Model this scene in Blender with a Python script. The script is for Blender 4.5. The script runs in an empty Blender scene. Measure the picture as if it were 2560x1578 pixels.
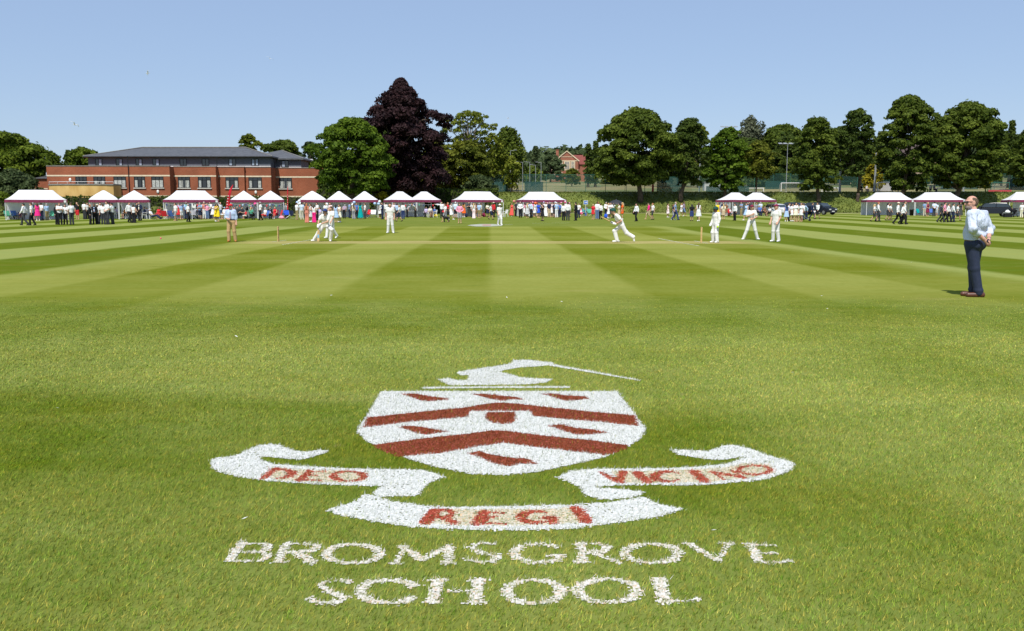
import bpy, math, random
import numpy as np
from mathutils import Vector, Matrix, geometry
R = math.radians
random.seed(7)
rng = np.random.default_rng(11)
SC = bpy.context.scene
COL = SC.collection

# ------------------------------------------------------------------ camera
FPX, CX, CY, HORIZON, EYE = 2200.0, 1280.0, 789.0, 518.0, 1.644
PITCH = math.atan((CY - HORIZON) / FPX)
cam = bpy.data.objects.new('camera', bpy.data.cameras.new('camera'))
COL.objects.link(cam)
cam.location = (0, 0, EYE)
cam.rotation_euler = (math.pi / 2 - PITCH, 0, 0)
cam.data.sensor_width = 36
cam.data.lens = 36 * FPX / 2560
cam.data.clip_start = .1
cam.data.clip_end = 5000
SC.camera = cam

# ------------------------------------------------------------------ sky and sun
SUN_EL, SUN_AZ = R(57), math.atan2(-.20, -1.0)
sdir = Vector((math.cos(SUN_EL) * -.196, math.cos(SUN_EL) * -.981, math.sin(SUN_EL)))
w = bpy.data.worlds.new('World'); SC.world = w; w.use_nodes = True
nt = w.node_tree
sky = nt.nodes.new('ShaderNodeTexSky'); sky.sky_type = 'NISHITA'; sky.sun_disc = False
sky.sun_elevation = SUN_EL
sky.sun_rotation = math.atan2(sdir.x, sdir.y)
sky.altitude = 80; sky.air_density = 1.0; sky.dust_density = .5; sky.ozone_density = 2.5
bg = nt.nodes['Background']; bg.inputs['Strength'].default_value = .12
hz = nt.nodes.new('ShaderNodeMix'); hz.data_type = 'RGBA'; hz.inputs[0].default_value = .62      # milky summer haze in the sky
hz.inputs[7].default_value = (2.66, 3.55, 5.35, 1)
nt.links.new(sky.outputs[0], hz.inputs[6]); nt.links.new(hz.outputs[2], bg.inputs[0])
sun = bpy.data.lights.new('sun', 'SUN'); sun.energy = 4.3; sun.angle = R(.5); sun.color = (1, .955, .88)
so = bpy.data.objects.new('sun', sun); COL.objects.link(so)
so.rotation_euler = sdir.to_track_quat('Z', 'Y').to_euler()
SC.view_settings.view_transform = 'Standard'; SC.view_settings.look = 'None'
SC.view_settings.exposure = .22; SC.view_settings.gamma = 1
SC.cycles.max_bounces = 6; SC.cycles.transparent_max_bounces = 16
SC.cycles.sample_clamp_indirect = 6

# ------------------------------------------------------------------ terrain and photo geometry
def sstep(x, a, b):
    t = np.clip((np.asarray(x, float) - a) / (b - a), 0, 1)
    return t * t * (3 - 2 * t)
BANK0, BANK1 = 140.0, 148.5
def field_z(y):
    y = np.asarray(y, float)
    t = np.clip((y - 36) / 12, 0, 1)
    return np.where(y < 48, .0075 * 12 * t * t / 2, .0075 * (y - 42))
def ground_z(x, y):
    y = np.asarray(y, float)
    b = sstep(x, -15, -4)
    rise = 3.32 * sstep(y, BANK0, BANK1) + .043 * np.maximum(0, y - BANK1)
    return field_z(np.minimum(y, 140)) + np.maximum(0, y - 140) * .0075 * (1 - b) + rise * b
ca, sa = math.cos(PITCH), math.sin(PITCH)
def ray(px, py):
    u, v = px - CX, CY - py
    return u, v * sa + FPX * ca, v * ca - FPX * sa
def G(px, py):
    """world point where the field meets the line of sight of a photo pixel"""
    dx, dy, dz = ray(px, py)
    y = 10.0 if dz >= 0 else -EYE / dz * dy
    for _ in range(60):
        z = float(field_z(min(y, 139)))
        yn = (z - EYE) / dz * dy if dz < -1e-6 else y
        y = .5 * y + .5 * min(max(yn, 1), 139)
    return Vector((dx / dy * y, y, float(field_z(y))))
def at(px, py, Y):
    dx, dy, dz = ray(px, py)
    return Vector((dx / dy * Y, Y, EYE + dz / dy * Y))
def pxm(Y):
    return FPX / (Y * ca)

# ------------------------------------------------------------------ objects
def tag(o, label=None, cat=None, group=None, kind=None):
    if label: o['label'] = label
    if cat: o['category'] = cat
    if group: o['group'] = group
    if kind: o['kind'] = kind
    return o
def empty(name, loc=(0, 0, 0), rz=0, label=None, cat=None, group=None, sc=1):
    o = bpy.data.objects.new(name, None); COL.objects.link(o)
    o.location = loc; o.rotation_euler = (0, 0, rz); o.scale = (sc, sc, sc)
    o.empty_display_size = .2
    return tag(o, label, cat, group)
def link(name, me, m=None, parent=None):
    o = bpy.data.objects.new(name, me); COL.objects.link(o)
    if m is not None:
        if not me.materials: me.materials.append(m)
        if me.materials[0] is not m:
            o.material_slots[0].link = 'OBJECT'; o.material_slots[0].material = m
    if parent: o.parent = parent
    return o
def mesh_np(name, V, F, smooth=False):
    """V (n,3); F (m,k) all faces with k corners"""
    me = bpy.data.meshes.new(name)
    V = np.asarray(V, np.float32); F = np.asarray(F, np.int32)
    k = F.shape[1]
    me.vertices.add(len(V)); me.vertices.foreach_set('co', V.ravel())
    me.loops.add(F.size); me.loops.foreach_set('vertex_index', F.ravel())
    me.polygons.add(len(F)); me.polygons.foreach_set('loop_start', np.arange(0, F.size, k, dtype=np.int32))
    me.polygons.foreach_set('loop_total', np.full(len(F), k, np.int32))
    if smooth: me.polygons.foreach_set('use_smooth', np.ones(len(F), bool))
    me.update(calc_edges=True)
    return me
def face_attr(me, name, vals):
    a = me.attributes.new(name, 'FLOAT', 'FACE'); a.data.foreach_set('value', np.asarray(vals, np.float32))
def copy_tree(o, parent=None):
    c = o.copy(); COL.objects.link(c); c.parent = parent
    for ch in list(o.children): copy_tree(ch, c)
    return c

class MB:
    """collects boxes, bars, tubes and polygons into one mesh"""
    def __init__(s): s.v = []; s.f = []
    def add(s, v, f):
        n = len(s.v); s.v += [tuple(p) for p in v]; s.f += [tuple(i + n for i in q) for q in f]; return s
    def box(s, x0, x1, y0, y1, z0, z1, M=None):
        v = [Vector((x, y, z)) for z in (z0, z1) for y in (y0, y1) for x in (x0, x1)]
        if M: v = [M @ p for p in v]
        return s.add(v, [(0, 2, 3, 1), (4, 5, 7, 6), (0, 1, 5, 4), (2, 6, 7, 3), (0, 4, 6, 2), (1, 3, 7, 5)])
    def tube(s, pts, rad, n=6, cap=True):
        pts = [Vector(p) for p in pts]; m = len(pts)
        if not hasattr(rad, '__len__'): rad = [rad] * m
        base = len(s.v); ref = None
        for i, p in enumerate(pts):
            d = (pts[min(i + 1, m - 1)] - pts[max(i - 1, 0)]).normalized()
            if ref is None: ref = d.orthogonal().normalized()
            a = (ref - d * ref.dot(d)).normalized(); ref = a; b = d.cross(a)
            for k in range(n):
                t = 2 * math.pi * k / n
                s.v.append(tuple(p + (a * math.cos(t) + b * math.sin(t)) * rad[i]))
        for i in range(m - 1):
            for k in range(n):
                q = (k + 1) % n
                s.f.append((base + i * n + k, base + i * n + q, base + (i + 1) * n + q, base + (i + 1) * n + k))
        if cap:
            s.f.append(tuple(base + k for k in reversed(range(n)))); s.f.append(tuple(base + (m - 1) * n + k for k in range(n)))
        return s
    def prism(s, poly, y0, y1):
        """polygon in x,z extruded along y"""
        n = len(poly)
        v = [(x, y0, z) for x, z in poly] + [(x, y1, z) for x, z in poly]
        f = [tuple(range(n)), tuple(range(2 * n - 1, n - 1, -1))]
        f += [(i, i + n, (i + 1) % n + n, (i + 1) % n) for i in range(n)]
        return s.add(v, f)
    def lathe(s, prof, c=(0, 0, 0), n=12, sx=1, sy=1):
        base = len(s.v)
        for r, z in prof:
            for k in range(n):
                t = 2 * math.pi * k / n
                s.v.append((c[0] + r * sx * math.cos(t), c[1] + r * sy * math.sin(t), c[2] + z))
        for i in range(len(prof) - 1):
            for k in range(n):
                q = (k + 1) % n
                s.f.append((base + i * n + k, base + i * n + q, base + (i + 1) * n + q, base + (i + 1) * n + k))
        return s
    def build(s, name, m, parent=None, smooth=False):
        me = bpy.data.meshes.new(name); me.from_pydata(s.v, [], s.f)
        if smooth:
            for p in me.polygons: p.use_smooth = True
        return link(name, me, m, parent)

# ------------------------------------------------------------------ node maths
class Q:
    """a socket with arithmetic"""
    def __init__(s, t, k): s.t = t; s.k = k
    def op(s, o, b=None, c=None):
        n = s.t.nodes.new('ShaderNodeMath'); n.operation = o
        for i, x in enumerate((s, b, c)):
            if x is None: continue
            if isinstance(x, Q): s.t.links.new(x.k, n.inputs[i])
            else: n.inputs[i].default_value = x
        return Q(s.t, n.outputs[0])
    def __add__(s, b): return s.op('ADD', b)
    def __sub__(s, b): return s.op('SUBTRACT', b)
    def __mul__(s, b): return s.op('MULTIPLY', b)
    def __truediv__(s, b): return s.op('DIVIDE', b)
    __radd__ = __add__; __rmul__ = __mul__
    def __rsub__(s, b): return s * -1 + b
    def inv(s): return s * -1 + 1
    def sm(s, a, b):
        n = s.t.nodes.new('ShaderNodeMapRange'); n.interpolation_type = 'SMOOTHSTEP'
        s.t.links.new(s.k, n.inputs[0]); n.inputs[1].default_value = a; n.inputs[2].default_value = b
        return Q(s.t, n.outputs[0])
    def tri(s): return s.op('PINGPONG', 1.0)
    def mix(s, a, b):
        """colour mix by this factor"""
        n = s.t.nodes.new('ShaderNodeMix'); n.data_type = 'RGBA'; s.t.links.new(s.k, n.inputs[0])
        for i, x in ((6, a), (7, b)):
            if isinstance(x, Q): s.t.links.new(x.k, n.inputs[i])
            else: n.inputs[i].default_value = (*x, 1)
        return Q(s.t, n.outputs[2])
def new_mat(name):
    m = bpy.data.materials.new(name); m.use_nodes = True
    return m, m.node_tree, m.node_tree.nodes['Principled BSDF']
def pos(t):
    g = t.nodes.new('ShaderNodeNewGeometry'); s = t.nodes.new('ShaderNodeSeparateXYZ'); t.links.new(g.outputs['Position'], s.inputs[0])
    return [Q(t, s.outputs[i]) for i in range(3)], g.outputs['Position']
def noise(t, scale, detail=3, vec=None, stretch=None, obj=False):
    n = t.nodes.new('ShaderNodeTexNoise'); n.inputs['Scale'].default_value = scale; n.inputs['Detail'].default_value = detail
    if vec is None:
        vec = t.nodes.new('ShaderNodeTexCoord').outputs['Object'] if obj else t.nodes.new('ShaderNodeNewGeometry').outputs['Position']
    if stretch:
        mp = t.nodes.new('ShaderNodeMapping'); mp.inputs['Scale'].default_value = stretch
        t.links.new(vec, mp.inputs[0]); vec = mp.outputs[0]
    t.links.new(vec, n.inputs['Vector'])
    return Q(t, n.outputs['Fac'])
def attr(t, name):
    a = t.nodes.new('ShaderNodeAttribute'); a.attribute_name = name; return Q(t, a.outputs['Fac'])
def bump(t, bsdf, h, strength, dist):
    b = t.nodes.new('ShaderNodeBump'); b.inputs['Strength'].default_value = strength; b.inputs['Distance'].default_value = dist
    t.links.new(h.k, b.inputs['Height']); t.links.new(b.outputs[0], bsdf.inputs['Normal'])
MATS = {}
def mat(name, col, rough=.75, var=.12, scale=8, spec=.3, metal=0):
    """plain surface: base colour with a soft mottling of its own"""
    if name in MATS: return MATS[name]
    m, t, b = new_mat(name)
    n = noise(t, scale, 4, obj=True).sm(.3, .7)
    c = n.mix([x * (1 - var) for x in col], [min(1, x * (1 + var)) for x in col])
    t.links.new(c.k, b.inputs['Base Color']); b.inputs['Roughness'].default_value = rough
    b.inputs['Specular IOR Level'].default_value = spec; b.inputs['Metallic'].default_value = metal
    MATS[name] = m
    return m
def lin(r, g, b):
    f = lambda c: (c / 255 / 12.92) if c <= 10 else ((c / 255 + .055) / 1.055) ** 2.4
    return (f(r), f(g), f(b))
# ------------------------------------------------------------------ lawn
GL, GD = (.230, .264, .076), (.092, .131, .0105)       # mown towards / away from the eye
def lawn_colour(t):
    (x, y, z), p = pos(t)
    wob = noise(t, .10, 2, p)
    # outfield stripes run down the field, about 3.9 m wide
    u = (x / ((y - 30) * -.0012 + 1) + (wob - .5) * .8).op('ABSOLUTE')
    s_out = ((u + 1.25) / 3.85).tri().sm(.41, .59)
    # cross-cut strips of the square
    us = x + y * .025
    s_sq = (us / 3.0 + 20.5).tri().sm(.44, .56)
    cross = ((y - 33.0) / 4.6 + 8).tri().sm(.35, .65)
    fade = y.sm(13, 26) * .5 + .5
    sq = ((s_sq - .5) * .50 + (cross - .5) * .26) * fade + .49
    edge = (us.op('ABSOLUTE') + (wob - .5) * 5).sm(10.8, 13.6)
    far = y.sm(64, 70)
    near = (y * -1 + 15.4 + (noise(t, .35, 3, p) - .5) * 3.2).sm(-1.3, 1.3)
    f = edge * s_out + edge.inv() * sq
    mid = far * (us.op('ABSOLUTE') * -1 + 26).sm(0, 6)      # behind the square: plain
    f = f * mid.inv() + mid * .36
    # near margin: laps mown across the field
    n1 = noise(t, .22, 2, p, (.6, 1, 1))
    yb = y + x * .05 + (n1 - .5) * 3.0
    lap = yb.sm(6.9, 7.7) - yb.sm(10.0, 12.6) * .75
    lap2 = (yb * -1 + 5.2).sm(0, 1.2) * .40
    rgt = x.sm(1.2, 3.2) * yb.sm(4.2, 5.2) * (yb * -1 + 8).sm(0, 1)
    fn = lap * .42 + lap2 * .8 + rgt * .42 + .20
    f = near * fn + near.inv() * f
    blot = noise(t, .55, 4, p, (1, .7, 1))
    f = f + (blot - .5) * (near * .55 + .5)
    fine = noise(t, 9, 5, p, (1, .45, 1))
    f = (f + (fine - .5) * .45).op('MINIMUM', 1.15).op('MAXIMUM', 0.0)
    mott = noise(t, 2.6, 5, p, (.45, 1, 1))
    f = (f + (mott - .5) * .42).op('MINIMUM', 1.15).op('MAXIMUM', 0.0)
    c = f.mix(GD, GL)
    hue = noise(t, 1.15, 5, p, (.4, 1, 1)).sm(.38, .72)
    c = (hue * .30).mix(c, f.mix((.130, .125, .010), (.270, .262, .062)))
    # the square is closer cut and yellower, the pitch is nearly bare
    sqm = edge.inv() * near.inv() * far.inv()
    c = (sqm * .55).mix(c, f.mix((.135, .155, .010), (.245, .250, .048)))
    pit = (y - 41.3).op('ABSOLUTE') * -1 + 1.55 + (noise(t, .8, 3, p) - .5) * 1.2
    pit = pit.sm(-.2, .4) * ((x + .8).op('ABSOLUTE') * -1 + 12.6).sm(0, 1.5)
    c = (pit * .88).mix(c, noise(t, .5, 3, p).mix((.23, .21, .060), (.42, .36, .155)))
    dry = noise(t, .9, 5, p, (.35, 1, 1)).sm(.60, .78)
    c = (dry * .40).mix(c, (.27, .245, .09))
    lush = noise(t, 1.7, 4, p, (.5, 1, 1)).sm(.62, .80)
    c = (lush * .35).mix(c, (.070, .125, .014))
    return c, fine
m_lawn, t, b = new_mat('mown_lawn')
c, fine = lawn_colour(t)
t.links.new(c.k, b.inputs['Base Color']); b.inputs['Roughness'].default_value = .95; b.inputs['Specular IOR Level'].default_value = 0
bump(t, b, noise(t, 55, 3), .35, .012)

def grid_obj(name, xs, ys, m, zoff=0, kind='structure'):
    X, Y = np.meshgrid(xs, ys); Z = ground_z(X, Y) + zoff
    V = np.stack([X, Y, Z], -1).reshape(-1, 3); nx = len(xs)
    i = np.arange((len(ys) - 1) * (nx - 1)); r = i // (nx - 1) * nx + i % (nx - 1)
    F = np.stack([r, r + 1, r + nx + 1, r + nx], 1)
    return tag(link(name, mesh_np(name, V, F, True), m), kind=kind)
xs_all = np.concatenate([[-1600, -900, -500, -300, -200, -150], np.arange(-120, -16, 8), np.arange(-16, 0, .8), np.arange(0, 121, 8), [150, 200, 300, 500, 900, 1600]])
ys_l = np.concatenate([[-60, -20], np.arange(-4, 36, 4), np.arange(36, 50, 1), np.arange(50, 139, 8), [139.9]])
grid_obj('lawn', xs_all, ys_l, m_lawn)

m_bank, t, b = new_mat('rough_grass_bank')
(x, y, z), p = pos(t)
n = noise(t, .35, 5, p).sm(.3, .7); n2 = noise(t, 2.2, 5, p, (1, 1, .5)).sm(.25, .75)
c = (n * .6 + n2 * .4).mix((.060, .095, .010), (.175, .205, .032))
c = (noise(t, .16, 4, p).sm(.58, .75) * .7).mix(c, (.22, .20, .06))
t.links.new(c.k, b.inputs['Base Color']); b.inputs['Roughness'].default_value = .9
bump(t, b, noise(t, 3.5, 6, p), .9, .35)
ys_b = np.concatenate([[139.9], np.arange(140.2, 149.6, .4)])
grid_obj('bank', xs_all, ys_b, m_bank)
m_plat, t, b = new_mat('dry_upper_field')
(x, y, z), p = pos(t)
n = noise(t, .06, 4, p).sm(.35, .65)
c = n.mix((.10, .13, .03), (.26, .21, .09))
t.links.new(c.k, b.inputs['Base Color']); b.inputs['Roughness'].default_value = .9
ys_p = np.concatenate([[149.4], np.arange(152, 300, 8), [330, 400, 520, 700, 1000, 1600, 2600]])
grid_obj('ground', xs_all, ys_p, m_plat)
# trodden path at the foot of the bank
m_path = mat('pale_path', (.46, .38, .28), .9, .2, .6)
def strip(name, pts, half, m, zoff=.006, kind='structure'):
    V = []
    for (x, y) in pts: V += [(x, y - half, float(ground_z(x, y - half)) + zoff), (x, y + half, float(ground_z(x, y + half)) + zoff)]
    F = [(2 * i, 2 * i + 2, 2 * i + 3, 2 * i + 1) for i in range(len(pts) - 1)]
    return tag(link(name, mesh_np(name, V, F), m), kind=kind)
pp = [(x, 137.6 - 17 * float(sstep(-x, 8, 50)) + .5 * math.sin(x * .21)) for x in np.arange(-110, 121, 4)]
strip('path', pp, .9, m_path)
# clay strip along the top of the bank
strip('track', [(x, 150.3) for x in np.arange(0, 121, 5)], .8, mat('clay_track', (.30, .19, .12), .9, .2, .5))

# ------------------------------------------------------------------ painted markings on the turf
def chalk_line(name, a, b, w, label, col=(.52, .53, .42)):
    A, B = G(*a), G(*b); d = (B - A).normalized(); n = Vector((-d.y, d.x, 0)) * w / 2
    V = []; k = 14
    for i in range(k + 1):
        q = A.lerp(B, i / k); wv = n * (.75 + .5 * random.random())
        for s in (-1, 1):
            e = q + wv * s; V.append((e.x, e.y, float(field_z(e.y)) + .006))
    F = [(2 * i, 2 * i + 2, 2 * i + 3, 2 * i + 1) for i in range(k)]
    return tag(link(name, mesh_np(name, V, F), mat('chalk_' + name, col, .9, .2, 3)), label, 'pitch marking')
chalk_line('popping_crease', (704.7, 612.3), (782, 599), .06, 'white crease line on the pitch ending at the kneeling batter')
chalk_line('popping_crease', (1646, 596.5), (1747.5, 615.3), .06, 'long white crease line between the running batter and the wicket')
chalk_line('bowling_crease', (680, 605.2), (716, 600.6), .06, 'short white line through the wicket beside the umpire')
chalk_line('bowling_crease', (1736, 603), (1770, 608.7), .06, 'short white line through the wicket beside the keeper')
chalk_line('boundary_line', (1176, 562), (1282, 562), .16, 'white line on the turf passing the far white painted emblem', (.6, .62, .5))
chalk_line('boundary_line', (1330, 558.5), (1424, 557.5), .10, 'faint white boundary line before the crowd with pink hats', (.40, .43, .26))
# ------------------------------------------------------------------ the crest and the name painted on the grass
def Gp(pts, ox=0, oy=0, k=1):
    return np.array([tuple(G(ox + x * k, oy + y * k))[:2] for x, y in pts])
def inside(P, poly):
    x, y = P[:, 0], P[:, 1]; r = np.zeros(len(P), bool); n = len(poly)
    for i in range(n):
        x0, y0 = poly[i - 1]; x1, y1 = poly[i]
        if y0 == y1: continue
        r ^= ((y0 > y) != (y1 > y)) & (x < (x1 - x0) * (y - y0) / (y1 - y0) + x0)
    return r
def near_line(P, line, w):
    r = np.zeros(len(P), bool); w = np.broadcast_to(w, len(line))
    for i in range(len(line) - 1):
        a, b = line[i], line[i + 1]; d = b - a; L = max((d * d).sum(), 1e-12)
        t = np.clip(((P - a) @ d) / L, 0, 1)
        q = P - a - t[:, None] * d
        r |= (q * q).sum(1) < ((w[i] + (w[i + 1] - w[i]) * t) / 2) ** 2
    return r
REG = []       # (part, paint, test)
def poly(part, paint, pts, o, k): 
    W = Gp(pts, o[0], o[1], k); REG.append((part, paint, lambda P, W=W: inside(P, W), W.min(0), W.max(0)))
def line(part, paint, pts, o, k, w):
    W = Gp(pts, o[0], o[1], k); REG.append((part, paint, lambda P, W=W, w=w: near_line(P, W, np.array(w)), W.min(0) - .1, W.max(0) + .1))
def arc(cx, cy, rx, ry, a0, a1, n=26):
    return [(cx + rx * math.cos(R(a)), cy + ry * math.sin(R(a))) for a in np.linspace(a0, a1, n)]
O1, K1 = (880, 880), 780 / 2453
poly('shield', 'w', [(230,312),(2080,312),(2150,400),(2235,505),(2310,610),(2270,680),(2180,745),(1990,830),(1700,895),(1440,950),(1190,972),(920,960),(650,905),(420,835),(250,775),(110,700),(40,625),(70,570),(125,490),(180,400)], O1, K1)
poly('chevron', 'r', [(115,520),(500,478),(900,438),(1090,405),(1190,402),(1300,410),(1500,432),(1850,470),(2225,503),(2255,588),(1990,558),(1700,535),(1425,508),(1400,468),(925,468),(915,515),(650,538),(400,560),(85,600)], O1, K1)
poly('arch', 'r', [(1060,478),(1280,475),(1290,530),(1260,565),(1180,572),(1100,560),(1040,520)], O1, K1)
poly('chevron', 'r', [(160,735),(500,690),(900,648),(1100,620),(1200,622),(1500,660),(1900,700),(2180,738),(2140,775),(2000,815),(1650,775),(1400,745),(1190,720),(1000,745),(700,800),(370,828),(250,785)], O1, K1)
for lz in ([(380,332),(500,332),(620,352),(765,372),(740,382),(580,394),(520,380),(450,355)], [(940,335),(1040,332),(1150,345),(1280,355),(1360,380),(1250,378),(1190,390),(1090,375),(1000,350)],
           [(1470,333),(1570,330),(1680,345),(1830,352),(1870,372),(1790,382),(1690,390),(1600,370),(1540,345)], [(360,597),(440,583),(540,590),(640,610),(770,632),(690,640),(590,655),(500,640),(430,615)],
           [(1535,585),(1640,572),(1760,600),(1900,612),(2025,640),(1900,652),(1760,655),(1660,625),(1600,600)], [(900,800),(1000,782),(1090,810),(1240,835),(1380,842),(1465,885),(1330,885),(1220,905),(1120,885),(1020,840)]):
    poly('lozenge', 'r', lz, O1, K1)
poly('crest_figure', 'w', [(820,165),(920,145),(1090,122),(1250,95),(1265,70),(1390,65),(1580,90),(1540,108),(1500,112),(1300,125),(1180,148),(1160,160),(1240,180),(1330,205),(1440,213),(1575,215),(1530,240),(1460,250),(1350,258),(1000,262),(770,265),(700,230),(665,220),(760,212),(840,228),(910,225),(920,185),(860,185)], O1, K1)
line('crest_figure', 'w', [(1540,100),(2250,224)], O1, K1, [.075, .03])
line('torse', 'w', [(575,285),(1100,280),(1685,279)], O1, K1, .062)
O2, K2, O3 = (500, 1080), 760 / 2453, (1260, 1080)
dx = 760 / K2
poly('ribbon', 'w', [(80,240),(120,215),(290,195),(400,140),(480,112),(560,100),(640,110),(740,150),(840,165),(960,148),(1045,155),(960,190),(820,228),(700,220),(560,205),(470,200),(500,235),(600,265),(900,285),(1200,300),(1500,305),(1800,310),(1985,362),(1900,395),(1830,430),(1770,500),(1720,525),(1600,520),(1450,530),(1390,500),(1450,450),(1500,440),(1340,440),(1100,430),(850,420),(550,400),(300,365),(160,325),(95,285)], O2, K2)
poly('ribbon', 'w', [(1010,635),(1240,570),(1330,505),(1400,520),(1560,565),(1800,600),(2100,612),(dx,604),(dx+560,592),(dx+860,570),(dx+1000,550),(dx+1100,525),(dx+1150,540),(dx+1250,590),(dx+1455,625),(dx+1250,690),(dx+850,745),(dx+560,785),(dx+200,798),(dx,800),(2000,790),(1700,770),(1400,725),(1150,680)], O2, K2)
poly('ribbon', 'w', [(425,372),(540,320),(750,300),(1100,300),(1500,290),(1800,262),(1960,200),(1930,200),(1800,225),(1700,228),(1550,210),(1400,185),(1345,145),(1500,150),(1650,160),(1760,115),(1850,110),(1990,140),(2120,190),(2250,225),(2330,250),(2350,280),(2280,330),(2100,390),(1700,425),(1500,435),(1100,430),(800,440),(730,450),(900,460),(1080,480),(1140,490),(1050,530),(850,550),(760,545),(650,510),(600,440),(520,405)], O3, K2)
# straw coloured turf bleached round the motto
poly('bleached_patch', 'b', [(640,292),(900,312),(1180,315),(1350,330),(1345,395),(1180,415),(900,408),(620,392),(560,375)], O2, K2)
poly('bleached_patch', 'b', [(1860,622),(2200,632),(dx,628),(dx+420,625),(dx+560,608),(dx+680,690),(dx+690,730),(dx+420,752),(dx,762),(2100,760),(1830,742)], O2, K2)
poly('bleached_patch', 'b', [(860,318),(1150,318),(1500,308),(1800,288),(1950,255),(2150,270),(2190,330),(2000,372),(1650,408),(1150,418),(960,412)], O3, K2)
# motto letters
T, t_ = .054, .025
def word(part, o, k, strokes):
    for i, st in enumerate(strokes):
        for pts, w in st: line(part + str(i), 'r', pts, o, k, w)
word('motto_letter_a', O2, K2, [
    [([(605,302),(515,378)], T), (arc(610,340,130,38,-85,85), [t_ + .035 * math.sin(i / 25 * math.pi) for i in range(26)])],
    [([(885,322),(805,395)], T), ([(880,322),(1005,328)], t_), ([(850,355),(945,357)], t_), ([(800,392),(975,396)], t_)],
    [(arc(1200,362,122,40,0,360,40), [t_ + .03 * abs(math.cos(i / 39 * 2 * math.pi)) for i in range(40)])],
    [([(1895,640),(1825,735)], T + .02), (arc(1930,662,105,28,-95,95), t_ + .015), ([(1950,690),(2050,740)], T)],
    [([(2295,655),(2245,742)], T + .02), ([(2290,653),(2450,660)], t_), ([(2270,697),(2395,690)], t_), ([(2240,743),(2455,744)], t_)]])
word('motto_letter_b', O3, K2, [
    [(arc(265,692,125,46,-50,-320,30), [t_ + .04 * abs(math.sin(i / 29 * math.pi)) for i in range(30)]), ([(330,700),(400,697),(395,738)], .05)],
    [([(580,622),(660,722)], T + .02)],
    [([(775,330),(930,405)], [t_, T + .02]), ([(930,405),(962,326)], T)],
    [([(1075,336),(1155,405)], T + .02)],
    [(arc(1320,365,105,40,-40,-320,30), [t_ + .04 * abs(math.sin(i / 29 * math.pi)) for i in range(30)])],
    [([(1535,326),(1615,402)], T + .02)],
    [([(1700,330),(1770,390)], t_), ([(1690,330),(1925,372)], T), ([(1840,316),(1925,372)], t_)],
    [(arc(2022,312,128,36,0,360,40), t_ + .012)]])
# the two lines of the name
O4, O5, K4 = (540, 1330), (1260, 1330), 730 / 2453
T, t_ = .042, .0185
def ring(cx, cy, rx, ry, a0=0, a1=360):
    return (arc(cx, cy, rx, ry, a0, a1, 40), [t_ + .006 + .024 * abs(math.cos(R(a))) for a in np.linspace(a0, a1, 40)])
NAME = [
 (O4, [([(215,98),(110,245)], T), ([(190,100),(420,105)], t_), ([(235,173),(380,172)], t_ + .006), ([(405,105),(438,125),(420,155),(375,170)], [t_, T, T, t_]), ([(375,174),(425,200),(415,228),(370,246)], [t_, T, T, t_]), ([(90,248),(385,247)], t_)]),
 (O4, [([(600,100),(520,252)], T), ([(600,103),(790,103),(850,125),(820,160),(560,182)], [t_,t_,T,T,t_]), ([(680,180),(810,265)], T), ([(480,258),(590,258)], t_)]),
 (O4, [ring(1150,188,222,78)]),
 (O4, [([(1570,125),(1520,262)], T - .02), ([(1560,128),(1735,240)], T), ([(1735,240),(1940,130)], t_ + .02), ([(1960,125),(1950,265)], T), ([(1470,268),(1570,266)], t_), ([(1890,268),(1995,266)], t_)]),
 (O4, [([(2350,108),(2230,98),(2130,130),(2210,175),(2370,205),(2330,250),(2220,262),(2090,232)], [t_,t_,T-.012,T-.01,T-.01,t_+.02,t_,t_])]),
 (O5, [ring(290,185,205,78,-45,-320), ([(370,205),(480,205),(440,245)], [t_, T, t_])]),
 (O5, [([(650,100),(655,252)], T), ([(610,103),(790,103),(870,130),(840,165),(655,182)], [t_,t_,T,T,t_]), ([(730,178),(960,258)], T - .012), ([(600,258),(710,258)], t_)]),
 (O5, [ring(1240,185,225,78)]),
 (O5, [([(1550,105),(1790,245)], T - .01), ([(1790,245),(1900,105)], T - .02), ([(1510,103),(1600,103)], t_), ([(1800,103),(1925,103)], t_)]),
 (O5, [([(2060,110),(2150,255)], T), ([(2030,108),(2270,120)], t_), ([(2130,182),(2290,182)], t_), ([(2110,258),(2310,262),(2400,245)], [t_, t_, t_ + .010])]),
 (O4, [([(1120,425),(1060,408),(950,410),(870,450),(960,510),(1090,555),(1020,595),(880,605),(770,565)], [T-.012,t_,t_,T-.02,T-.01,T-.01,t_+.02,t_,T-.012])]),
 (O4, [ring(1450,507,235,98,-30,-325), ([(1610,420),(1690,450)], T - .01)]),
 (O4, [([(1860,412),(1820,590)], T + .01), ([(2200,412),(2190,590)], T + .01), ([(1880,500),(2140,500)], t_), ([(1790,410),(1930,410)], t_), ([(1760,600),(1880,600)], t_), ([(2120,410),(2280,408)], t_), ([(2080,598),(2285,598)], t_)]),
 (O5, [ring(250,507,228,98)]),
 (O5, [ring(870,500,252,98)]),
 (O5, [([(1300,405),(1345,590)], T + .015), ([(1230,403),(1360,403)], t_), ([(1300,592),(1560,583),(1640,565)], [t_, t_, T - .02])]),
]
for i, (o, st) in enumerate(NAME):
    for pts, wd in st: line('name_letter' + str(i), 'n', pts, o, K4, np.array(wd))

def classify(P):
    """index of the last region painted over each point, -1 for bare grass"""
    c = np.full(len(P), -1)
    for i, (part, paint, f, lo, hi) in enumerate(REG):
        s = np.nonzero(((P >= lo) & (P <= hi)).all(1))[0]
        if len(s): h = f(P[s]); c[s[h]] = i
    return c

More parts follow.
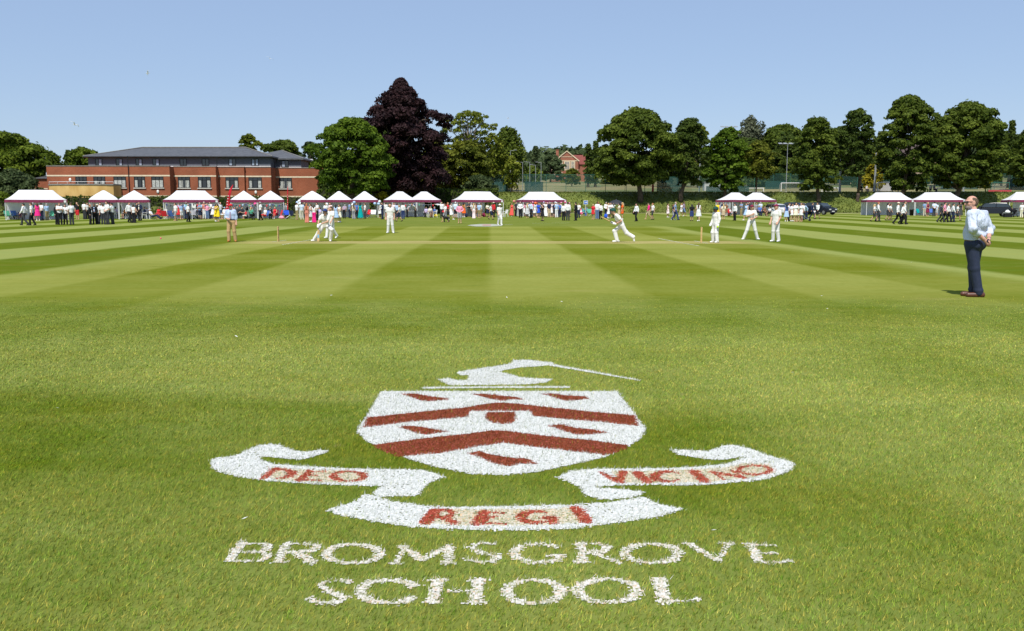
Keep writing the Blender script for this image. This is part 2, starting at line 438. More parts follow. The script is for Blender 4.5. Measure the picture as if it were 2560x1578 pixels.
# ------------------------------------------------------------------ blades of grass
def blade_mesh(name, P, L, Wd, seed, tint):
    r = np.random.default_rng(seed); n = len(P)
    a = r.uniform(0, 2 * np.pi, n); lean = r.uniform(.35, 1.25, n); la = r.normal(.75, .85, n)
    side = np.stack([np.cos(a), np.sin(a), np.zeros(n)], 1) * (Wd / 2)[:, None]
    up = np.stack([np.cos(la) * np.sin(lean), np.sin(la) * np.sin(lean), np.cos(lean)], 1) * L[:, None]
    B = np.stack([P[:, 0], P[:, 1], field_z(P[:, 1])], 1)
    V = np.stack([B - side, B + side, B + up], 1).reshape(-1, 3)
    me = mesh_np(name, V, np.arange(3 * n).reshape(-1, 3))
    face_attr(me, 'tint', tint)
    return me
def blade_mat(name, cols, mottle=None):
    m, t, b = new_mat(name)
    a = attr(t, 'tint')
    rp = t.nodes.new('ShaderNodeValToRGB'); t.links.new(a.k, rp.inputs[0])
    e = rp.color_ramp.elements
    while len(e) < len(cols): e.new(.5)
    for i, (p_, c_) in enumerate(cols): e[i].position = p_; e[i].color = (*c_, 1)
    c = Q(t, rp.outputs[0])
    if mottle:
        lc, _ = lawn_colour(t)
        n = t.nodes.new('ShaderNodeMix'); n.data_type = 'RGBA'; n.blend_type = 'MULTIPLY'; n.inputs[0].default_value = 1
        t.links.new(lc.k, n.inputs[6]); t.links.new(c.k, n.inputs[7]); c = Q(t, n.outputs[2])
        k1 = noise(t, 26, 3).sm(.35, .65).mix((.66, 1.02, .62), (1.22, 1.02, .95)); k2 = noise(t, 7, 4).sm(.62, .78)
        n = t.nodes.new('ShaderNodeMix'); n.data_type = 'RGBA'; n.blend_type = 'MULTIPLY'; n.inputs[0].default_value = 1
        t.links.new(c.k, n.inputs[6]); t.links.new(k1.k, n.inputs[7]); c = (k2 * .45).mix(Q(t, n.outputs[2]), (.30, .25, .13))
    t.links.new(c.k, b.inputs['Base Color']); b.inputs['Roughness'].default_value = .6; b.inputs['Specular IOR Level'].default_value = .05
    return m
def scatter(dens, y0, y1, xmul, seed):
    r = np.random.default_rng(seed); out = []
    for y in np.arange(y0, y1, .25):
        hw = (y + .25) * xmul; n = int(dens(y) * .25 * 2 * hw); m = int(dens(y) * .25 * 2 * 2.4 * .75)
        ex = r.uniform(hw, hw + 2.4, m) * r.choice((-1, 1), m); out.append(np.stack([ex, r.uniform(y, y + .25, m)], 1))
        out.append(np.stack([r.uniform(-hw, hw, n), r.uniform(y, y + .25, n)], 1))
    return np.concatenate(out)
dens = lambda y: 9000 * min(1, (4.2 / y) ** 1.35)
P = scatter(dens, 2.9, 16, .66, 3)
cls = classify(P + rng.normal(0, .009, P.shape))
free = P[(cls < 0) | (rng.uniform(0, 1, len(P)) < .08)]
fy = free[:, 1]
L = rng.uniform(.016, .036, len(free)) * (1 - .45 * sstep(fy, 5, 15)); Wd = rng.uniform(.0020, .0038, len(free)) * np.maximum(1, fy / 5)
keep = rng.uniform(0, 1, len(free)) > .9 * sstep(fy, 11, 16)
m_blade = blade_mat('grass_blades', [(0, (.34, .40, .22)), (.22, (.62, .68, .42)), (.55, (1.16, 1.10, .76)), (.84, (2.05, 1.74, 1.45)), (1, (3.1, 2.4, 2.8))], True)
tag(link('grass', blade_mesh('grass', free[keep], L[keep], Wd[keep], 5, rng.uniform(0, 1, keep.sum())), m_blade), kind='stuff')

# painted turf: a sheet of matted painted grass plus standing blades, one object per painted part
m_white = blade_mat('white_turf_paint', [(0, (.16, .20, .10)), (.10, (.42, .44, .38)), (.35, (.56, .575, .55)), (.75, (.66, .67, .65)), (1, (.74, .73, .69))])
m_red = blade_mat('red_turf_paint', [(0, (.09, .024, .008)), (.45, (.19, .044, .016)), (.85, (.28, .075, .034)), (1, (.42, .09, .08))])
m_name = blade_mat('worn_white_turf_paint', [(0, (.17, .20, .07)), (.12, (.38, .38, .25)), (.4, (.62, .59, .52)), (.8, (.71, .69, .65)), (1, (.62, .45, .30))])
m_motto = blade_mat('worn_red_turf_paint', [(0, (.17, .035, .018)), (.5, (.33, .055, .030)), (.88, (.46, .10, .06)), (1, (.52, .28, .18))])
m_buff = blade_mat('bleached_turf_paint', [(0, (.20, .23, .08)), (.3, (.50, .48, .36)), (.65, (.62, .58, .47)), (1, (.64, .46, .28))])
PB = np.array([(a, b) for a in np.arange(-3.2, 3.2, .011) for b in np.arange(3.3, 9.9, .011)]) + 0
crest = empty('painted_crest', (0, 6.3, 0), 0, 'white and red shield with ribbons painted on the near grass', 'painted emblem')
words_ = {'name': empty('painted_name', (0, 3.9, 0), 0, 'two rows of worn white capital letters painted below the shield', 'painted lettering')}
cs = classify(PB + rng.normal(0, .006, PB.shape))
cs[rng.uniform(0, 1, len(cs)) < .04] = -1      # thin paint: the turf shows through
pd = PB[cs >= 0]; pc = cs[cs >= 0]
N2 = 330000
PP = np.stack([rng.uniform(-2.6, 2.6, N2), rng.uniform(3.3, 9.9, N2)], 1)
pcl = classify(PP + rng.normal(0, .010, PP.shape))
keys = {}
for i, (part, paint, f, lo, hi) in enumerate(REG):
    k = part if part[-1].isdigit() else part + '#' + (str(i) if part in ('chevron', 'lozenge', 'ribbon', 'bleached_patch') else '')
    keys.setdefault(k, []).append(i)
motto_idx = [i for i, r_ in enumerate(REG) if r_[0].startswith('motto')]
def paint_part(k, idx):
    part, paint = REG[idx[0]][0], REG[idx[0]][1]
    sel = np.isin(pc, idx); C = pd[sel]; n = len(C)
    if not n: return
    h = .0056
    V = np.stack([np.stack([C[:, 0] + sx * h, C[:, 1] + sy * h, np.full(n, .0035)], 1) for sx, sy in ((-1, -1), (1, -1), (1, 1), (-1, 1))], 1).reshape(-1, 3)
    B = PP[np.isin(pcl, idx)]; nb = len(B)
    a = rng.uniform(0, 2 * np.pi, nb); lean = rng.uniform(.2, 1.2, nb); la = rng.normal(.6, 1.4, nb)
    Lb = rng.uniform(.012, .029, nb); wb = rng.uniform(.0025, .0045, nb) * np.maximum(1, B[:, 1] / 5)
    side = np.stack([np.cos(a), np.sin(a), np.zeros(nb)], 1) * (wb / 2)[:, None]
    up = np.stack([np.cos(la) * np.sin(lean), np.sin(la) * np.sin(lean), np.cos(lean)], 1) * Lb[:, None]
    Z = np.stack([B[:, 0], B[:, 1], np.zeros(nb)], 1)
    Vb = np.stack([Z - side, Z + side, Z + up, Z + up * .999 + side * .05], 1).reshape(-1, 3)
    F = np.concatenate([np.arange(4 * n).reshape(-1, 4), np.arange(4 * nb).reshape(-1, 4) + 4 * n])
    name = {'n': 'letter', 'r': part.rstrip('0123456789'), 'w': part, 'b': part}[paint].replace('_a', '').replace('_b', '')
    me = mesh_np(name, np.concatenate([V, Vb]), F)
    tt = rng.uniform(0, 1, n + nb)
    if paint == 'w': tt = np.maximum(tt, np.concatenate([np.full(n, .25), np.zeros(nb)]))
    face_attr(me, 'tint', tt)
    root = words_['name'] if paint == 'n' else crest
    m = m_name if paint == 'n' else m_white if paint == 'w' else m_buff if paint == 'b' else (m_motto if part.startswith('motto') else m_red)
    me.transform(Matrix.Translation(-Vector(root.location)))
    link(name, me, m, root)
for k, idx in keys.items(): paint_part(k, idx)
# small far emblem beyond the pitch, seen almost edge-on
fe = Gp([(1168, 564), (1180, 562), (1200, 560.5), (1235, 560.5), (1255, 562.5), (1256, 565), (1225, 566.5), (1190, 566.5)])
V = [(x, y, float(field_z(y)) + .008) for x, y in fe]
far_em = empty('far_painted_crest', V[0], 0, 'flat white painted emblem on the far turf by the fielder in the white hat', 'painted emblem')
me = bpy.data.meshes.new('shield'); me.from_pydata([tuple(Vector(v) - Vector(V[0])) for v in V], [], [tuple(range(len(V)))])
link('shield', me, mat('far_white_paint', (.36, .37, .30), .9, .12, 2), far_em)
fe = Gp([(1205, 562), (1228, 562), (1226, 564.5), (1207, 564.5)])
me = bpy.data.meshes.new('chevron'); me.from_pydata([tuple(Vector((x, y, float(field_z(y)) + .014)) - Vector(V[0])) for x, y in fe], [], [(0, 1, 2, 3)])
link('chevron', me, mat('far_red_paint', (.42, .22, .19), .9, .15, 2), far_em)
# ------------------------------------------------------------------ smooth bodies from blended limbs (a field polygonised into one mesh)
def nets(F, org, h):
    s = F < 0
    co = [s[i:s.shape[0] - 1 + i, j:s.shape[1] - 1 + j, k:s.shape[2] - 1 + k] for i in (0, 1) for j in (0, 1) for k in (0, 1)]
    n = sum(c.astype(np.int8) for c in co); act = (n > 0) & (n < 8)
    I = np.argwhere(act); idx = np.full(act.shape, -1, np.int64); idx[act] = np.arange(len(I))
    crn = [np.array(c) for c in ((0,0,0),(0,0,1),(0,1,0),(0,1,1),(1,0,0),(1,0,1),(1,1,0),(1,1,1))]
    val = [F[tuple((I + c).T)] for c in crn]
    acc = np.zeros((len(I), 3)); cnt = np.zeros(len(I))
    for a in range(8):
        for b in range(a + 1, 8):
            if np.abs(crn[a] - crn[b]).sum() != 1: continue
            x = (val[a] < 0) != (val[b] < 0)
            t = np.where(x, val[a] / np.where(x, val[a] - val[b], 1), 0)
            acc += x[:, None] * (crn[a] + t[:, None] * (crn[b] - crn[a])); cnt += x
    V = (I + acc / cnt[:, None]) * h + org
    faces = []
    for ax in range(3):
        sl0 = [slice(1, -1)] * 3; sl1 = [slice(1, -1)] * 3
        sl0[ax] = slice(0, -1); sl1[ax] = slice(1, None)
        s0, s1 = s[tuple(sl0)], s[tuple(sl1)]
        E = np.argwhere(s0 != s1)
        if not len(E): continue
        fl = s0[tuple(E.T)]
        off = np.ones(3, int); off[ax] = 0; E = E + off
        o1, o2 = [i for i in range(3) if i != ax]
        d1 = np.zeros(3, int); d1[o1] = 1; d2 = np.zeros(3, int); d2[o2] = 1
        q = np.stack([idx[tuple((E - d1 - d2).T)], idx[tuple((E - d2).T)], idx[tuple(E.T)], idx[tuple((E - d1).T)]], 1)
        if ax == 1: q = q[:, ::-1]
        q[~fl] = q[~fl][:, ::-1]
        faces.append(q)
    return V, np.concatenate(faces)
A_ = lambda *x: np.array(x, float)
def C(a, b, ra, rb=None, s=None): return ('c', np.array(a, float), np.array(b, float), ra, rb if rb is not None else ra, np.array(s if s is not None else (1, 1, 1), float))
def E(c, r, rot=0.0, tilt=0.0): return ('e', np.array(c, float), np.array(r, float), rot, tilt)
def sdf_mesh(name, prims, h, k=.03, grow=0.0, clips=(), cuts=(), smooth=True):
    lo = np.full(3, 9.); hi = np.full(3, -9.); bb = []
    for p in prims:
        if p[0] == 'c':
            m = max(p[3], p[4]) / min(1, p[5].min()) + grow
            l, u = np.minimum(p[1], p[2]) - m, np.maximum(p[1], p[2]) + m
        else:
            m = p[2].max() + grow; l, u = p[1] - m, p[1] + m
        bb.append((l, u)); lo = np.minimum(lo, l); hi = np.maximum(hi, u)
    lo -= 2.5 * h; hi += 2.5 * h
    n = np.ceil((hi - lo) / h).astype(int) + 1
    F = np.full(n, 10.0)
    ax = [lo[i] + np.arange(n[i]) * h for i in range(3)]
    def block(p, bbx, mg):
        i0 = np.maximum(np.floor((bbx[0] - mg - lo) / h).astype(int), 0); i1 = np.minimum(np.ceil((bbx[1] + mg - lo) / h).astype(int) + 1, n)
        if (i1 <= i0).any(): return None, None
        X = ax[0][i0[0]:i1[0], None, None]; Y = ax[1][None, i0[1]:i1[1], None]; Z = ax[2][None, None, i0[2]:i1[2]]
        if p[0] == 'c':
            _, a, b, ra, rb, s = p
            ba = (b - a) * s; L = max((ba * ba).sum(), 1e-9)
            px, py, pz = (X - a[0]) * s[0], (Y - a[1]) * s[1], (Z - a[2]) * s[2]
            t = np.clip((px * ba[0] + py * ba[1] + pz * ba[2]) / L, 0, 1)
            d = np.sqrt((px - t * ba[0]) ** 2 + (py - t * ba[1]) ** 2 + (pz - t * ba[2]) ** 2) - (ra + (rb - ra) * t) - grow
        else:
            _, c, r, rot, tilt = p; r = r + grow
            px, py, pz = X - c[0], Y - c[1], Z - c[2]
            cr, sr = math.cos(rot), math.sin(rot)
            px, py = px * cr + py * sr, -px * sr + py * cr
            if tilt:
                ct, st = math.cos(tilt), math.sin(tilt); py, pz = py * ct + pz * st, -py * st + pz * ct
            q = np.sqrt((px / r[0]) ** 2 + (py / r[1]) ** 2 + (pz / r[2]) ** 2)
            d = (q - 1) * r.min()
        return (slice(i0[0], i1[0]), slice(i0[1], i1[1]), slice(i0[2], i1[2])), d
    for p, b in zip(prims, bb):
        sl, d = block(p, b, k + 3 * h)
        if sl is None: continue
        f = F[sl]; t = np.clip(.5 + .5 * (f - d) / k, 0, 1)
        F[sl] = f * (1 - t) + d * t - k * t * (1 - t)
    for nrm, dd in clips:                       # keep where n.p > d
        g = nrm[0] * ax[0][:, None, None] + nrm[1] * ax[1][None, :, None] + nrm[2] * ax[2][None, None, :] - dd
        F = np.maximum(F, -g / max(1e-6, np.linalg.norm(nrm)))
    V, Q_ = nets(F, lo, h)
    return mesh_np(name, V, Q_, smooth)

# joints of a figure 1.72 m tall looking towards -Y; index 0 is its x<0 side
BASE = dict(pel=A_(0,0,.93), wai=A_(0,.005,1.10), che=A_(0,.01,1.29), nk=A_(0,.015,1.455), hd=A_(0,-.02,1.605),
    sh=[A_(-.165,.01,1.405), A_(.165,.01,1.405)], el=[A_(-.225,.03,1.13), A_(.225,.03,1.13)], wr=[A_(-.235,-.03,.895), A_(.235,-.03,.895)], ha=[A_(-.235,-.06,.79), A_(.235,-.06,.79)],
    hip=[A_(-.085,0,.90), A_(.085,0,.90)], kn=[A_(-.095,-.012,.49), A_(.095,-.012,.49)], an=[A_(-.10,.02,.085), A_(.10,.02,.085)], toe=[A_(-.12,-.13,.035), A_(.12,-.13,.035)], hy=0., hp=0.)
def pose(base=BASE, **k):
    d = {a: ([x.copy() for x in b] if isinstance(b, list) else (b.copy() if hasattr(b, 'copy') else b)) for a, b in base.items()}
    for a, b in k.items():
        if a[-1] in '01' and a[:-1] in d: d[a[:-1]][int(a[-1])] = np.array(b, float)
        else: d[a] = [np.array(x, float) for x in b] if isinstance(b, list) else (np.array(b, float) if isinstance(b, tuple) else b)
    return d
def lean(d, ang, about=None, dy=0):
    """tip everything above the hips forward (towards -Y)"""
    o = d['pel'] if about is None else np.array(about, float); c, s = math.cos(ang), math.sin(ang)
    f = lambda p: o + A_(p[0] - o[0], (p[1] - o[1]) * c - (p[2] - o[2]) * s, (p[1] - o[1]) * s + (p[2] - o[2]) * c)
    for a in ('wai', 'che', 'nk', 'hd'): d[a] = f(d[a])
    for a in ('sh', 'el', 'wr', 'ha'): d[a] = [f(p) for p in d[a]]
    return d
def shift(d, v):
    v = np.array(v, float)
    for a, b in d.items():
        if isinstance(b, list): d[a] = [p + v for p in b]
        elif isinstance(b, np.ndarray): d[a] = b + v
    return d
POSES = {}
POSES['st'] = pose()
POSES['cl'] = pose(el=[(-.225,.03,1.14),(.225,.03,1.14)], wr=[(-.09,-.165,1.02),(.09,-.165,1.02)], ha=[(-.01,-.20,.98),(.02,-.20,.97)])
POSES['fo'] = pose(el=[(-.22,-.05,1.17),(.22,-.05,1.17)], wr=[(.03,-.185,1.19),(-.03,-.205,1.21)], ha=[(.13,-.165,1.22),(-.13,-.18,1.24)])
POSES['ho'] = pose(el1=(.225,-.02,1.15), wr1=(.12,-.24,1.17), ha1=(.08,-.30,1.22), an0=(-.13,.02,.085), toe0=(-.17,-.12,.035))
POSES['ra'] = pose(el1=(.26,-.14,1.37), wr1=(.14,-.17,1.56), ha1=(.08,-.15,1.63))
POSES['hp'] = pose(el=[(-.31,.08,1.17),(.31,.08,1.17)], wr=[(-.19,-.06,1.03),(.19,-.06,1.03)], ha=[(-.14,-.12,1.00),(.14,-.12,1.00)])
POSES['hb'] = pose(el=[(-.24,.10,1.16),(.24,.10,1.16)], wr=[(-.08,.165,.98),(.08,.165,.98)], ha=[(.0,.18,.95),(-.0,.19,.94)])
POSES['wk'] = pose(kn=[(-.09,-.20,.515),(.09,.03,.50)], an=[(-.09,-.27,.10),(.09,.30,.15)], toe=[(-.10,-.41,.06),(.095,.20,.04)], el=[(-.22,.11,1.15),(.22,-.05,1.15)], wr=[(-.235,.10,.91),(.225,-.19,.95)], ha=[(-.235,.07,.81),(.215,-.26,.88)])
POSES['ws'] = pose(kn=[(-.09,.0,.50),(.09,-.13,.50)], an=[(-.09,.18,.11),(.09,-.12,.09)], toe=[(-.10,.05,.035),(.10,-.27,.04)], el=[(-.225,-.02,1.14),(.225,.09,1.14)], wr=[(-.22,-.14,.92),(.23,.06,.90)], ha=[(-.21,-.20,.83),(.23,.04,.80)])
POSES['wf'] = pose(POSES['wk'], el=[(-.22,.0,1.15),(.22,.0,1.15)], wr=[(-.10,-.17,1.05),(.10,-.19,1.08)], ha=[(-.03,-.22,1.05),(.04,-.25,1.10)])
POSES['bn'] = lean(pose(wr=[(-.2,-.10,.93),(.2,-.10,.93)], ha=[(-.19,-.15,.85),(.19,-.15,.85)]), R(38))
POSES['as'] = pose(el=[(-.42,.0,1.42),(.30,.05,1.16)], wr=[(-.66,.0,1.46),(.22,-.1,1.0)], ha=[(-.77,.0,1.47),(.16,-.15,.98)])
POSES['hu'] = lean(pose(el=[(-.24,-.16,1.26),(.24,-.16,1.26)], wr=[(-.14,-.38,1.30),(.14,-.38,1.30)], ha=[(-.06,-.45,1.33),(.06,-.45,1.33)]), R(6))
sit = shift(lean(pose(), R(-3)), (0, 0, -.45))
POSES['si'] = pose(sit, kn=[(-.10,-.43,.50),(.10,-.43,.50)], an=[(-.10,-.40,.085),(.10,-.40,.085)], toe=[(-.11,-.55,.035),(.11,-.55,.035)], el=[(-.23,.0,.70),(.23,.0,.70)], wr=[(-.14,-.22,.62),(.14,-.22,.62)], ha=[(-.08,-.30,.60),(.08,-.30,.60)])
POSES['sc'] = pose(POSES['si'], kn=[(-.07,-.43,.50),(.04,-.44,.60)], an=[(-.06,-.42,.085),(-.12,-.58,.30)], toe=[(-.06,-.57,.035),(-.16,-.70,.24)], wr0=(-.16,-.20,.70), ha0=(-.10,-.2,.80))
POSES['sr'] = pose(POSES['si'], el1=(.28,.05,1.08), wr1=(.12,.03,1.25), ha1=(.04,.02,1.29))
rec = shift(lean(pose(), R(-26)), (0, .05, -.56))
POSES['re'] = pose(rec, kn=[(-.10,-.42,.45),(.10,-.42,.47)], an=[(-.10,-.80,.13),(.10,-.82,.16)], toe=[(-.11,-.87,.26),(.11,-.89,.28)], wr=[(-.15,-.10,.55),(.15,-.10,.55)], ha=[(-.08,-.18,.53),(.08,-.18,.53)])

def torso(d, fat=1.0, fem=False):
    s = (.80, 1.18, 1.0)
    wr_ = .105 if fem else .118
    out = [C(d['pel'] + A_(0,0,-.02), d['wai'], .128 * fat, wr_ * fat, s), C(d['wai'], d['che'], wr_ * fat, .135 * fat, s),
           C(d['che'], d['nk'] * .6 + d['che'] * .4, .132 * fat, .085, s), C(d['sh'][0] * .8 + d['nk'] * .2, d['sh'][1] * .8 + d['nk'] * .2, .062)]
    if fem: out += [E(d['che'] + (d['che'] - d['nk']) * .12 + A_(0, -.09, .0), (.11, .07, .07))]
    return out
def arms(d, m=1.0):
    o = []
    for i in (0, 1):
        o += [C(d['sh'][i], d['el'][i], .052 * m, .039 * m), C(d['el'][i], d['wr'][i], .040 * m, .027 * m)]
    return o
def hands(d, fine=False):
    o = []
    for i in (0, 1):
        w, h = d['wr'][i], d['ha'][i]; v = h - w; L = np.linalg.norm(v); u = v / L
        if not fine:
            o += [C(w, w + v * .62, .030, .036, None), C(w + v * .6, h + u * .045, .030, .018)]
            continue
        side = np.cross(u, A_(0, 1, 0)); side = side / max(np.linalg.norm(side), 1e-6)
        if 'hs' in d: side = d['hs'][i] / np.linalg.norm(d['hs'][i])
        nrm = np.cross(side, u)
        o += [C(w, w + u * .03, .026, .026), C(w + u * .035 - side * .018, w + u * .085 - side * .024, .020, .019), C(w + u * .035 + side * .018, w + u * .085 + side * .024, .020, .019)]
        for f, (off, ln) in enumerate(((-.032, .062), (-.011, .078), (.011, .074), (.031, .055))):
            b = w + u * .092 + side * off; cu = d.get('curl', .5)
            mid = b + (u * math.cos(cu * .6) + nrm * math.sin(cu * .6)) * ln * .5
            tip = mid + (u * math.cos(cu * 1.5) + nrm * math.sin(cu * 1.5)) * ln * .5
            o += [C(b, mid, .0098, .0092), C(mid, tip, .0090, .0078)]
        tb = w + u * .03 - side * .03
        o += [C(tb, tb + u * .035 - side * .025 + nrm * .012, .013, .011), C(tb + u * .035 - side * .025 + nrm * .012, tb + u * .07 - side * .03 + nrm * .02, .011, .009)]
    return o
def legs(d, m=1.0):
    o = []
    for i in (0, 1):
        o += [C(d['hip'][i], d['kn'][i], .082 * m, .053 * m), C(d['kn'][i], d['kn'][i] * .7 + d['an'][i] * .3 + A_(0, .012, 0), .052 * m, .054 * m), C(d['kn'][i] * .7 + d['an'][i] * .3 + A_(0, .012, 0), d['an'][i], .054 * m, .034 * m)]
    return o
def feet(d, grow=0., only=(0, 1)):
    o = []
    for i in only:
        a, t = d['an'][i], d['toe'][i]; he = a + (a - t) * A_(.30, .30, 0) + A_(0, 0, -.045)
        if abs(a[2] - t[2]) > .10: he = a + A_(0, .03, -.03)
        o += [C(he, t, .036 + grow, .030 + grow), C(a, he, .036 + grow, .036 + grow)]
    return o
def face_dirs(d):
    y = d.get('hy', 0.); f = A_(math.sin(y), -math.cos(y), 0); r = A_(math.cos(y), math.sin(y), 0)
    return f, r
def head(d, fine=False):
    f, r = face_dirs(d); h = d['hd']; z = A_(0, 0, 1); y = d.get('hy', 0.)
    o = [E(h + z * .02 - f * .008, (.076, .095, .098), y), E(h - z * .045 + f * .018, (.060, .070, .070), y), C(d['nk'] - z * .02, h - z * .05 - f * .015, .058, .052)]
    if fine:
        o += [E(h - z * .092 + f * .055, (.026, .024, .022), y), C(h + f * .088 + z * .012, h + f * .106 - z * .026, .010, .014), E(h + f * .070 - z * .055, (.028, .020, .013), y),
              E(h + f * .078 + z * .030, (.045, .016, .010), y)]
        for s in (-1, 1): o += [E(h + r * s * .078 - f * .005 - z * .006, (.011, .022, .032), y), E(h + r * s * .045 + f * .062 - z * .018, (.022, .022, .02), y)]
    else:
        o += [C(h + f * .088 + z * .01, h + f * .10 - z * .025, .010, .013)]
    return o
SKIN_H = .026
def body_prims(d, fine=False, fat=1.0, fem=False, m=1.0):
    return torso(d, fat, fem) + arms(d, m) + hands(d, fine) + legs(d, m) + feet(d) + head(d, fine)
def sleeve(d, frac, m=1.0):
    o = []
    for i in (0, 1):
        s, e, w_ = d['sh'][i], d['el'][i], d['wr'][i]
        if frac <= 1: o += [C(s, s + (e - s) * frac, .058 * m, .055 * m)]
        else: o += [C(s, e, .058 * m, .048 * m), C(e, e + (w_ - e) * (frac - 1), .048 * m, .036 * m)]
    return o
def top_mesh(d, kind, h, fat=1.0, fem=False, m=1.0, hem=None, k=.03):
    fr = {'short': .62, 'long': 1.92, 'roll': 1.35, 'none': 0}[kind]
    pr = torso(d, fat, fem)
    if fr: pr = pr + sleeve(d, fr, m)
    up = d['che'] - d['pel']; up = up / np.linalg.norm(up)
    base = float(up @ d['pel']) + (.02 if hem is None else hem)
    col = float(up @ d['nk']) + .03
    return sdf_mesh('top', pr, h, k, .013, [(up, base), (-up, -col)])
def trousers_mesh(d, h, to='ankle', fat=1.0, m=1.0, k=.03, name=None):
    up = d['wai'] - d['pel']; up = up / np.linalg.norm(up)
    s = (.80, 1.18, 1.0); pr = [C(d['pel'] + A_(0,0,-.02), d['wai'], .128 * fat, .118 * fat, s)]
    for i in (0, 1):
        pr += [C(d['hip'][i], d['kn'][i], .090 * m, .064 * m)]
        if to == 'ankle': pr += [C(d['kn'][i], d['an'][i] + (d['an'][i] - d['kn'][i]) * .04, .064 * m, .058 * m)]
        elif to == 'wide': pr += [C(d['kn'][i], d['an'][i] + A_(0,0,-.03), .075 * m, .098 * m)]
    return sdf_mesh(name or ('shorts' if to == 'knee' else 'trousers'), pr, h, k, .012, [(-up, -float(up @ d['pel']) - .075)])
def skirt_mesh(d, h, length=.50, flare=.06, name='skirt'):
    p, kn = d['pel'], (d['kn'][0] + d['kn'][1]) / 2
    seat = abs(kn[2] - p[2]) < .2
    s = (.82, 1.12, 1.0)
    end = p + (kn - p) * (length / .44) if not seat else kn * .95 + p * .05
    pr = [C(p + A_(0,0,.10) if not seat else p + A_(0,.02,.08), p, .115, .14, s), C(p, end, .14, .14 + flare, s)]
    v = end - p; v = v / np.linalg.norm(v)
    return sdf_mesh(name, pr, h, .03, .012, [(-v, -float(v @ end))])
def hair_mesh(d, kind, h):
    f, r = face_dirs(d); z = A_(0, 0, 1); hd = d['hd']; y = d.get('hy', 0.)
    if kind == 'bald':
        n = -f * 1.0 + z * .1
        return sdf_mesh('hair', [E(hd + z * .012 - f * .012, (.081, .102, .098), y)], h, .02, .003, [(n, float(n @ hd) - .014), (-z + f * .35, float((-z + f * .35) @ hd) - .098), (z, float(hd[2]) - .085)])
    pr = [E(hd + z * .026 - f * .010, (.079, .099, .102), y)]
    n = -f * .62 + z * .80
    if kind == 'sh': return sdf_mesh('hair', pr, h, .02, .010, [(n, float(n @ hd) + .012)])
    if kind == 'bun': return sdf_mesh('hair', pr + [E(hd - f * .11 + z * .05, (.045, .045, .045))], h, .02, .010, [(n, float(n @ hd) - .005)])
    m = hd - f * .075
    tail = [C(m, d['nk'] - f * .085 - z * .03, .074, .080), C(d['nk'] - f * .085 - z * .03, d['nk'] - f * .115 - z * .22, .080, .045)]
    if kind == 'md': tail = [C(m, d['nk'] - f * .06 - z * .02, .078, .078)]
    n2 = -f
    return sdf_mesh('hair', pr + tail, h, .03, .010, [(n * .5 + n2 * .5, float((n * .5 + n2 * .5) @ hd) - .018)])
def hat_mesh(d, kind, h):
    f, r = face_dirs(d); z = A_(0, 0, 1); hd = d['hd']; y = d.get('hy', 0.)
    dome = E(hd + z * .035 - f * .008, (.086, .106, .105), y)
    if kind == 'cap': return sdf_mesh('cap', [dome, E(hd + z * .062 + f * .115, (.075, .075, .010), y)], h, .012, .008, [(z, float(hd[2]) + .045)])
    if kind == 'helmet': return sdf_mesh('helmet', [E(hd + z * .03 - f * .012, (.098, .120, .120), y), E(hd + z * .045 + f * .125, (.085, .06, .012), y)], h, .012, .010, [(z - f * .25, float((z - f * .25) @ hd) + .0)])
    br = {'brim': .17, 'straw': .19, 'boater': .15, 'fas': .14}[kind]
    return sdf_mesh('hat', [E(hd + z * .05 - f * .008, (.090, .105, .098), y), E(hd + z * .065, (br, br, .012), y)], h, .012, .004, [(z, float(hd[2]) + .05)])

WARD = dict(wh=(.80,.80,.80), bk=(.015,.015,.018), na=(.018,.026,.065), ch=(.045,.047,.055), gy=(.30,.30,.32), lg=(.55,.55,.56), lb=(.40,.55,.78), pb=(.60,.70,.85), bl=(.08,.17,.48), rb=(.03,.10,.60), re=(.62,.03,.04), cr=(.75,.10,.08), co=(.62,.22,.16), or_=(.80,.13,.02), pi=(.80,.32,.45), hp=(.85,.03,.25), ma=(.20,.02,.055), pl=(.14,.04,.12), ye=(.85,.62,.02), gr=(.10,.38,.26), te=(.0,.33,.33), kh=(.33,.26,.13), be=(.55,.43,.28), st=(.55,.52,.42), cm=(.78,.74,.58), br=(.22,.11,.05), rs=(.45,.17,.04), dk=(.06,.065,.06), je=(.14,.21,.38), li=(.52,.45,.68), mv=(.33,.25,.32), bb=(.22,.33,.52), pp=(.85,.68,.70), go=(.62,.55,.40), sk=(.55,.34,.25), sk2=(.36,.19,.12), nv=(.03,.05,.16), ol=(.14,.15,.06), lm=(.55,.85,.05), hg=(.02,.075,.06), iv=(.74,.74,.68), cw=(.80,.79,.73), tan=(.50,.33,.17))
HAIRC = dict(bk=(.012,.010,.010), br=(.07,.038,.02), lb=(.16,.09,.045), bl=(.50,.34,.15), gr=(.35,.34,.33), gi=(.36,.13,.04), wh=(.6,.6,.58))
def cloth(c): return mat('cloth_' + c, WARD[c], .85, .10, 9, .2)
def hairm(c): return mat('hair_' + c, HAIRC[c], .6, .25, 30, .4)
SKIN = mat('skin', (.56, .32, .22), .6, .06, 10, .35); SKIN2 = mat('darker_skin', (.24, .12, .075), .6, .06, 10, .35)
CACHE = {}
def cached(key, fn):
    if key not in CACHE: CACHE[key] = fn()
    return CACHE[key]
CH = .030
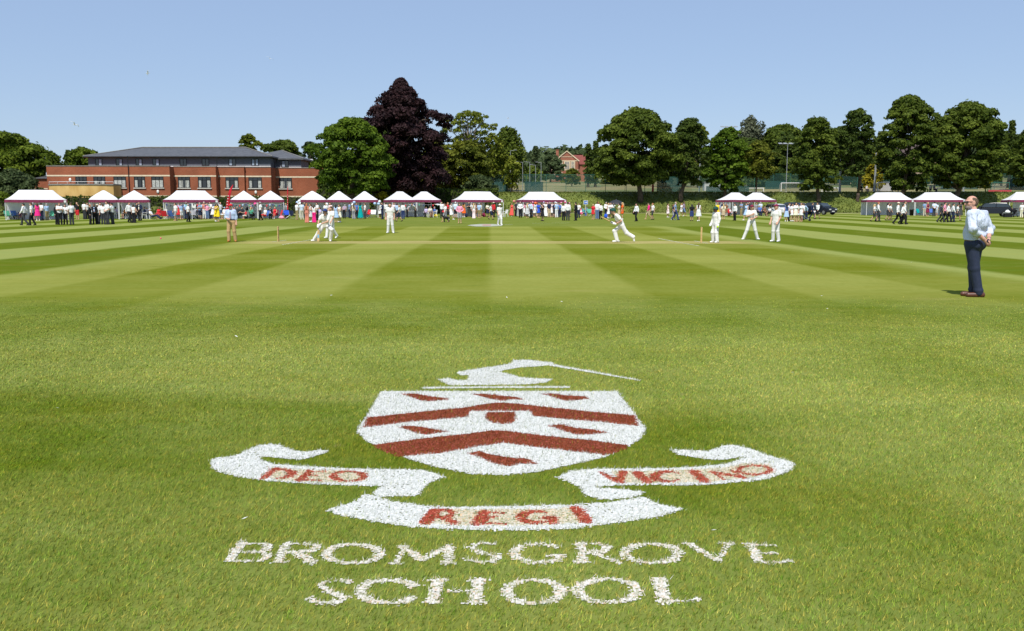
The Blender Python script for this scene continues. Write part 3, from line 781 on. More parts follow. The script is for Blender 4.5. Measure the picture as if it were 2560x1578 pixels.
def person(x, y, ps, yaw, kind, top, bot, hair, hairc, label, hat=None, hatc=None, sc=1.0, shoe='bk', skin=None, group=None, Z=None, at_=None, jac=None):
    """one spectator, standing at a photo pixel of the field"""
    d = POSES[ps]; loc = at_ if at_ is not None else G(x, y)
    o = empty('person', loc, R(yaw), label, 'person', group or 'spectators by the tents', sc)
    fem = kind in ('drs', 'max', 'skt', 'jum', 'mini')
    me = cached((ps, 'body', fem), lambda: sdf_mesh('body', body_prims(d, fem=fem), CH, .03))
    link('body', me, skin or SKIN, o)
    sl = {'trs': 'short', 'trl': 'long', 'sho': 'short', 'shl': 'long', 'drs': 'none', 'max': 'none', 'skt': 'short', 'jac': 'long', 'skl': 'long', 'jum': 'none', 'mini': 'short', 'trn': 'none'}[kind]
    link('dress_top' if kind in ('drs', 'max') and top == bot else 'top', cached((ps, sl, fem, kind == 'jac'), lambda: top_mesh(d, sl, CH, 1.08 if kind == 'jac' else 1.0, fem, 1.0, -.10 if kind == 'jac' else -.02)), cloth(top), o)
    if jac:      # shirt front under an open jacket
        pr = [C(d['che'] + A_(0, -.112, -.20), d['nk'] + A_(0, -.058, -.075), .048, .045, (1, 1, 1))]
        link('shirt_front', cached((ps, 'front'), lambda: sdf_mesh('shirt_front', pr, CH * .7, .02, .02)), cloth(jac), o)
    if kind in ('trs', 'trl', 'jac', 'trn'): link('trousers', cached((ps, 'tr'), lambda: trousers_mesh(d, CH)), cloth(bot), o)
    elif kind == 'jum': link('trousers', cached((ps, 'wide'), lambda: trousers_mesh(d, CH, 'wide')), cloth(bot), o)
    elif kind in ('sho', 'shl'): link('shorts', cached((ps, 'sho'), lambda: trousers_mesh(d, CH, 'knee')), cloth(bot), o)
    elif kind == 'max': link('skirt', cached((ps, 'maxi'), lambda: skirt_mesh(d, CH, .80, .12)), cloth(bot), o)
    elif kind == 'mini': link('skirt', cached((ps, 'mini'), lambda: skirt_mesh(d, CH, .34, .04)), cloth(bot), o)
    else: link('skirt', cached((ps, 'skirt', kind == 'drs'), lambda: skirt_mesh(d, CH, .46, .08 if kind == 'drs' else .03)), cloth(bot), o)
    for i in (0, 1): link('shoe', cached((ps, 'shoe', i), lambda: sdf_mesh('shoe', feet(d, .008, (i,)), CH * .8, .02)), cloth(shoe), o)
    if hair: link('hair', cached((ps, 'hair', hair), lambda: hair_mesh(d, hair, CH * .75)), hairm(hairc), o)
    if hat: link('hat', cached((ps, 'hat', hat), lambda: hat_mesh(d, hat, CH * .75)), cloth(hatc), o)
    return o
# ------------------------------------------------------------------ gazebos round the boundary
m_can, t, b = new_mat('white_canvas')
n = noise(t, 1.2, 4, obj=True)
c = n.mix((.74, .74, .75), (.84, .84, .84)); t.links.new(c.k, b.inputs['Base Color']); b.inputs['Roughness'].default_value = .7
bump(t, b, noise(t, 2.2, 3, obj=True), .25, .12)
tr = t.nodes.new('ShaderNodeBsdfTranslucent'); tr.inputs[0].default_value = (.8, .8, .84, 1)
mx = t.nodes.new('ShaderNodeMixShader'); mx.inputs[0].default_value = .22
t.links.new(b.outputs[0], mx.inputs[1]); t.links.new(tr.outputs[0], mx.inputs[2]); t.links.new(mx.outputs[0], t.nodes['Material Output'].inputs[0])
m_val = mat('maroon_valance', (.215, .032, .080), .75, .16, 2.5)
m_pole = mat('white_tent_pole', (.72, .72, .72), .4, .05, 5)
def tent(name, xa, xb, yb, yaw, ridge, label, D=3.0, curve=1.35, eave=2.04, peak=3.02, wall='full', side=None, W=None, group='gazebos along the boundary', hung=None):
    """front edge between photo columns xa and xb, its feet at photo row yb"""
    P0 = G((xa + xb) / 2, yb); s = pxm(P0.y)
    view = math.atan2((xa + xb) / 2 - CX, FPX)
    if W is None: W = (xb - xa) / s * math.cos(view) / max(.6, math.cos(R(yaw) + view))
    o = empty('gazebo', P0, R(yaw), label, 'tent', group)
    ns = 10; rows = 12; per = []
    def ringpt(k, a, b):
        sd, q = divmod(k, ns); q = q / ns
        return [(-a + 2 * a * q, -b), (a, -b + 2 * b * q), (a - 2 * a * q, b), (-a, b - 2 * b * q)][sd]
    V = []; F = []; n = 4 * ns
    for i in range(rows + 1):
        tt = i / rows; a = (W / 2) * (1 - tt) + ridge / 2 * tt; b_ = D / 2 * (1 - tt) + .03 * tt
        g = tt ** curve if curve >= 1 else tt ** curve
        for k in range(n):
            x, y = ringpt(k, a, b_); q = (k % ns) / ns
            sag = .05 * math.sin(q * math.pi) * (1 - tt) * (1 if curve > 1 else -.6)
            V.append((x, y + D / 2, eave + (peak - eave) * g - sag * 1.0 * (i > 0) - .02 * math.sin(q * math.pi) * (i == 0)))
    for i in range(rows):
        for k in range(n): F.append((i * n + k, i * n + (k + 1) % n, (i + 1) * n + (k + 1) % n, (i + 1) * n + k))
    V.append((0, D / 2, peak + .02)); top = len(V) - 1
    me = bpy.data.meshes.new('roof'); me.from_pydata(V, [], F + [(rows * n + k, rows * n + (k + 1) % n, top) for k in range(n)])
    for p in me.polygons: p.use_smooth = True
    link('roof', me, m_can, o)
    # valance hangs from the eave all round, with a ripple
    V = []; F = []; m_ = 96
    for k in range(m_):
        q = k / m_ * n; k0 = int(q); fr = q - k0
        x0, y0 = ringpt(k0 % n, W / 2 + .012, D / 2 + .012); x1, y1 = ringpt((k0 + 1) % n, W / 2 + .012, D / 2 + .012)
        x, y = x0 + (x1 - x0) * fr, y0 + (y1 - y0) * fr
        rp = 1 + .010 * math.sin(k * 2.1)
        for z in (eave - .015, eave - .16, eave - .30 + .012 * math.sin(k * .9)):
            rr = rp if z < eave - .1 else 1
            V.append((x * rr, y * rr + D / 2, z))
    for k in range(m_):
        q = (k + 1) % m_
        for j in (0, 1): F.append((k * 3 + j, q * 3 + j, q * 3 + j + 1, k * 3 + j + 1))
    me = bpy.data.meshes.new('valance'); me.from_pydata(V, [], F); link('valance', me, m_val, o)
    for px in (-W / 2 + .03, W / 2 - .03):
        for py in (.03, D - .03):
            MB().box(px - .028, px + .028, py - .028, py + .028, .01, eave - .02).box(px - .075, px + .075, py - .075, py + .075, 0, .012).build('pole', m_pole, o)
    for py in (.03, D - .03):
        MB().tube([(-W / 2, py, eave - .06), (0, py, eave - .34), (W / 2, py, eave - .06)], .016, 5).tube([(-W / 2, py, eave - .34), (0, py, eave - .06), (W / 2, py, eave - .34)], .016, 5).build('truss', m_pole, o)
    def cloth_wall(nm, x0, y0, x1, y1, z0=.02, z1=None):
        z1 = z1 or eave - .05; V = []; F = []; k = 24; ln = math.hypot(x1 - x0, y1 - y0); nx, ny = -(y1 - y0) / ln, (x1 - x0) / ln
        for i in range(k + 1):
            for j in range(5):
                f, g = i / k, j / 4; bl = .05 * math.sin(f * 9 + j) * (1 - g) + .03 * math.sin(f * 23)
                V.append((x0 + (x1 - x0) * f + nx * bl, y0 + (y1 - y0) * f + ny * bl, z0 + (z1 - z0) * g))
        for i in range(k):
            for j in range(4): F.append((i * 5 + j, i * 5 + 5 + j, i * 5 + 6 + j, i * 5 + 1 + j))
        me = bpy.data.meshes.new(nm); me.from_pydata(V, [], F); link(nm, me, m_wall, o)
    a, b_ = {'full': (0, 1), 'left': (0, .72), 'right': (.25, 1), 'none': (0, 0)}[wall]
    if b_: cloth_wall('back_wall', -W / 2 + .05 + a * (W - .1), D - .05, -W / 2 + .05 + b_ * (W - .1), D - .05)
    if side: cloth_wall('side_wall', (-1 if side == 'l' else 1) * (W / 2 - .06), .45, (-1 if side == 'l' else 1) * (W / 2 - .06), D - .1)
    for hx in (hung or []):
        MB().box(hx * W / 2 - .11, hx * W / 2 + .11, -.045, -.033, eave - .29, eave - .07).build('number_card', m_pole, o)
    TENT.append((o, W, D)); return o
m_wall, t, b = new_mat('grey_white_tent_wall')
c = noise(t, 1.5, 3, obj=True).mix((.56, .56, .60), (.66, .66, .69)); t.links.new(c.k, b.inputs['Base Color']); b.inputs['Roughness'].default_value = .85
tr = t.nodes.new('ShaderNodeBsdfTranslucent'); tr.inputs[0].default_value = (.6, .6, .66, 1)
mx = t.nodes.new('ShaderNodeMixShader'); mx.inputs[0].default_value = .3
t.links.new(b.outputs[0], mx.inputs[1]); t.links.new(tr.outputs[0], mx.inputs[2]); t.links.new(mx.outputs[0], t.nodes['Material Output'].inputs[0])
TENT = []
tent('A', 15.5, 172, 550, 27, 3.1, 'long white gazebo with maroon valance, by the big leafy tree at the hedge end', hung=[.93])
tent('B', 224.6, 298.3, 548, 23, .25, 'domed white gazebo behind the boy in black holding a straw hat', curve=.82)
tent('C', 298.8, 375.5, 548, 20, .12, 'peaked white gazebo behind the girl in white top and black trousers', curve=.92)
tent('D', 410, 549, 547.5, 18.5, 2.9, 'long white gazebo with bunting behind the woman in yellow', hung=[.93])
tent('E', 577.6, 644.7, 546.5, 16, .08, 'pointed white gazebo with bunting, directly right of the bent red banner', curve=1.0)
tent('F', 645.2, 711.5, 546.5, 15, .10, 'pointed white gazebo with bunting, beside the straight red banner', curve=.95)
tent('G', 752, 817.5, 545, 17, .20, 'domed white gazebo behind the woman in the coral jumpsuit', curve=.85)
tent('H', 818, 881.7, 544, 13, .25, 'middle pointed gazebo of the row of three with balloons', curve=1.03)
tent('I', 882.2, 946, 543.5, 12, .25, 'pointed gazebo with pale balloons on both its front poles', curve=1.03, wall='left')
tent('J', 981, 1042, 543, 24, .75, 'white gazebo joined at its right to another, behind the bareheaded fielder', D=3.6, curve=1.15, wall='full')
tent('K', 1042.5, 1103, 542.5, 24, .75, 'open white gazebo with seated people, under the dark purple tree', D=3.6, curve=1.2, wall='left')
tent('L', 1143, 1259.6, 542.5, 16, 3.2, 'long white gazebo behind the man in the pink jumper', curve=1.6, wall='left', side='l', hung=[.93])
tent('M', 1308, 1417, 541, 16, 3.3, 'long white gazebo crowded with guests in pink hats', curve=1.6, hung=[.93])
tent('N', 1831, 1885.5, 537.6, 28, 1.45, 'white gazebo with a side wall, behind the woman in the beige skirt', D=3.4, curve=1.4, side='l')
tent('O', 1886, 1940, 537.6, 28, 1.45, 'open white gazebo beside the parked white car', D=3.4, curve=1.4, wall='left')
tent('P', 2164.7, 2285.5, 538.5, -8.6, 3.2, 'empty long white gazebo with closed grey back wall', curve=1.5, hung=[.9])
tent('Q', 2286.5, 2414, 538.8, -8.6, 3.2, 'long white gazebo with green chairs behind the walking pupils', curve=1.5, hung=[.9])
tent('R', 2521, 2645, 541, -10, 3.2, 'white gazebo beside the open boot of the black car', curve=1.5, wall='right')

# ------------------------------------------------------------------ seats and small things
def wmat(c): return cloth(c)
m_steel = mat('grey_steel_tube', (.30, .31, .33), .4, .1, 6, .5, .6)
m_plast = mat('white_plastic', (.75, .75, .73), .45, .05, 6)
def camp_chair(p, yaw, c, label, sc=1.0):
    o = empty('camping_chair', p, R(yaw), label, 'chair', 'folding chairs on the grass', sc); f = cloth(c)
    s = MB()
    for i in range(6):
        for j in range(3): pass
    s.add([(-.27, -.24, .46), (.27, -.24, .46), (.25, .2, .36), (-.25, .2, .36), (-.27, -.24, .44), (.27, -.24, .44), (.25, .2, .34), (-.25, .2, .34)], [(0, 1, 2, 3), (7, 6, 5, 4), (0, 4, 5, 1), (1, 5, 6, 2), (2, 6, 7, 3), (3, 7, 4, 0)]).build('seat', f, o)
    MB().add([(-.25, .19, .38), (.25, .19, .38), (.29, .36, .92), (-.29, .36, .92), (-.25, .215, .38), (.25, .215, .38), (.29, .385, .92), (-.29, .385, .92)], [(0, 1, 2, 3), (7, 6, 5, 4), (0, 4, 5, 1), (1, 5, 6, 2), (2, 6, 7, 3), (3, 7, 4, 0)]).build('backrest', f, o)
    for sx in (-1, 1):
        MB().add([(sx * .29 - .04, -.28, .64), (sx * .29 + .04, -.28, .64), (sx * .31 + .04, .30, .66), (sx * .31 - .04, .30, .66), (sx * .29 - .04, -.28, .625), (sx * .29 + .04, -.28, .625), (sx * .31 + .04, .30, .645), (sx * .31 - .04, .30, .645)], [(0, 1, 2, 3), (7, 6, 5, 4), (0, 4, 5, 1), (1, 5, 6, 2), (2, 6, 7, 3), (3, 7, 4, 0)]).build('armrest', f, o)
        MB().tube([(sx * .27, -.26, .64), (sx * .28, .22, .012)], .012).build('leg', m_steel, o)
        MB().tube([(sx * .30, .37, .92), (sx * .27, .19, .36), (sx * .28, -.26, .012)], .012).build('leg', m_steel, o)
    MB().tube([(-.27, -.25, .012), (.25, -.23, .44)], .010).tube([(.27, -.25, .012), (-.25, -.235, .44)], .010).build('cross_brace', m_steel, o)
    return o
def plastic_chair(p, yaw, label):
    o = empty('plastic_chair', p, R(yaw), label, 'chair', 'white plastic chairs')
    MB().box(-.22, .22, -.22, .2, .43, .455).build('seat', m_plast, o)
    bk = MB()
    for x in (-.18, -.06, .06, .18): bk.add([(x - .035, .19, .45), (x + .035, .19, .45), (x + .035, .28, .82), (x - .035, .28, .82), (x - .035, .21, .45), (x + .035, .21, .45), (x + .035, .30, .82), (x - .035, .30, .82)], [(0, 1, 2, 3), (7, 6, 5, 4), (0, 4, 5, 1), (1, 5, 6, 2), (2, 6, 7, 3), (3, 7, 4, 0)])
    bk.box(-.23, .23, .275, .305, .80, .88).build('backrest', m_plast, o)
    for sx in (-1, 1):
        for y0, y1 in ((-.2, -.25), (.18, .25)): MB().tube([(sx * .2, y0, .43), (sx * .25, y1, .0)], [.035, .025], 6).build('leg', m_plast, o)
        MB().tube([(sx * .25, -.2, .43), (sx * .26, -.2, .63), (sx * .26, .22, .66)], .022, 6).build('armrest', m_plast, o)
    return o
def table(p, yaw, label, w=1.6, c='lg'):
    o = empty('folding_table', p, R(yaw), label, 'table')
    MB().box(-w / 2, w / 2, -.35, .35, .70, .735).build('tabletop', cloth(c), o)
    for sx in (-1, 1):
        for sy in (-1, 1): MB().tube([(sx * (w / 2 - .15), sy * .28, .70), (sx * (w / 2 - .1), sy * .3, 0)], .018).build('leg', m_steel, o)
    return o
def balloon(px, py, Y, c, label, r=.17):
    p = at(px, py, Y); o = empty('balloon', p, 0, label, 'balloon', 'balloons tied to the gazebos')
    MB().lathe([(.001, -r * 1.22), (.018, -r * 1.2), (.01, -r * 1.12), (r * .45, -r * .85), (r * .85, -r * .35), (r, .1 * r), (r * .85, r * .55), (r * .5, r * .88), (.001, r)], n=12).build('envelope', mat('balloon_' + c, WARD[c], .3, .05, 4, .5), o, True)
    MB().tube([(0, 0, -r * 1.2), (.03, 0, -r * 2.2), (0, .02, -r * 3.4)], .006, 4).build('string', m_plast, o)
    return o
# ------------------------------------------------------------------ brick
def brick_mat(name, a, b_, mortar, scale=1.0):
    m, t, b = new_mat(name)
    tc = t.nodes.new('ShaderNodeTexCoord'); mp = t.nodes.new('ShaderNodeMapping'); mp.inputs['Rotation'].default_value = (R(90), 0, 0)
    t.links.new(tc.outputs['Object'], mp.inputs[0])
    k = t.nodes.new('ShaderNodeTexBrick'); k.inputs['Scale'].default_value = 1 / .225 * .5 * scale; k.inputs['Color1'].default_value = (*a, 1); k.inputs['Color2'].default_value = (*b_, 1); k.inputs['Mortar'].default_value = (*mortar, 1)
    k.inputs['Mortar Size'].default_value = .018; k.inputs['Brick Width'].default_value = .5; k.inputs['Row Height'].default_value = .17
    t.links.new(mp.outputs[0], k.inputs['Vector'])
    n = noise(t, .35, 4, obj=True).sm(.25, .75)
    mxn = t.nodes.new('ShaderNodeMix'); mxn.data_type = 'RGBA'; mxn.blend_type = 'MULTIPLY'; mxn.inputs[0].default_value = 1
    c = n.mix((.82, .82, .82), (1.12, 1.1, 1.08))
    t.links.new(k.outputs[0], mxn.inputs[6]); t.links.new(c.k, mxn.inputs[7]); t.links.new(mxn.outputs[2], b.inputs['Base Color'])
    b.inputs['Roughness'].default_value = .9; b.inputs['Specular IOR Level'].default_value = .15
    return m
m_brick = brick_mat('red_brick', (.265, .076, .036), (.325, .100, .049), (.29, .14, .09))
m_cream = mat('cream_stone', (.66, .56, .40), .85, .1, 3)
m_cap = mat('grey_stone_coping', (.22, .21, .19), .85, .15, 3)
m_clad = mat('blue_grey_cladding', (.088, .100, .122), .6, .06, 4)
m_frame = mat('black_window_frame', (.015, .016, .018), .4, .1, 5)
m_sill = mat('pale_sill', (.55, .53, .47), .8, .1, 4)
m_ochre, t, b = new_mat('ochre_render')
c = noise(t, .8, 5, obj=True, stretch=(1, 1, .5)).sm(.3, .72).mix((.50, .30, .085), (.66, .44, .16)); t.links.new(c.k, b.inputs['Base Color']); b.inputs['Roughness'].default_value = .9
m_slate, t, b = new_mat('slate_roof')
n = noise(t, 1.6, 4, obj=True, stretch=(1, 3, 3)).sm(.3, .7); rows_ = noise(t, .35, 3, obj=True)
c = (n * .7 + rows_ * .3).mix((.050, .051, .055), (.120, .122, .128)); t.links.new(c.k, b.inputs['Base Color']); b.inputs['Roughness'].default_value = .55
m_glass, t, b = new_mat('dark_window_glass')
b.inputs['Base Color'].default_value = (.012, .015, .018, 1); b.inputs['Roughness'].default_value = .05; b.inputs['Specular IOR Level'].default_value = .9
m_curt = mat('pale_curtain', (.40, .41, .38), .9, .3, 7)
m_blind = mat('blue_grey_blind', (.30, .36, .44), .7, .08, 4)
m_lampw = mat('white_opal_lamp', (.72, .72, .68), .4, .04, 4)
m_rail = mat('white_handrail', (.70, .70, .68), .5, .05, 4)
m_redtile = mat('clay_roof_tile', (.19, .052, .040), .8, .2, 2.5)
def window(parent, x0, x1, z0, z1, y, style):
    """black framed casement standing in a wall whose face is at y; x,z in the building's own metres"""
    y -= .055; o = MB(); w = .07
    o.box(x0, x1, y - .03, y + .05, z0, z0 + w).box(x0, x1, y - .03, y + .05, z1 - w, z1).box(x0, x0 + w, y - .03, y + .05, z0 + w, z1 - w).box(x1 - w, x1, y - .03, y + .05, z0 + w, z1 - w)
    n = 3 if style[0] == 'b' else 2
    for i in range(1, n):
        xm = x0 + (x1 - x0) * i / n; o.box(xm - .03, xm + .03, y - .028, y + .045, z0 + w, z1 - w)
    if n == 3: zt = z0 + (z1 - z0) * .72; o.box(x0 + w, x1 - w, y - .026, y + .043, zt - .03, zt + .03)
    f = o.build('window', m_frame, parent)
    MB().box(x0 + w, x1 - w, y + .034, y + .050, z0 + w, z1 - w).build('pane', m_glass, f)
    cs = {'b1': [(.02, .98)], 'b2': [(.03, .34), (.80, .97)], 'b3': [(.04, .40), (.62, .95)], 'b4': [(.03, .22), (.74, .97)], 'b0': [], 's1': [(.05, .46)], 's2': [(.54, .95)], 's3': [(.05, .36), (.64, .95)], 's0': []}[style]
    for a, b_ in cs:
        # drawn curtains hang just behind the glass line, pleated
        mb = MB(); xa, xb = x0 + w + (x1 - x0 - 2 * w) * a, x0 + w + (x1 - x0 - 2 * w) * b_; k = 10
        V = []; F = []
        for i in range(k + 1):
            for zz in (z0 + w, z1 - w - ((z1 - z0) * .25 if style[0] == 'b' else 0)): V.append((xa + (xb - xa) * i / k, y + .012 - .006 * (i % 2), zz))
        F = [(2 * i, 2 * i + 2, 2 * i + 3, 2 * i + 1) for i in range(k)]
        mb.add(V, F).build('curtain', m_blind if style[0] == 's' else m_curt, f)
    if style[0] == 'b': MB().box(x0 - .12, x1 + .12, y - .12, y + .02, z0 - .14, z0 - .003).build('sill', m_sill, f)
    return f

# the long brick hall behind the hedge
YH = 139.0
bx = lambda px, Y: (px - CX) / FPX * Y * ca / 1.0
bz = lambda py, Y: EYE + (HORIZON - py) / FPX * Y
hall = empty('brick_hall', (bx(420, YH), YH, .62), 0, 'long two storey red brick building with slate roof and grey upper floor', 'building')
H0 = hall.location
ZP, ZS1, ZS0, ZB = 7.95 - H0.z, 6.52 - H0.z, 3.36 - H0.z, 0
def lx(px, Y): return bx(px, Y) - H0.x
def ly(Y): return Y - H0.y
walls = [(122, 428, 139.0), (438, 543, 140.7), (552, 613.5, 141.9), (616, 680, 142.4), (693, 800, 145.4)]
BACK = ly(152.0)
edges = []
for i, (a, b_, Y) in enumerate(walls):
    xa = lx(a, Y); xb = lx(b_, Y)
    edges.append([xa, xb, ly(Y)])
for i in range(len(edges) - 1): edges[i + 1][0] = edges[i][1]      # each bay starts where the last one ends
for i, (xa, xb, y0) in enumerate(edges):
    wl = MB().box(xa, xb, y0, BACK, 0, ZP).build('wall', m_brick, hall)
    MB().box(xa, xb + .06, y0 - .06, y0 + .35, ZP + .003, ZP + .12).build('coping', m_cap, wl)
    for z0 in (ZS1, ZS0): MB().box(xa, xb + .03, y0 - .035, y0 - .003, z0 - .11, z0 + .11).build('string_course', m_cream, wl)
# upper storey in boards, set back behind the parapet
UY = 143.2; uy = ly(UY); ux0, ux1 = lx(227, UY), lx(680, UY); uy2 = ly(146.6); ux2 = lx(756, 146.6)
ZE = 9.55 - H0.z
up = MB().box(ux0, ux1, uy, BACK - .1, ZP - .2, ZE).build('upper_wall', m_clad, hall)
up2 = MB().box(ux1 + .003, ux2, uy2, BACK - .1, ZP - .2, ZE - .02).build('upper_wall', m_clad, hall)
MB().box(ux0, ux1, uy - .05, uy - .003, ZP + .13, ZP + .26).build('flashing', m_rail, up)
MB().box(ux1, ux2, uy2 - .05, uy2 - .003, ZP + .13, ZP + .26).build('flashing', m_rail, up2)
def hip(x0, x1, y0, y1, z0, z1, inset):
    ym = (y0 + y1) / 2
    v = [(x0, y0, z0), (x1, y0, z0), (x1, y1, z0), (x0, y1, z0), (x0 + inset, ym, z1), (x1 - inset, ym, z1), (x0, y0, z0 - .22), (x1, y0, z0 - .22), (x1, y1, z0 - .22), (x0, y1, z0 - .22)]
    return MB().add(v, [(0, 1, 5, 4), (1, 2, 5), (2, 3, 4, 5), (3, 0, 4), (0, 6, 7, 1), (1, 7, 8, 2), (2, 8, 9, 3), (3, 9, 6, 0), (6, 9, 8, 7)])
r2 = hip(ux1 - 6, ux2 + .5, uy2 - .55, uy2 + 13, ZE + .02, ZE + 1.75, 5.2).build('roof', m_slate, hall)
r1 = hip(ux0 - .55, ux1 + .45, uy - .55, uy + 15, ZE + .2, ZE + 2.05, 6.4).build('roof', m_slate, hall)
MB().tube([(ux0 + 5.85, uy + 6.95, ZE + 2.07), (ux1 - 5.95, uy + 6.95, ZE + 2.07)], .09, 6).build('ridge_tile', m_cap, r1)
MB().tube([(ux1 + .45, uy - .55, ZE + .22), (ux1 - 5.95, uy + 6.95, ZE + 2.07)], .07, 6).build('hip_tile', m_cap, r1)
MB().tube([(ux0 - .55, uy - .55, ZE + .22), (ux0 + 5.85, uy + 6.95, ZE + 2.07)], .07, 6).build('hip_tile', m_cap, r1)
MB().tube([(ux2 + .5, uy2 - .55, ZE + .04), (ux2 - 4.7, uy2 + 6.2, ZE + 1.77)], .07, 6).build('hip_tile', m_cap, r2)
MB().tube([(ux0 - .5, uy - .62, ZE + .06), (ux1 + .45, uy - .62, ZE + .06)], .07, 6).build('gutter', m_frame, hall)
for a, b_, st in ((245,262,'s2'),(296,312.5,'s2'),(345,361.5,'s2'),(387,404,'s2'),(454.6,471.8,'s0'),(509.5,527.4,'s0'),(576,594,'s1'),(632.5,650.8,'s3')):
    window(hall, lx(a, UY), lx(b_, UY), 8.24 - H0.z, 9.32 - H0.z, uy, st)
window(hall, lx(707, 146.6), lx(725, 146.6), 8.14 - H0.z, 9.22 - H0.z, uy2, 's1')
for a, b_, st, wi in ((288,318.5,'b1',0),(339,366,'b2',0),(382,412,'b1',0),(448,478,'b3',1),(498,530,'b4',1),(566.7,598.4,'b4',2),(623.8,656.8,'b4',3),(700,731.7,'b3',4)):
    Y = walls[wi][2]; window(hall, lx(a, Y), lx(b_, Y), 4.66 - H0.z, 6.38 - H0.z, ly(Y), st)
for a, b_ in ((193, 221), (238, 267)): window(hall, lx(a, 139), lx(b_, 139), 4.2 - H0.z, 6.38 - H0.z, 0, 'b0' if a < 200 else 'b3')
for a, b_, wi in ((340,366,0),(384,412,0),(450,476,1),(500,530,1),(568,598,2),(626,656,3),(702,730,4)):
    Y = walls[wi][2]; window(hall, lx(a, Y), lx(b_, Y), 1.5 - H0.z, 3.05 - H0.z, ly(Y), 'b0')
for px, py, wi in ((180, 451, 0), (397, 480, 0), (641, 481.5, 3)):
    Y = walls[wi][2]; p = (lx(px, Y), ly(Y) - .08, bz(py, Y) - H0.z)
    MB().lathe([(.001, -.28), (.14, -.22), (.2, -.08), (.2, .08), (.14, .22), (.001, .28)], p, 10, 1, .45).build('wall_lamp', m_lampw, hall, True)
for px, Y in ((326, 138.9), (547, 141.8), (689.5, 145.3)): MB().tube([(lx(px, Y), ly(Y) - .07, 0), (lx(px, Y), ly(Y) - .07, ZE)], .055, 6).build('drainpipe', m_frame, hall)
# bowed ochre porch with a terrace on top
px0, px1 = lx(117, 135.5), lx(279, 135.5); pf = ly(135.6); zt = bz(464, 135.5) - H0.z
poly_ = [(px0, -.003)] + [(px0 + (px1 - px0) * i / 12, pf + .9 - 1.1 * math.sin(math.pi * i / 12) ** .7 * 1.0) for i in range(13)] + [(px1 + .1, -.003)]
n = len(poly_); v = [(x, y, 0) for x, y in poly_] + [(x, y, zt) for x, y in poly_]
pm = MB().add(v, [tuple(range(n))[::-1], tuple(range(n, 2 * n))] + [(i, (i + 1) % n, (i + 1) % n + n, i + n) for i in range(n)]).build('porch_wall', m_ochre, hall)
cxp = (px0 + px1) / 2
v = [(cxp + (x - cxp) * 1.012, y - .08, zt + .002) for x, y in poly_] + [(cxp + (x - cxp) * 1.012, y - .08, zt + .20) for x, y in poly_]
MB().add(v, [tuple(range(n))[::-1], tuple(range(n, 2 * n))] + [(i, (i + 1) % n, (i + 1) % n + n, i + n) for i in range(n)]).build('coping', m_cap, pm)
hr = MB().tube([(x, y + .12, zt + .52) for x, y in poly_[1:-1]], .035, 6)
for x, y in poly_[1:-1:2]: hr.tube([(x, y + .12, zt + .2), (x, y + .12, zt + .52)], .02, 5)
hr.build('handrail', m_rail, pm)
# low wing on the far side
wy = ly(146.5); wx0 = lx(88, 146.5); wx1 = lx(124, 146.5)
wg = MB().box(wx0, wx1, wy, wy + 8, 0, bz(448, 146.5) - H0.z).build('wing_wall', m_brick, hall)
zz = bz(448, 146.5) - H0.z + .002
MB().add([(wx0 - .3, wy - .3, zz), (wx1 + .6, wy - .3, zz), (wx1 + .6, wy + 8, zz), (wx0 - .3, wy + 8, zz), (wx0 + 1.2, wy + 4, zz + .75), (wx1 + .6, wy + 4, zz + .75)], [(0, 1, 5, 4), (1, 2, 5), (2, 3, 4, 5), (3, 0, 4), (0, 3, 2, 1)]).build('roof', m_slate, wg)
MB().box(wx0 - .02, wx1, wy - .03, wy - .003, bz(474, 146.5) - H0.z, bz(471.5, 146.5) - H0.z).build('string_course', m_cream, wg)
# annexe with a white fascia and a dish, to the right of the slate roof
an = empty('brick_annexe', (bx(778, 156), 156, .8), 0, 'small brick block with white fascia and satellite dish between roof and tree', 'building')
MB().box(-2.0, 3, 0, 6, 0, bz(404, 156) - .8).build('wall', m_brick, an)
MB().box(-2.2, 3.2, -.25, 6.2, bz(404, 156) - .79, bz(400.5, 156) - .8).build('fascia', m_rail, an)
dish = MB().lathe([(.001, 0), (.25, .03), (.42, .14), (.40, .14), (.001, .03)], (0, 0, 0), 12).build('dish', m_cap, an)
dish.rotation_euler = (R(80), 0, R(20)); dish.location = (-1.25, -.35, bz(413, 156) - .8)

# gabled brick house on the rise
YG = 275.0
gh = empty('gabled_house', (bx(1416, YG), YG, float(ground_z(0, YG)) - .1), 0, 'red brick house with stone dressed gable and tall chimney on the far rise', 'house')
g0 = gh.location
gx = lambda px: bx(px, YG) - g0.x
gz = lambda py: bz(py, YG) - g0.z
m_brick2 = brick_mat('old_red_brick', (.26, .070, .040), (.31, .10, .060), (.36, .24, .17), .8)
m_buffst = mat('buff_stone', (.60, .50, .34), .85, .1, 2)
wl = MB().prism([(gx(1387), 0), (gx(1445), 0), (gx(1445), gz(405)), (gx(1418), gz(382.5)), (gx(1414), gz(382.5)), (gx(1387), gz(405))], 0, 9).build('gable_wall', m_brick2, gh)
cp = MB()
cp.tube([(gx(1385), -.08, gz(405.5)), (gx(1416), -.08, gz(381)), (gx(1447), -.08, gz(405.5))], .22, 4)
cp.box(gx(1387), gx(1445), -.07, -.003, gz(405.6), gz(403.6)).box(gx(1400), gx(1432), -.07, -.003, gz(395.6), gz(394.4)).box(gx(1387), gx(1445), -.07, -.003, gz(428), gz(426)).build('stone_band', m_buffst, wl)
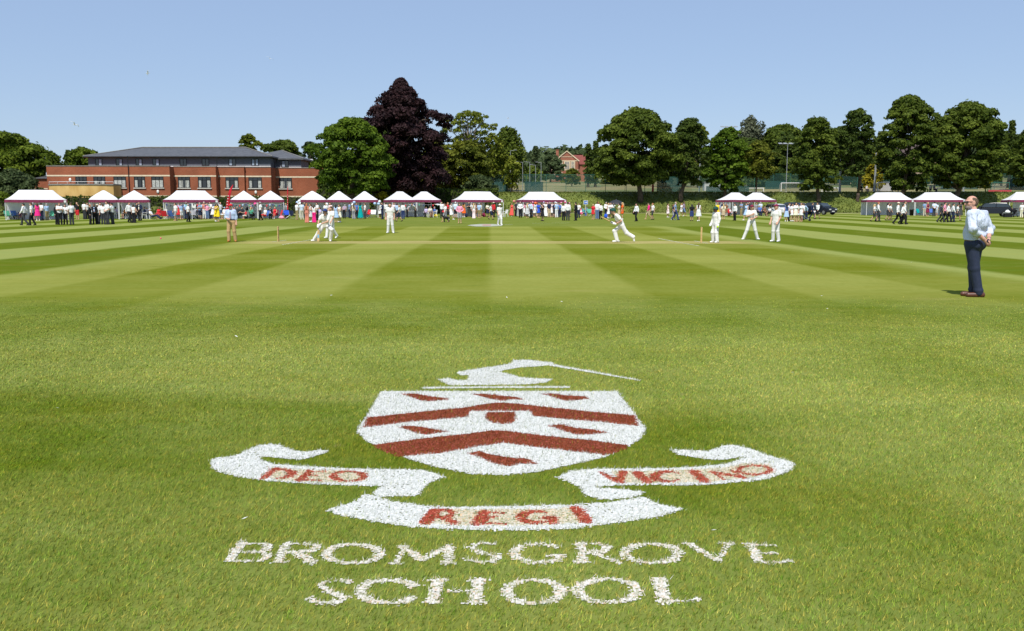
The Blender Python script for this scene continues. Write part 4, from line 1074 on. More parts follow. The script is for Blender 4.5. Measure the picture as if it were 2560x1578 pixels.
for a, b_ in ((1397, 1405), (1411, 1422), (1427, 1435)):
    f = MB().box(gx(a) - .22, gx(b_) + .22, -.10, -.003, gz(425.8), gz(405.8)).build('window', m_buffst, wl)
    MB().box(gx(a) + .1, gx(b_) - .1, -.13, -.103, gz(424.5), gz(407)).build('pane', mat('leaded_glass', (.16, .17, .18), .25, .2, 3), f)
    g_ = MB()
    for k in (1, 2): g_.box(gx(a) + (gx(b_) - gx(a)) * k / 3 - .06, gx(a) + (gx(b_) - gx(a)) * k / 3 + .06, -.15, -.133, gz(424.5), gz(407))
    g_.box(gx(a), gx(b_), -.152, -.134, gz(415.8), gz(414.6)).build('mullion', m_buffst, f)
lw = MB().box(gx(1377), gx(1405), -3.2, -.003, 0, gz(428)).build('front_wing', m_brick2, gh)
MB().box(gx(1376), gx(1406), -3.35, -.01, gz(428) + .003, gz(426.6)).build('parapet', m_buffst, lw)
for a, b_ in ((1378.5, 1385), (1397, 1404)):
    f = MB().box(gx(a), gx(b_), -3.3, -3.203, gz(453), gz(434)).build('window', m_buffst, lw)
    MB().box(gx(a) + .18, gx(b_) - .18, -3.33, -3.303, gz(452), gz(435)).build('pane', MATS['leaded_glass'], f)
MB().box(gx(1390), gx(1396.5), 1.5, 2.6, gz(405), gz(378)).box(gx(1389.4), gx(1397), 1.4, 2.7, gz(378) + .002, gz(376.8)).build('chimney', m_brick2, gh)
mr = MB().prism([(gx(1445) - .02, 0), (gx(1475), 0), (gx(1475), gz(412)), (gx(1445) - .02, gz(412))], 1.2, 9.6).build('main_wall', m_brick2, gh)
MB().add([(gx(1443), .8, gz(413)), (gx(1476), .8, gz(413)), (gx(1476), 5.4, gz(388)), (gx(1430), 5.4, gz(388)), (gx(1443), 10, gz(413)), (gx(1476), 10, gz(413))], [(0, 1, 2, 3), (3, 2, 5, 4), (0, 3, 4), (1, 5, 2), (0, 4, 5, 1)]).build('roof', m_redtile, gh)
MB().add([(gx(1385), .05, gz(404)), (gx(1416), .05, gz(381.2)), (gx(1447), .05, gz(404)), (gx(1385), 9.2, gz(404)), (gx(1416), 9.2, gz(381.2)), (gx(1447), 9.2, gz(404))], [(0, 1, 4, 3), (1, 2, 5, 4), (0, 3, 5, 2)]).build('roof', m_redtile, gh)
# long low block glimpsed through the trees on the right
YL = 262.0
lb_ = empty('brown_roofed_block', (bx(2210, YL), YL, float(ground_z(0, YL)) - .1), 0, 'long pale block with brown roof half hidden behind the bank trees', 'building')
l0 = lb_.location; gx2 = lambda px: bx(px, YL) - l0.x; gz2 = lambda py: bz(py, YL) - l0.z
w2 = MB().box(gx2(2090), gx2(2345), 0, 12, 0, gz2(390)).build('wall', mat('pale_brown_brick', (.36, .27, .19), .9, .15, 1), lb_)
MB().add([(gx2(2086), -.6, gz2(390) + .003), (gx2(2350), -.6, gz2(390) + .003), (gx2(2350), 12.6, gz2(390) + .003), (gx2(2086), 12.6, gz2(390) + .003), (gx2(2100), 6, gz2(355)), (gx2(2336), 6, gz2(355))], [(0, 1, 5, 4), (1, 2, 5), (2, 3, 4, 5), (3, 0, 4), (0, 3, 2, 1)]).build('roof', mat('brown_roof_tile', (.085, .060, .055), .8, .2, 1.5), lb_)
for a in range(2100, 2340, 24):
    f = MB().box(gx2(a), gx2(a + 9), -.06, -.003, gz2(418), gz2(402)).build('window', m_buffst, w2)
    MB().box(gx2(a + 1), gx2(a + 8), -.08, -.062, gz2(417), gz2(403)).build('pane', MATS['leaded_glass'], f)
# terracotta roofed hut under the copper beech
hut = empty('tiled_hut', (bx(1072, 139), 139, .75), R(8), 'small hut with orange tiled roof in the shade of the purple tree', 'hut')
MB().box(-2.6, 2.6, 0, 3.4, 0, 2.5).build('wall', mat('dark_timber', (.06, .045, .035), .85, .2, 3), hut)
MB().add([(-3, -.5, 2.5), (3, -.5, 2.5), (3, 1.7, 3.6), (-3, 1.7, 3.6), (-3, 3.9, 2.5), (3, 3.9, 2.5)], [(0, 1, 2, 3), (3, 2, 5, 4), (0, 3, 4), (1, 5, 2), (0, 4, 5, 1)]).build('roof', mat('terracotta_tile', (.46, .22, .12), .85, .2, 3), hut)
# ------------------------------------------------------------------ foliage
def leaf_mat(name, dark, light, trans=.35):
    m, t, b = new_mat(name)
    a = attr(t, 'tint')
    c = a.mix(dark, light)
    n = noise(t, .25, 3, obj=False).sm(.3, .7)
    mm = t.nodes.new('ShaderNodeMix'); mm.data_type = 'RGBA'; mm.blend_type = 'MULTIPLY'; mm.inputs[0].default_value = 1
    v = n.mix((.78, .80, .78), (1.18, 1.12, 1.1)); t.links.new(c.k, mm.inputs[6]); t.links.new(v.k, mm.inputs[7]); c = Q(t, mm.outputs[2])
    t.links.new(c.k, b.inputs['Base Color']); b.inputs['Roughness'].default_value = .55; b.inputs['Specular IOR Level'].default_value = .08
    tr = t.nodes.new('ShaderNodeBsdfTranslucent'); t.links.new(c.k, tr.inputs[0])
    mx = t.nodes.new('ShaderNodeMixShader'); mx.inputs[0].default_value = trans
    t.links.new(b.outputs[0], mx.inputs[1]); t.links.new(tr.outputs[0], mx.inputs[2]); t.links.new(mx.outputs[0], t.nodes['Material Output'].inputs[0])
    return m
LEAF = dict(
    green=leaf_mat('leaf_green', (.050, .085, .008), (.185, .250, .026)),
    vivid=leaf_mat('leaf_vivid', (.040, .080, .006), (.150, .235, .022)),
    oak=leaf_mat('leaf_oak', (.042, .072, .010), (.160, .212, .030)),
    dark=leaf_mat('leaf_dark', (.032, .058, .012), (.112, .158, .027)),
    yel=leaf_mat('leaf_yellow_green', (0.0688, 0.1000, 0.0075), (0.2500, 0.2875, 0.0375)),
    oliv=leaf_mat('leaf_olive', (0.0585, 0.0806, 0.0078), (0.1950, 0.2145, 0.0286)),
    gold=leaf_mat('leaf_golden', (0.2000, 0.1800, 0.0100), (0.4600, 0.4000, 0.0350)),
    purple=leaf_mat('leaf_copper_purple', (.016, .009, .011), (.056, .028, .030), .2),
    blue=leaf_mat('leaf_blue_green', (.034, .058, .022), (.115, .155, .060)),
    silver=leaf_mat('leaf_silver', (0.0750, 0.0900, 0.0500), (0.2000, 0.2250, 0.1400)),
    hedge=leaf_mat('leaf_hedge', (0.0322, 0.0575, 0.0092), (0.0978, 0.1380, 0.0230)),
    pale=leaf_mat('leaf_pale', (0.0900, 0.1200, 0.0200), (0.2600, 0.3000, 0.0900)),
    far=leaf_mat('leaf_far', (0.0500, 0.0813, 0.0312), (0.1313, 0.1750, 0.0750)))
BARK = mat('bark', (.085, .062, .045), .95, .3, 3)
BARKP = mat('pale_bark', (.30, .26, .22), .9, .3, 3)
def cards(C, Nrm, size, rg, tint):
    """leaf sprays: bent four-cornered cards around points C facing roughly Nrm"""
    n = len(C)
    N_ = Nrm + rg.normal(0, .55, (n, 3)); N_ /= np.linalg.norm(N_, axis=1)[:, None] + 1e-9
    r = rg.normal(0, 1, (n, 3)); U = np.cross(N_, r); U /= np.linalg.norm(U, axis=1)[:, None] + 1e-9
    W = np.cross(N_, U)
    s = size * rg.uniform(.55, 1.3, n); a = s[:, None] * U; b = (s * rg.uniform(.45, .8, n))[:, None] * W; d = (s * rg.uniform(-.35, .1, n))[:, None] * N_
    V = np.stack([C - a + d, C - b * .9, C + a * .9 + d, C + b], 1).reshape(-1, 3)
    return V, np.arange(4 * n).reshape(-1, 4)
def crown_mesh(name, lobes, rg, dens, size, up=.35, droop=0.):
    Cs, Ns, Ts = [], [], []
    for (c, r) in lobes:
        area = 4 * math.pi * ((r[0] * r[1]) ** 1.6 + 2 * (((r[0] + r[1]) / 2 * r[2]) ** 1.6)) ** (1 / 1.6) / 3 ** (1 / 1.6)
        n = max(12, int(area * dens))
        d = rg.normal(0, 1, (n, 3)); d /= np.linalg.norm(d, axis=1)[:, None]
        d[:, 2] = np.where(d[:, 2] < -.35, -d[:, 2] * .8, d[:, 2])
        rad = rg.uniform(.62, 1.08, n) ** .7 * np.where(rg.uniform(0, 1, n) < .14, rg.uniform(1.03, 1.20, n), 1)
        P = np.array(c) + d * rad[:, None] * np.array(r)
        P[:, 2] -= droop * rg.uniform(0, 1, n) ** 2
        Cs.append(P); Ns.append(d + A_(0, 0, up)); Ts.append(np.clip(rg.normal(.45, .24, n) + rg.normal(0, .13), 0, 1))
    C = np.concatenate(Cs); V, F = cards(C, np.concatenate(Ns), size, rg, None)
    me = mesh_np(name, V, F); face_attr(me, 'tint', np.concatenate(Ts)); return me
def tree(name, px, top, width, bottom, Y, leaf, label, prof='round', base=None, nl=34, dens=10, size=.36, trunk=.32, seed=0, fork=False, bark=None, depth=.8, gap=.62, lobe=.26, branches=7, skew=0., trunk_px=None, cat='tree', group=None, droop=0., lean_=0.):
    """a tree whose crown spans photo rows top..bottom and the given width in photo pixels, standing at distance Y"""
    rg = np.random.default_rng(seed + 100)
    s = FPX / Y
    X = (px - CX) / s; zt = EYE + (HORIZON - top) / s; zb = EYE + (HORIZON - bottom) / s; hw = width / s / 2 * 1.10; nl = int(nl * 1.7); lobe *= .80
    tx = (trunk_px - CX) / s if trunk_px is not None else X
    z0 = float(ground_z(tx, Y)) if base is None else base
    o = empty(name, (tx, Y, z0 - .05), 0, label, cat, group)
    H = zt - zb; lobes = []
    def rad(f):
        if prof == 'round': return math.sin(math.pi * (.10 + .86 * f) ** .9) ** .62
        if prof == 'cone': return max(.06, (1 - f) ** .75 * min(1, .55 + 3 * f))
        if prof == 'beech': return float(np.interp(f, (0, .12, .45, .62, .68, .80, .90, 1), (.78, .88, 1.0, 1.0, .90, .50, .24, .07)))
        if prof == 'column': return .75 + .25 * math.sin(math.pi * f) if f < .8 else max(.15, (1 - f) / .2 * .8)
        if prof == 'dome': return max(.1, math.sqrt(max(0, 1 - f * f)))
        if prof == 'umbrella': return max(.08, math.sin(math.pi * min(1, max(0, f) ** 1.6 * .62 + .22)) ** .8 * (1 if f < .9 else .8))
        return 1
    for i in range(nl):
        f = (i + rg.uniform(.1, .9)) / nl
        if prof in ('round', 'umbrella'): f = f ** .85
        th = i * 2.39996 + rg.uniform(-.5, .5); rr = rad(f) * hw * rg.choice((.84, .95, 1.0, 1.06, 1.16) if prof != 'beech' else (.86, .94, 1.0, 1.03))
        q = rg.uniform(gap, 1.0) if rg.uniform() > .22 else rg.uniform(.1, gap)
        r = max(.5, hw * lobe * rg.uniform(.7, 1.35) * (1 if prof not in ('cone',) else (.55 + .7 * (1 - f))))
        r = min(r, max(.5, rr * .75)); e = max(0, rr - r * .75)
        c = (X - tx + skew * hw * f + math.cos(th) * e * q, math.sin(th) * e * q * depth, zb - z0 + r * .5 + f * max(.1, H - r * 1.25))
        lobes.append((c, (r * rg.uniform(.95, 1.3), r * rg.uniform(.9, 1.2), r * rg.uniform(.6, .85))))
    me = crown_mesh('crown', lobes, rg, dens * 1.45, size * .80, droop=droop)
    link('crown', me, LEAF[leaf], o)
    tb = MB(); top_z = zb - z0 + H * .55
    def limb(p0, p1, r0, r1, n=6):
        p0, p1 = Vector(p0), Vector(p1); L = (p1 - p0).length
        pts = [p0.lerp(p1, i / 5) + Vector((rg.normal(0, .03), rg.normal(0, .03), .08 * math.sin(i / 5 * math.pi))) * L * (0 < i < 5) for i in range(6)]
        tb.tube(pts, [r0 + (r1 - r0) * i / 5 for i in range(6)], n)
        return pts
    cx0 = X - tx
    if fork:
        k = limb((0, 0, -.2), (0, 0, max(.6, (zb - z0) * .35)), trunk * 1.15, trunk)
        forks = [limb(k[-1], (cx0 + sx * hw * .35, 0, top_z), trunk * .8, trunk * .2) for sx in (-1, 1)]
        stem = forks[0] + forks[1]
    else:
        stem = [Vector((0, 0, -.2)), Vector((lean_ * .3, 0, (zb - z0) * .5)), Vector((cx0 * .3 + lean_, 0, zb - z0 + .1)), Vector((cx0 * .7, 0, zb - z0 + H * .3)), Vector((cx0, 0, top_z))]
        tb.tube(stem, [trunk * 1.35, trunk, trunk * .85, trunk * .6, trunk * .22], 8)
    bl = sorted(lobes, key=lambda l: rg.uniform())[:branches]
    for c, r in bl:
        zz = min(c[2] - .2, top_z) * rg.uniform(.62, .88)
        q = min(stem, key=lambda p: abs(p.z - max(zz, (zb - z0) * .8)))
        limb(q, c, trunk * .33, trunk * .07, 5)
    tb.build('trunk', bark or BARK, o, True)
    return o
T_ = 'trees round the ground'
tree('leafy_tree', 25, 330, 225, 492, 150, 'green', 'big rounded leafy green tree at the far end of the brick hall', 'round', base=.8, nl=46, dens=9, size=.42, seed=1, lobe=.24)
tree('dark_conical_tree', 188, 378, 46, 424, 190, 'dark', 'dark pointed tree just left of the slate roof', 'cone', base=1, nl=16, dens=8, size=.5, seed=2)
tree('bright_tree', 225, 370, 90, 430, 180, 'green', 'bright green tree showing over the ochre porch, behind the hall', 'round', base=1, nl=22, dens=8, size=.46, seed=3)
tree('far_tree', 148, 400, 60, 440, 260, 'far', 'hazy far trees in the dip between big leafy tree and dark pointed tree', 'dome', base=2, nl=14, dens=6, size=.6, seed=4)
tree('tall_bright_tree', 634, 338, 56, 395, 180, 'yel', 'yellow green round topped tree rising behind the slate roof', 'round', base=1, nl=20, dens=10, size=.42, seed=5, gap=.5)
tree('domed_tree', 715, 352, 95, 410, 200, 'oak', 'dark green domed tree behind the right end of the slate roof', 'round', base=1, nl=26, dens=9, size=.46, seed=6)
tree('pine_tree', 780, 355, 46, 425, 185, 'blue', 'bluish pine behind the satellite dish, next to the sycamore', 'round', base=1, nl=14, dens=8, size=.46, seed=7)
tree('sycamore', 884, 296, 192, 492, 121, 'vivid', 'broad bright green tree hiding the right end of the brick hall', 'round', base=.6, nl=85, dens=13, size=.30, trunk=.45, seed=8, lobe=.19, gap=.75)
tree('copper_beech', 1008, 202, 256, 488, 129, 'purple', 'tall dark purple leaved tree, highest of all', 'beech', base=.6, nl=150, dens=12, size=.30, trunk=.6, seed=9, lobe=.165, gap=.45, branches=12)
tree('open_crowned_tree', 1172, 281, 132, 372, 150, 'yel', 'thin crowned yellow green tree with bare limbs beside the purple tree', 'umbrella', base=1.2, nl=30, dens=9, size=.30, trunk=.42, seed=10, gap=.7, lobe=.16, branches=26, bark=BARKP)
tree('spreading_tree', 1163, 352, 150, 470, 146, 'oliv', 'dense olive green crown under the bare limbed tree', 'round', base=1.2, nl=44, dens=9, size=.36, seed=11, lobe=.22)
tree('drooping_tree', 1264, 318, 96, 462, 158, 'oak', 'tall drooping green tree at the right end of the middle group', 'round', nl=40, dens=10, size=.36, seed=12, lobe=.26, droop=1.4, skew=.1)
tree('tall_yellowish_tree', 1232, 330, 74, 440, 152, 'yel', 'yellow green tree with hanging sprays before the drooping tree', 'column', base=2.2, nl=26, dens=8, size=.34, seed=13, droop=1.2)
tree('robinia', 1280, 388, 44, 470, 150.5, 'yel', 'slim bright yellow green tree by the court fence lamp posts', 'column', nl=20, dens=9, size=.28, trunk=.12, seed=14, droop=.5)
tree('laurel_bush', 1200, 436, 90, 490, 141, 'blue', 'glossy grey green bush behind the left edge of the long gazebo', 'dome', base=.9, nl=22, dens=11, size=.28, trunk=.1, seed=15, cat='bush')
tree('cedar', 1338, 366, 34, 440, 225, 'blue', 'pale blue green conifer with open top in the gap', 'cone', nl=20, dens=8, size=.42, seed=16)
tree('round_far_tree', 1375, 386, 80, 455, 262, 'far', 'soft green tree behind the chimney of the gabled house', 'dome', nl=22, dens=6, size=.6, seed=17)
tree('dark_gap_tree', 1330, 415, 74, 462, 200, 'oak', 'dark low tree behind the thin lamp posts in the gap', 'dome', nl=20, dens=8, size=.46, seed=18)
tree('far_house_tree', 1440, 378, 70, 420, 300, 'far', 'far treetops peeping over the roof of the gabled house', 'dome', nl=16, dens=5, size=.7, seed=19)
tree('cypress', 1468, 361, 26, 462, 190, 'dark', 'shorter of the two slim cypresses beside the gabled house', 'column', nl=24, dens=12, size=.32, seed=20)
tree('cypress', 1486, 353, 30, 462, 191, 'dark', 'taller of the two slim cypresses beside the gabled house', 'column', nl=26, dens=12, size=.32, seed=21)
tree('yew_bush', 1428, 420, 58, 464, 200, 'oliv', 'rounded golden green bush in front of the gabled house', 'dome', nl=18, dens=9, size=.36, trunk=.12, seed=22, cat='bush')
tree('oak', 1588, 274, 206, 470, 144.6, 'oak', 'largest oak on the bank, trunk bare below, left of the bank trees', 'round', nl=100, dens=12, size=.34, trunk=.42, seed=23, trunk_px=1598, lobe=.19, gap=.7, branches=12)
tree('ash', 1716, 298, 108, 470, 144.6, 'dark', 'dark fine leaved tree on the bank right of the largest oak', 'round', nl=54, dens=11, size=.30, trunk=.36, seed=24, trunk_px=1698, lobe=.24, branches=9)
tree('lime_tree', 1742, 314, 60, 420, 185, 'yel', 'pale yellowish treetop peeping between the dark ash and the maple', 'round', nl=20, dens=9, size=.42, seed=25)
tree('maple', 1812, 322, 118, 482, 144.6, 'vivid', 'clumpy bright green maple behind the twin gazebos', 'round', nl=56, dens=11, size=.36, trunk=.3, seed=26, trunk_px=1806, lobe=.23)
tree('young_tree', 1888, 352, 96, 452, 144.6, 'oliv', 'small olive tree with thin stem behind the twin gazebos and white goal', 'round', nl=40, dens=13, size=.26, trunk=.14, seed=27, trunk_px=1884, lobe=.24)
tree('birch', 1866, 290, 66, 372, 205, 'silver', 'wispy grey birch rising behind the maple', 'column', nl=30, dens=4.5, size=.40, seed=28, droop=2.4, lobe=.34, bark=BARKP)
tree('far_wood_tree', 1945, 312, 150, 460, 205, 'oak', 'hazy green crown behind the floodlight with twin heads', 'round', nl=36, dens=8, size=.5, seed=29)
tree('field_maple', 2030, 298, 122, 482, 144.6, 'oak', 'full crowned green tree low over the bank, right of the goal', 'round', nl=64, dens=12, size=.33, trunk=.34, seed=30, trunk_px=2040, lobe=.23)
tree('forked_tree', 2128, 276, 96, 448, 144.6, 'dark', 'dark tree with a forked trunk next to the golden bush', 'round', nl=50, dens=11, size=.33, trunk=.26, seed=31, trunk_px=2137, lobe=.25, fork=True)
tree('golden_tree', 2174, 384, 66, 474, 158, 'gold', 'bright golden yellow bush behind the pale lamp post', 'cone', nl=30, dens=11, size=.30, trunk=.14, seed=32, cat='bush')
tree('tall_oak', 2262, 243, 150, 484, 144.6, 'oak', 'tall oak with pointed top behind the empty gazebo', 'round', nl=86, dens=12, size=.34, trunk=.4, seed=33, trunk_px=2242, lobe=.20, gap=.66, skew=-.12, branches=10)
tree('broad_oak', 2402, 260, 186, 478, 144.6, 'oak', 'broad spreading oak behind the green chairs gazebo', 'round', nl=96, dens=12, size=.34, trunk=.48, seed=34, trunk_px=2380, lobe=.20, gap=.7, branches=12)
tree('golden_shrub', 2452, 425, 34, 474, 155, 'gold', 'small golden shrub by the red and green goal', 'round', nl=14, dens=11, size=.28, trunk=.1, seed=35, cat='bush')
tree('golden_far_tree', 2447, 345, 30, 425, 190, 'gold', 'tall yellow tree just visible through the broad oak', 'column', nl=16, dens=9, size=.36, seed=36)
tree('scots_pine', 2508, 306, 60, 440, 185, 'dark', 'dark layered pine at the right of the broad oak', 'cone', nl=34, dens=9, size=.42, seed=37)
tree('edge_tree', 2560, 325, 110, 474, 165, 'oak', 'green tree cut by the frame edge behind the black car', 'round', nl=44, dens=9, size=.4, seed=38)
tree('pale_far_tree', 2190, 330, 60, 420, 235, 'pale', 'pale yellow green treetop between forked tree and tall oak', 'round', nl=18, dens=7, size=.5, seed=39)
tree('pale_far_tree', 2540, 328, 50, 400, 240, 'silver', 'pale grey green treetop behind the dark layered pine', 'round', nl=18, dens=6, size=.55, seed=40)
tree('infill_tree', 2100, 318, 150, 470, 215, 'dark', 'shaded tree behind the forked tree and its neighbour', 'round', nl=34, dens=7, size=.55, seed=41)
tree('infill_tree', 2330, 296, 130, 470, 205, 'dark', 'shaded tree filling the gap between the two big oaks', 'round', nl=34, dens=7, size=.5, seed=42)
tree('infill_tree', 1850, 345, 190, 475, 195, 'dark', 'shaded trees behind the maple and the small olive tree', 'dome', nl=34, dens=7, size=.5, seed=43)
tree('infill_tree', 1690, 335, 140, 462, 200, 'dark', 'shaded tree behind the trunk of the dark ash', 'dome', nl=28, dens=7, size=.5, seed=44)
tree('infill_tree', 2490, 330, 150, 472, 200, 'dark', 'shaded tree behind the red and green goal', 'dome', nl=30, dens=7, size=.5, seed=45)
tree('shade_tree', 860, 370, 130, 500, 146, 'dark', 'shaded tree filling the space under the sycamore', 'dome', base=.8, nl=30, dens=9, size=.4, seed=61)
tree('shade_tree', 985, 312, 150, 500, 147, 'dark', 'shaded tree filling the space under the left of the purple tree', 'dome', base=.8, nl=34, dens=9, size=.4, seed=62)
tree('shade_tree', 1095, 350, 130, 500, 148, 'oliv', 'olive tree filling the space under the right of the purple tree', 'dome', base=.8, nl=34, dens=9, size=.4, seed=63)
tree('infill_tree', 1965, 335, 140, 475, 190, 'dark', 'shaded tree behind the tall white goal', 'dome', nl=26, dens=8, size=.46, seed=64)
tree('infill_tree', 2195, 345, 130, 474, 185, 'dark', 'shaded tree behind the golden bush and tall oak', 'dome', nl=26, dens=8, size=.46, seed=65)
tree('infill_tree', 1560, 420, 130, 470, 230, 'oliv', 'olive tree beyond the court fence left of the largest oak trunk', 'dome', nl=22, dens=7, size=.5, seed=66)
# the end of the field on the left: shrubs and clipped hedge
tree('grey_shrub', 48, 420, 140, 500, 139, 'blue', 'tall grey green shrub in front of the big leafy tree', 'dome', base=.7, nl=30, dens=9, size=.32, trunk=.1, seed=46, cat='bush')
tree('yellow_shrub', 16, 478, 60, 505, 130, 'green', 'low bright green shrub at the left end of the hedge', 'dome', base=.7, nl=14, dens=11, size=.28, trunk=.08, seed=47, cat='bush')
tree('flowering_shrub', 8, 512, 40, 545, 112, 'pale', 'pale flowering shrub beside the first gazebo', 'dome', base=.5, nl=14, dens=14, size=.22, trunk=.06, seed=48, cat='bush')
tree('flowering_shrub', 396, 514, 52, 542, 112, 'pale', 'pale green shrub against the hedge behind the seated woman in red', 'dome', base=.5, nl=14, dens=14, size=.22, trunk=.06, seed=49, cat='bush')
tree('amber_shrub', 958, 478, 36, 506, 126, 'gold', 'amber shrub lit in the dark gap between the gazebos', 'round', base=.6, nl=12, dens=10, size=.26, trunk=.08, seed=50, cat='bush')
def hedge(name, x0, x1, Y, top, thick, leaf, label, dens=16, size=.22):
    rg = np.random.default_rng(77 + x0); s = FPX / Y; xa, xb = (x0 - CX) / s, (x1 - CX) / s; zt = EYE + (HORIZON - top) / s; z0 = float(field_z(Y))
    o = empty(name, ((xa + xb) / 2, Y, z0), 0, label, 'hedge'); W = xb - xa; H = zt - z0
    n = int((W * H + W * thick + thick * H) * dens)
    P = np.stack([rg.uniform(-W / 2, W / 2, n), rg.uniform(0, thick, n), rg.uniform(0, H, n)], 1); Nn = np.zeros((n, 3))
    w_ = rg.uniform(0, 1, n); fr = w_ < H / (H + thick) * .95; P[fr, 1] = rg.normal(0, .07, fr.sum()); Nn[fr, 1] = -1
    tp = ~fr; P[tp, 2] = H + rg.normal(0, .07, tp.sum()); Nn[tp, 2] = 1
    P[:, 2] += .10 * np.sin(P[:, 0] * .5) * (P[:, 2] / H)
    V, F = cards(P, Nn + A_(0, 0, .3), size, rg, None); me = mesh_np('leaves', V, F); face_attr(me, 'tint', np.clip(rg.normal(.45, .25, n), 0, 1))
    link('leaves', me, LEAF[leaf], o)
    MB().box(-W / 2, W / 2, .12, thick - .05, 0, H - .1).build('twigs', mat('hedge_twigs', (.030, .034, .014), .95, .2, 2), o)
    return o
hedge('clipped_hedge', -40, 800, 133, 493, 1.6, 'hedge', 'long clipped hedge in front of the brick hall')
hedge('laurel_hedge', 796, 1245, 134, 474, 2.2, 'dark', 'dark shaded hedge under the sycamore and the purple tree', 12, .3)
# rough clumps on the bank
rg = np.random.default_rng(5); n = 26000
X_ = rg.uniform(-12, 112, n); Y_ = rg.uniform(140.2, 149.8, n)
Z_ = ground_z(X_, Y_); h_ = rg.uniform(.06, .26, n)
a_ = rg.uniform(0, 6.28, n); wv = rg.uniform(.04, .12, n)
B = np.stack([X_, Y_, Z_], 1); sd = np.stack([np.cos(a_), np.sin(a_), a_ * 0], 1) * wv[:, None]; upv = np.stack([rg.normal(0, .12, n), rg.normal(-.08, .12, n), h_], 1)
me = mesh_np('long_grass', np.stack([B - sd, B + sd, B + upv], 1).reshape(-1, 3), np.arange(3 * n).reshape(-1, 3)); face_attr(me, 'tint', rg.uniform(0, 1, n))
tag(link('long_grass', me, leaf_mat('long_grass', (.075, .110, .010), (.19, .215, .038), .3)), kind='stuff')
# woods on the skyline
rg = np.random.default_rng(9); lob = []
for i in range(260):
    x = rg.uniform(-330, 330); y = rg.uniform(330, 430); z = float(ground_z(x, y)); r = rg.uniform(3, 6)
    lob.append(((x, y, z + rg.uniform(1, 9.5 if x > 0 else 7.5)), (r * 1.3, r, r)))
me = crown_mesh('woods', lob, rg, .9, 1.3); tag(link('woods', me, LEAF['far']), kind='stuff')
# ------------------------------------------------------------------ the players and the two standing men
m_shirtw = mat('cricket_white', (.74, .73, .68), .85, .06, 10); m_trw = mat('cricket_trouser', (.72, .71, .68), .85, .06, 10)
m_padw = mat('white_pad', (.76, .76, .74), .7, .05, 12); m_bat = mat('willow_bat', (.58, .40, .20), .5, .15, 6); m_grip = mat('dark_grip', (.03, .03, .05), .7, .2, 20)
def player(x, y, d, yaw, label, hpx=None, sc=None, sleeves='short', hat=None, hatc=None, hair='sh', hairc='br', shirt=None, trs=None, skin=None, pads=False, gloves=None, shoe='wh', h=.014, fat=1., hem=.0):
    loc = G(x, y); sc = sc or hpx / pxm(loc.y) / 1.73
    o = empty('person', loc, R(yaw), label, 'person', 'players and officials on the field', sc)
    link('body', sdf_mesh('body', body_prims(d, True, fat), h, .028), skin or SKIN, o)
    link('shirt', top_mesh(d, sleeves, h, 1.06 * fat, False, 1.15, hem), shirt or m_shirtw, o)
    link('trousers', trousers_mesh(d, h, 'ankle', fat, 1.10), trs or m_trw, o)
    for i in (0, 1): link('shoe', sdf_mesh('shoe', feet(d, .010, (i,)), h, .02), cloth(shoe), o)
    if hair: link('hair', hair_mesh(d, hair, h), hairm(hairc), o)
    if hat: link({'cap': 'cap', 'helmet': 'helmet'}.get(hat, 'hat'), hat_mesh(d, hat, h), cloth(hatc), o)
    if hat == 'helmet':
        f, r = face_dirs(d); hd = d['hd']; g = MB()
        for q in (-.01, -.045, -.08): g.tube([hd + r * .09 + A_(0, 0, q) + f * .02, hd + f * .135 + r * .05 + A_(0, 0, q), hd + f * .135 - r * .05 + A_(0, 0, q), hd - r * .09 + A_(0, 0, q) + f * .02], .006, 4)
        g.tube([hd + f * .137 + A_(0, 0, .05), hd + f * .139 + A_(0, 0, -.085)], .006, 4).build('face_guard', m_grip, o)
    if pads:
        for i in (0, 1):
            k, a = d['kn'][i], d['an'][i]; fw = d['toe'][i] - d['an'][i]; fw[2] = 0; n_ = np.linalg.norm(fw); fw = fw / n_ if n_ > .03 else A_(0, -1, 0)
            up_ = k + (d['hip'][i] - k) * .28
            link('leg_pad', sdf_mesh('leg_pad', [C(k + fw * .03, a + fw * .03 + A_(0, 0, .02), .085, .075), C(up_ + fw * .04, k + fw * .04, .075, .090)], h, .02), m_padw, o)
    if gloves:
        for i in (0, 1): link('glove', sdf_mesh('glove', [C(d['wr'][i], d['ha'][i], .050, .058)], h, .02), cloth(gloves), o)
    return o
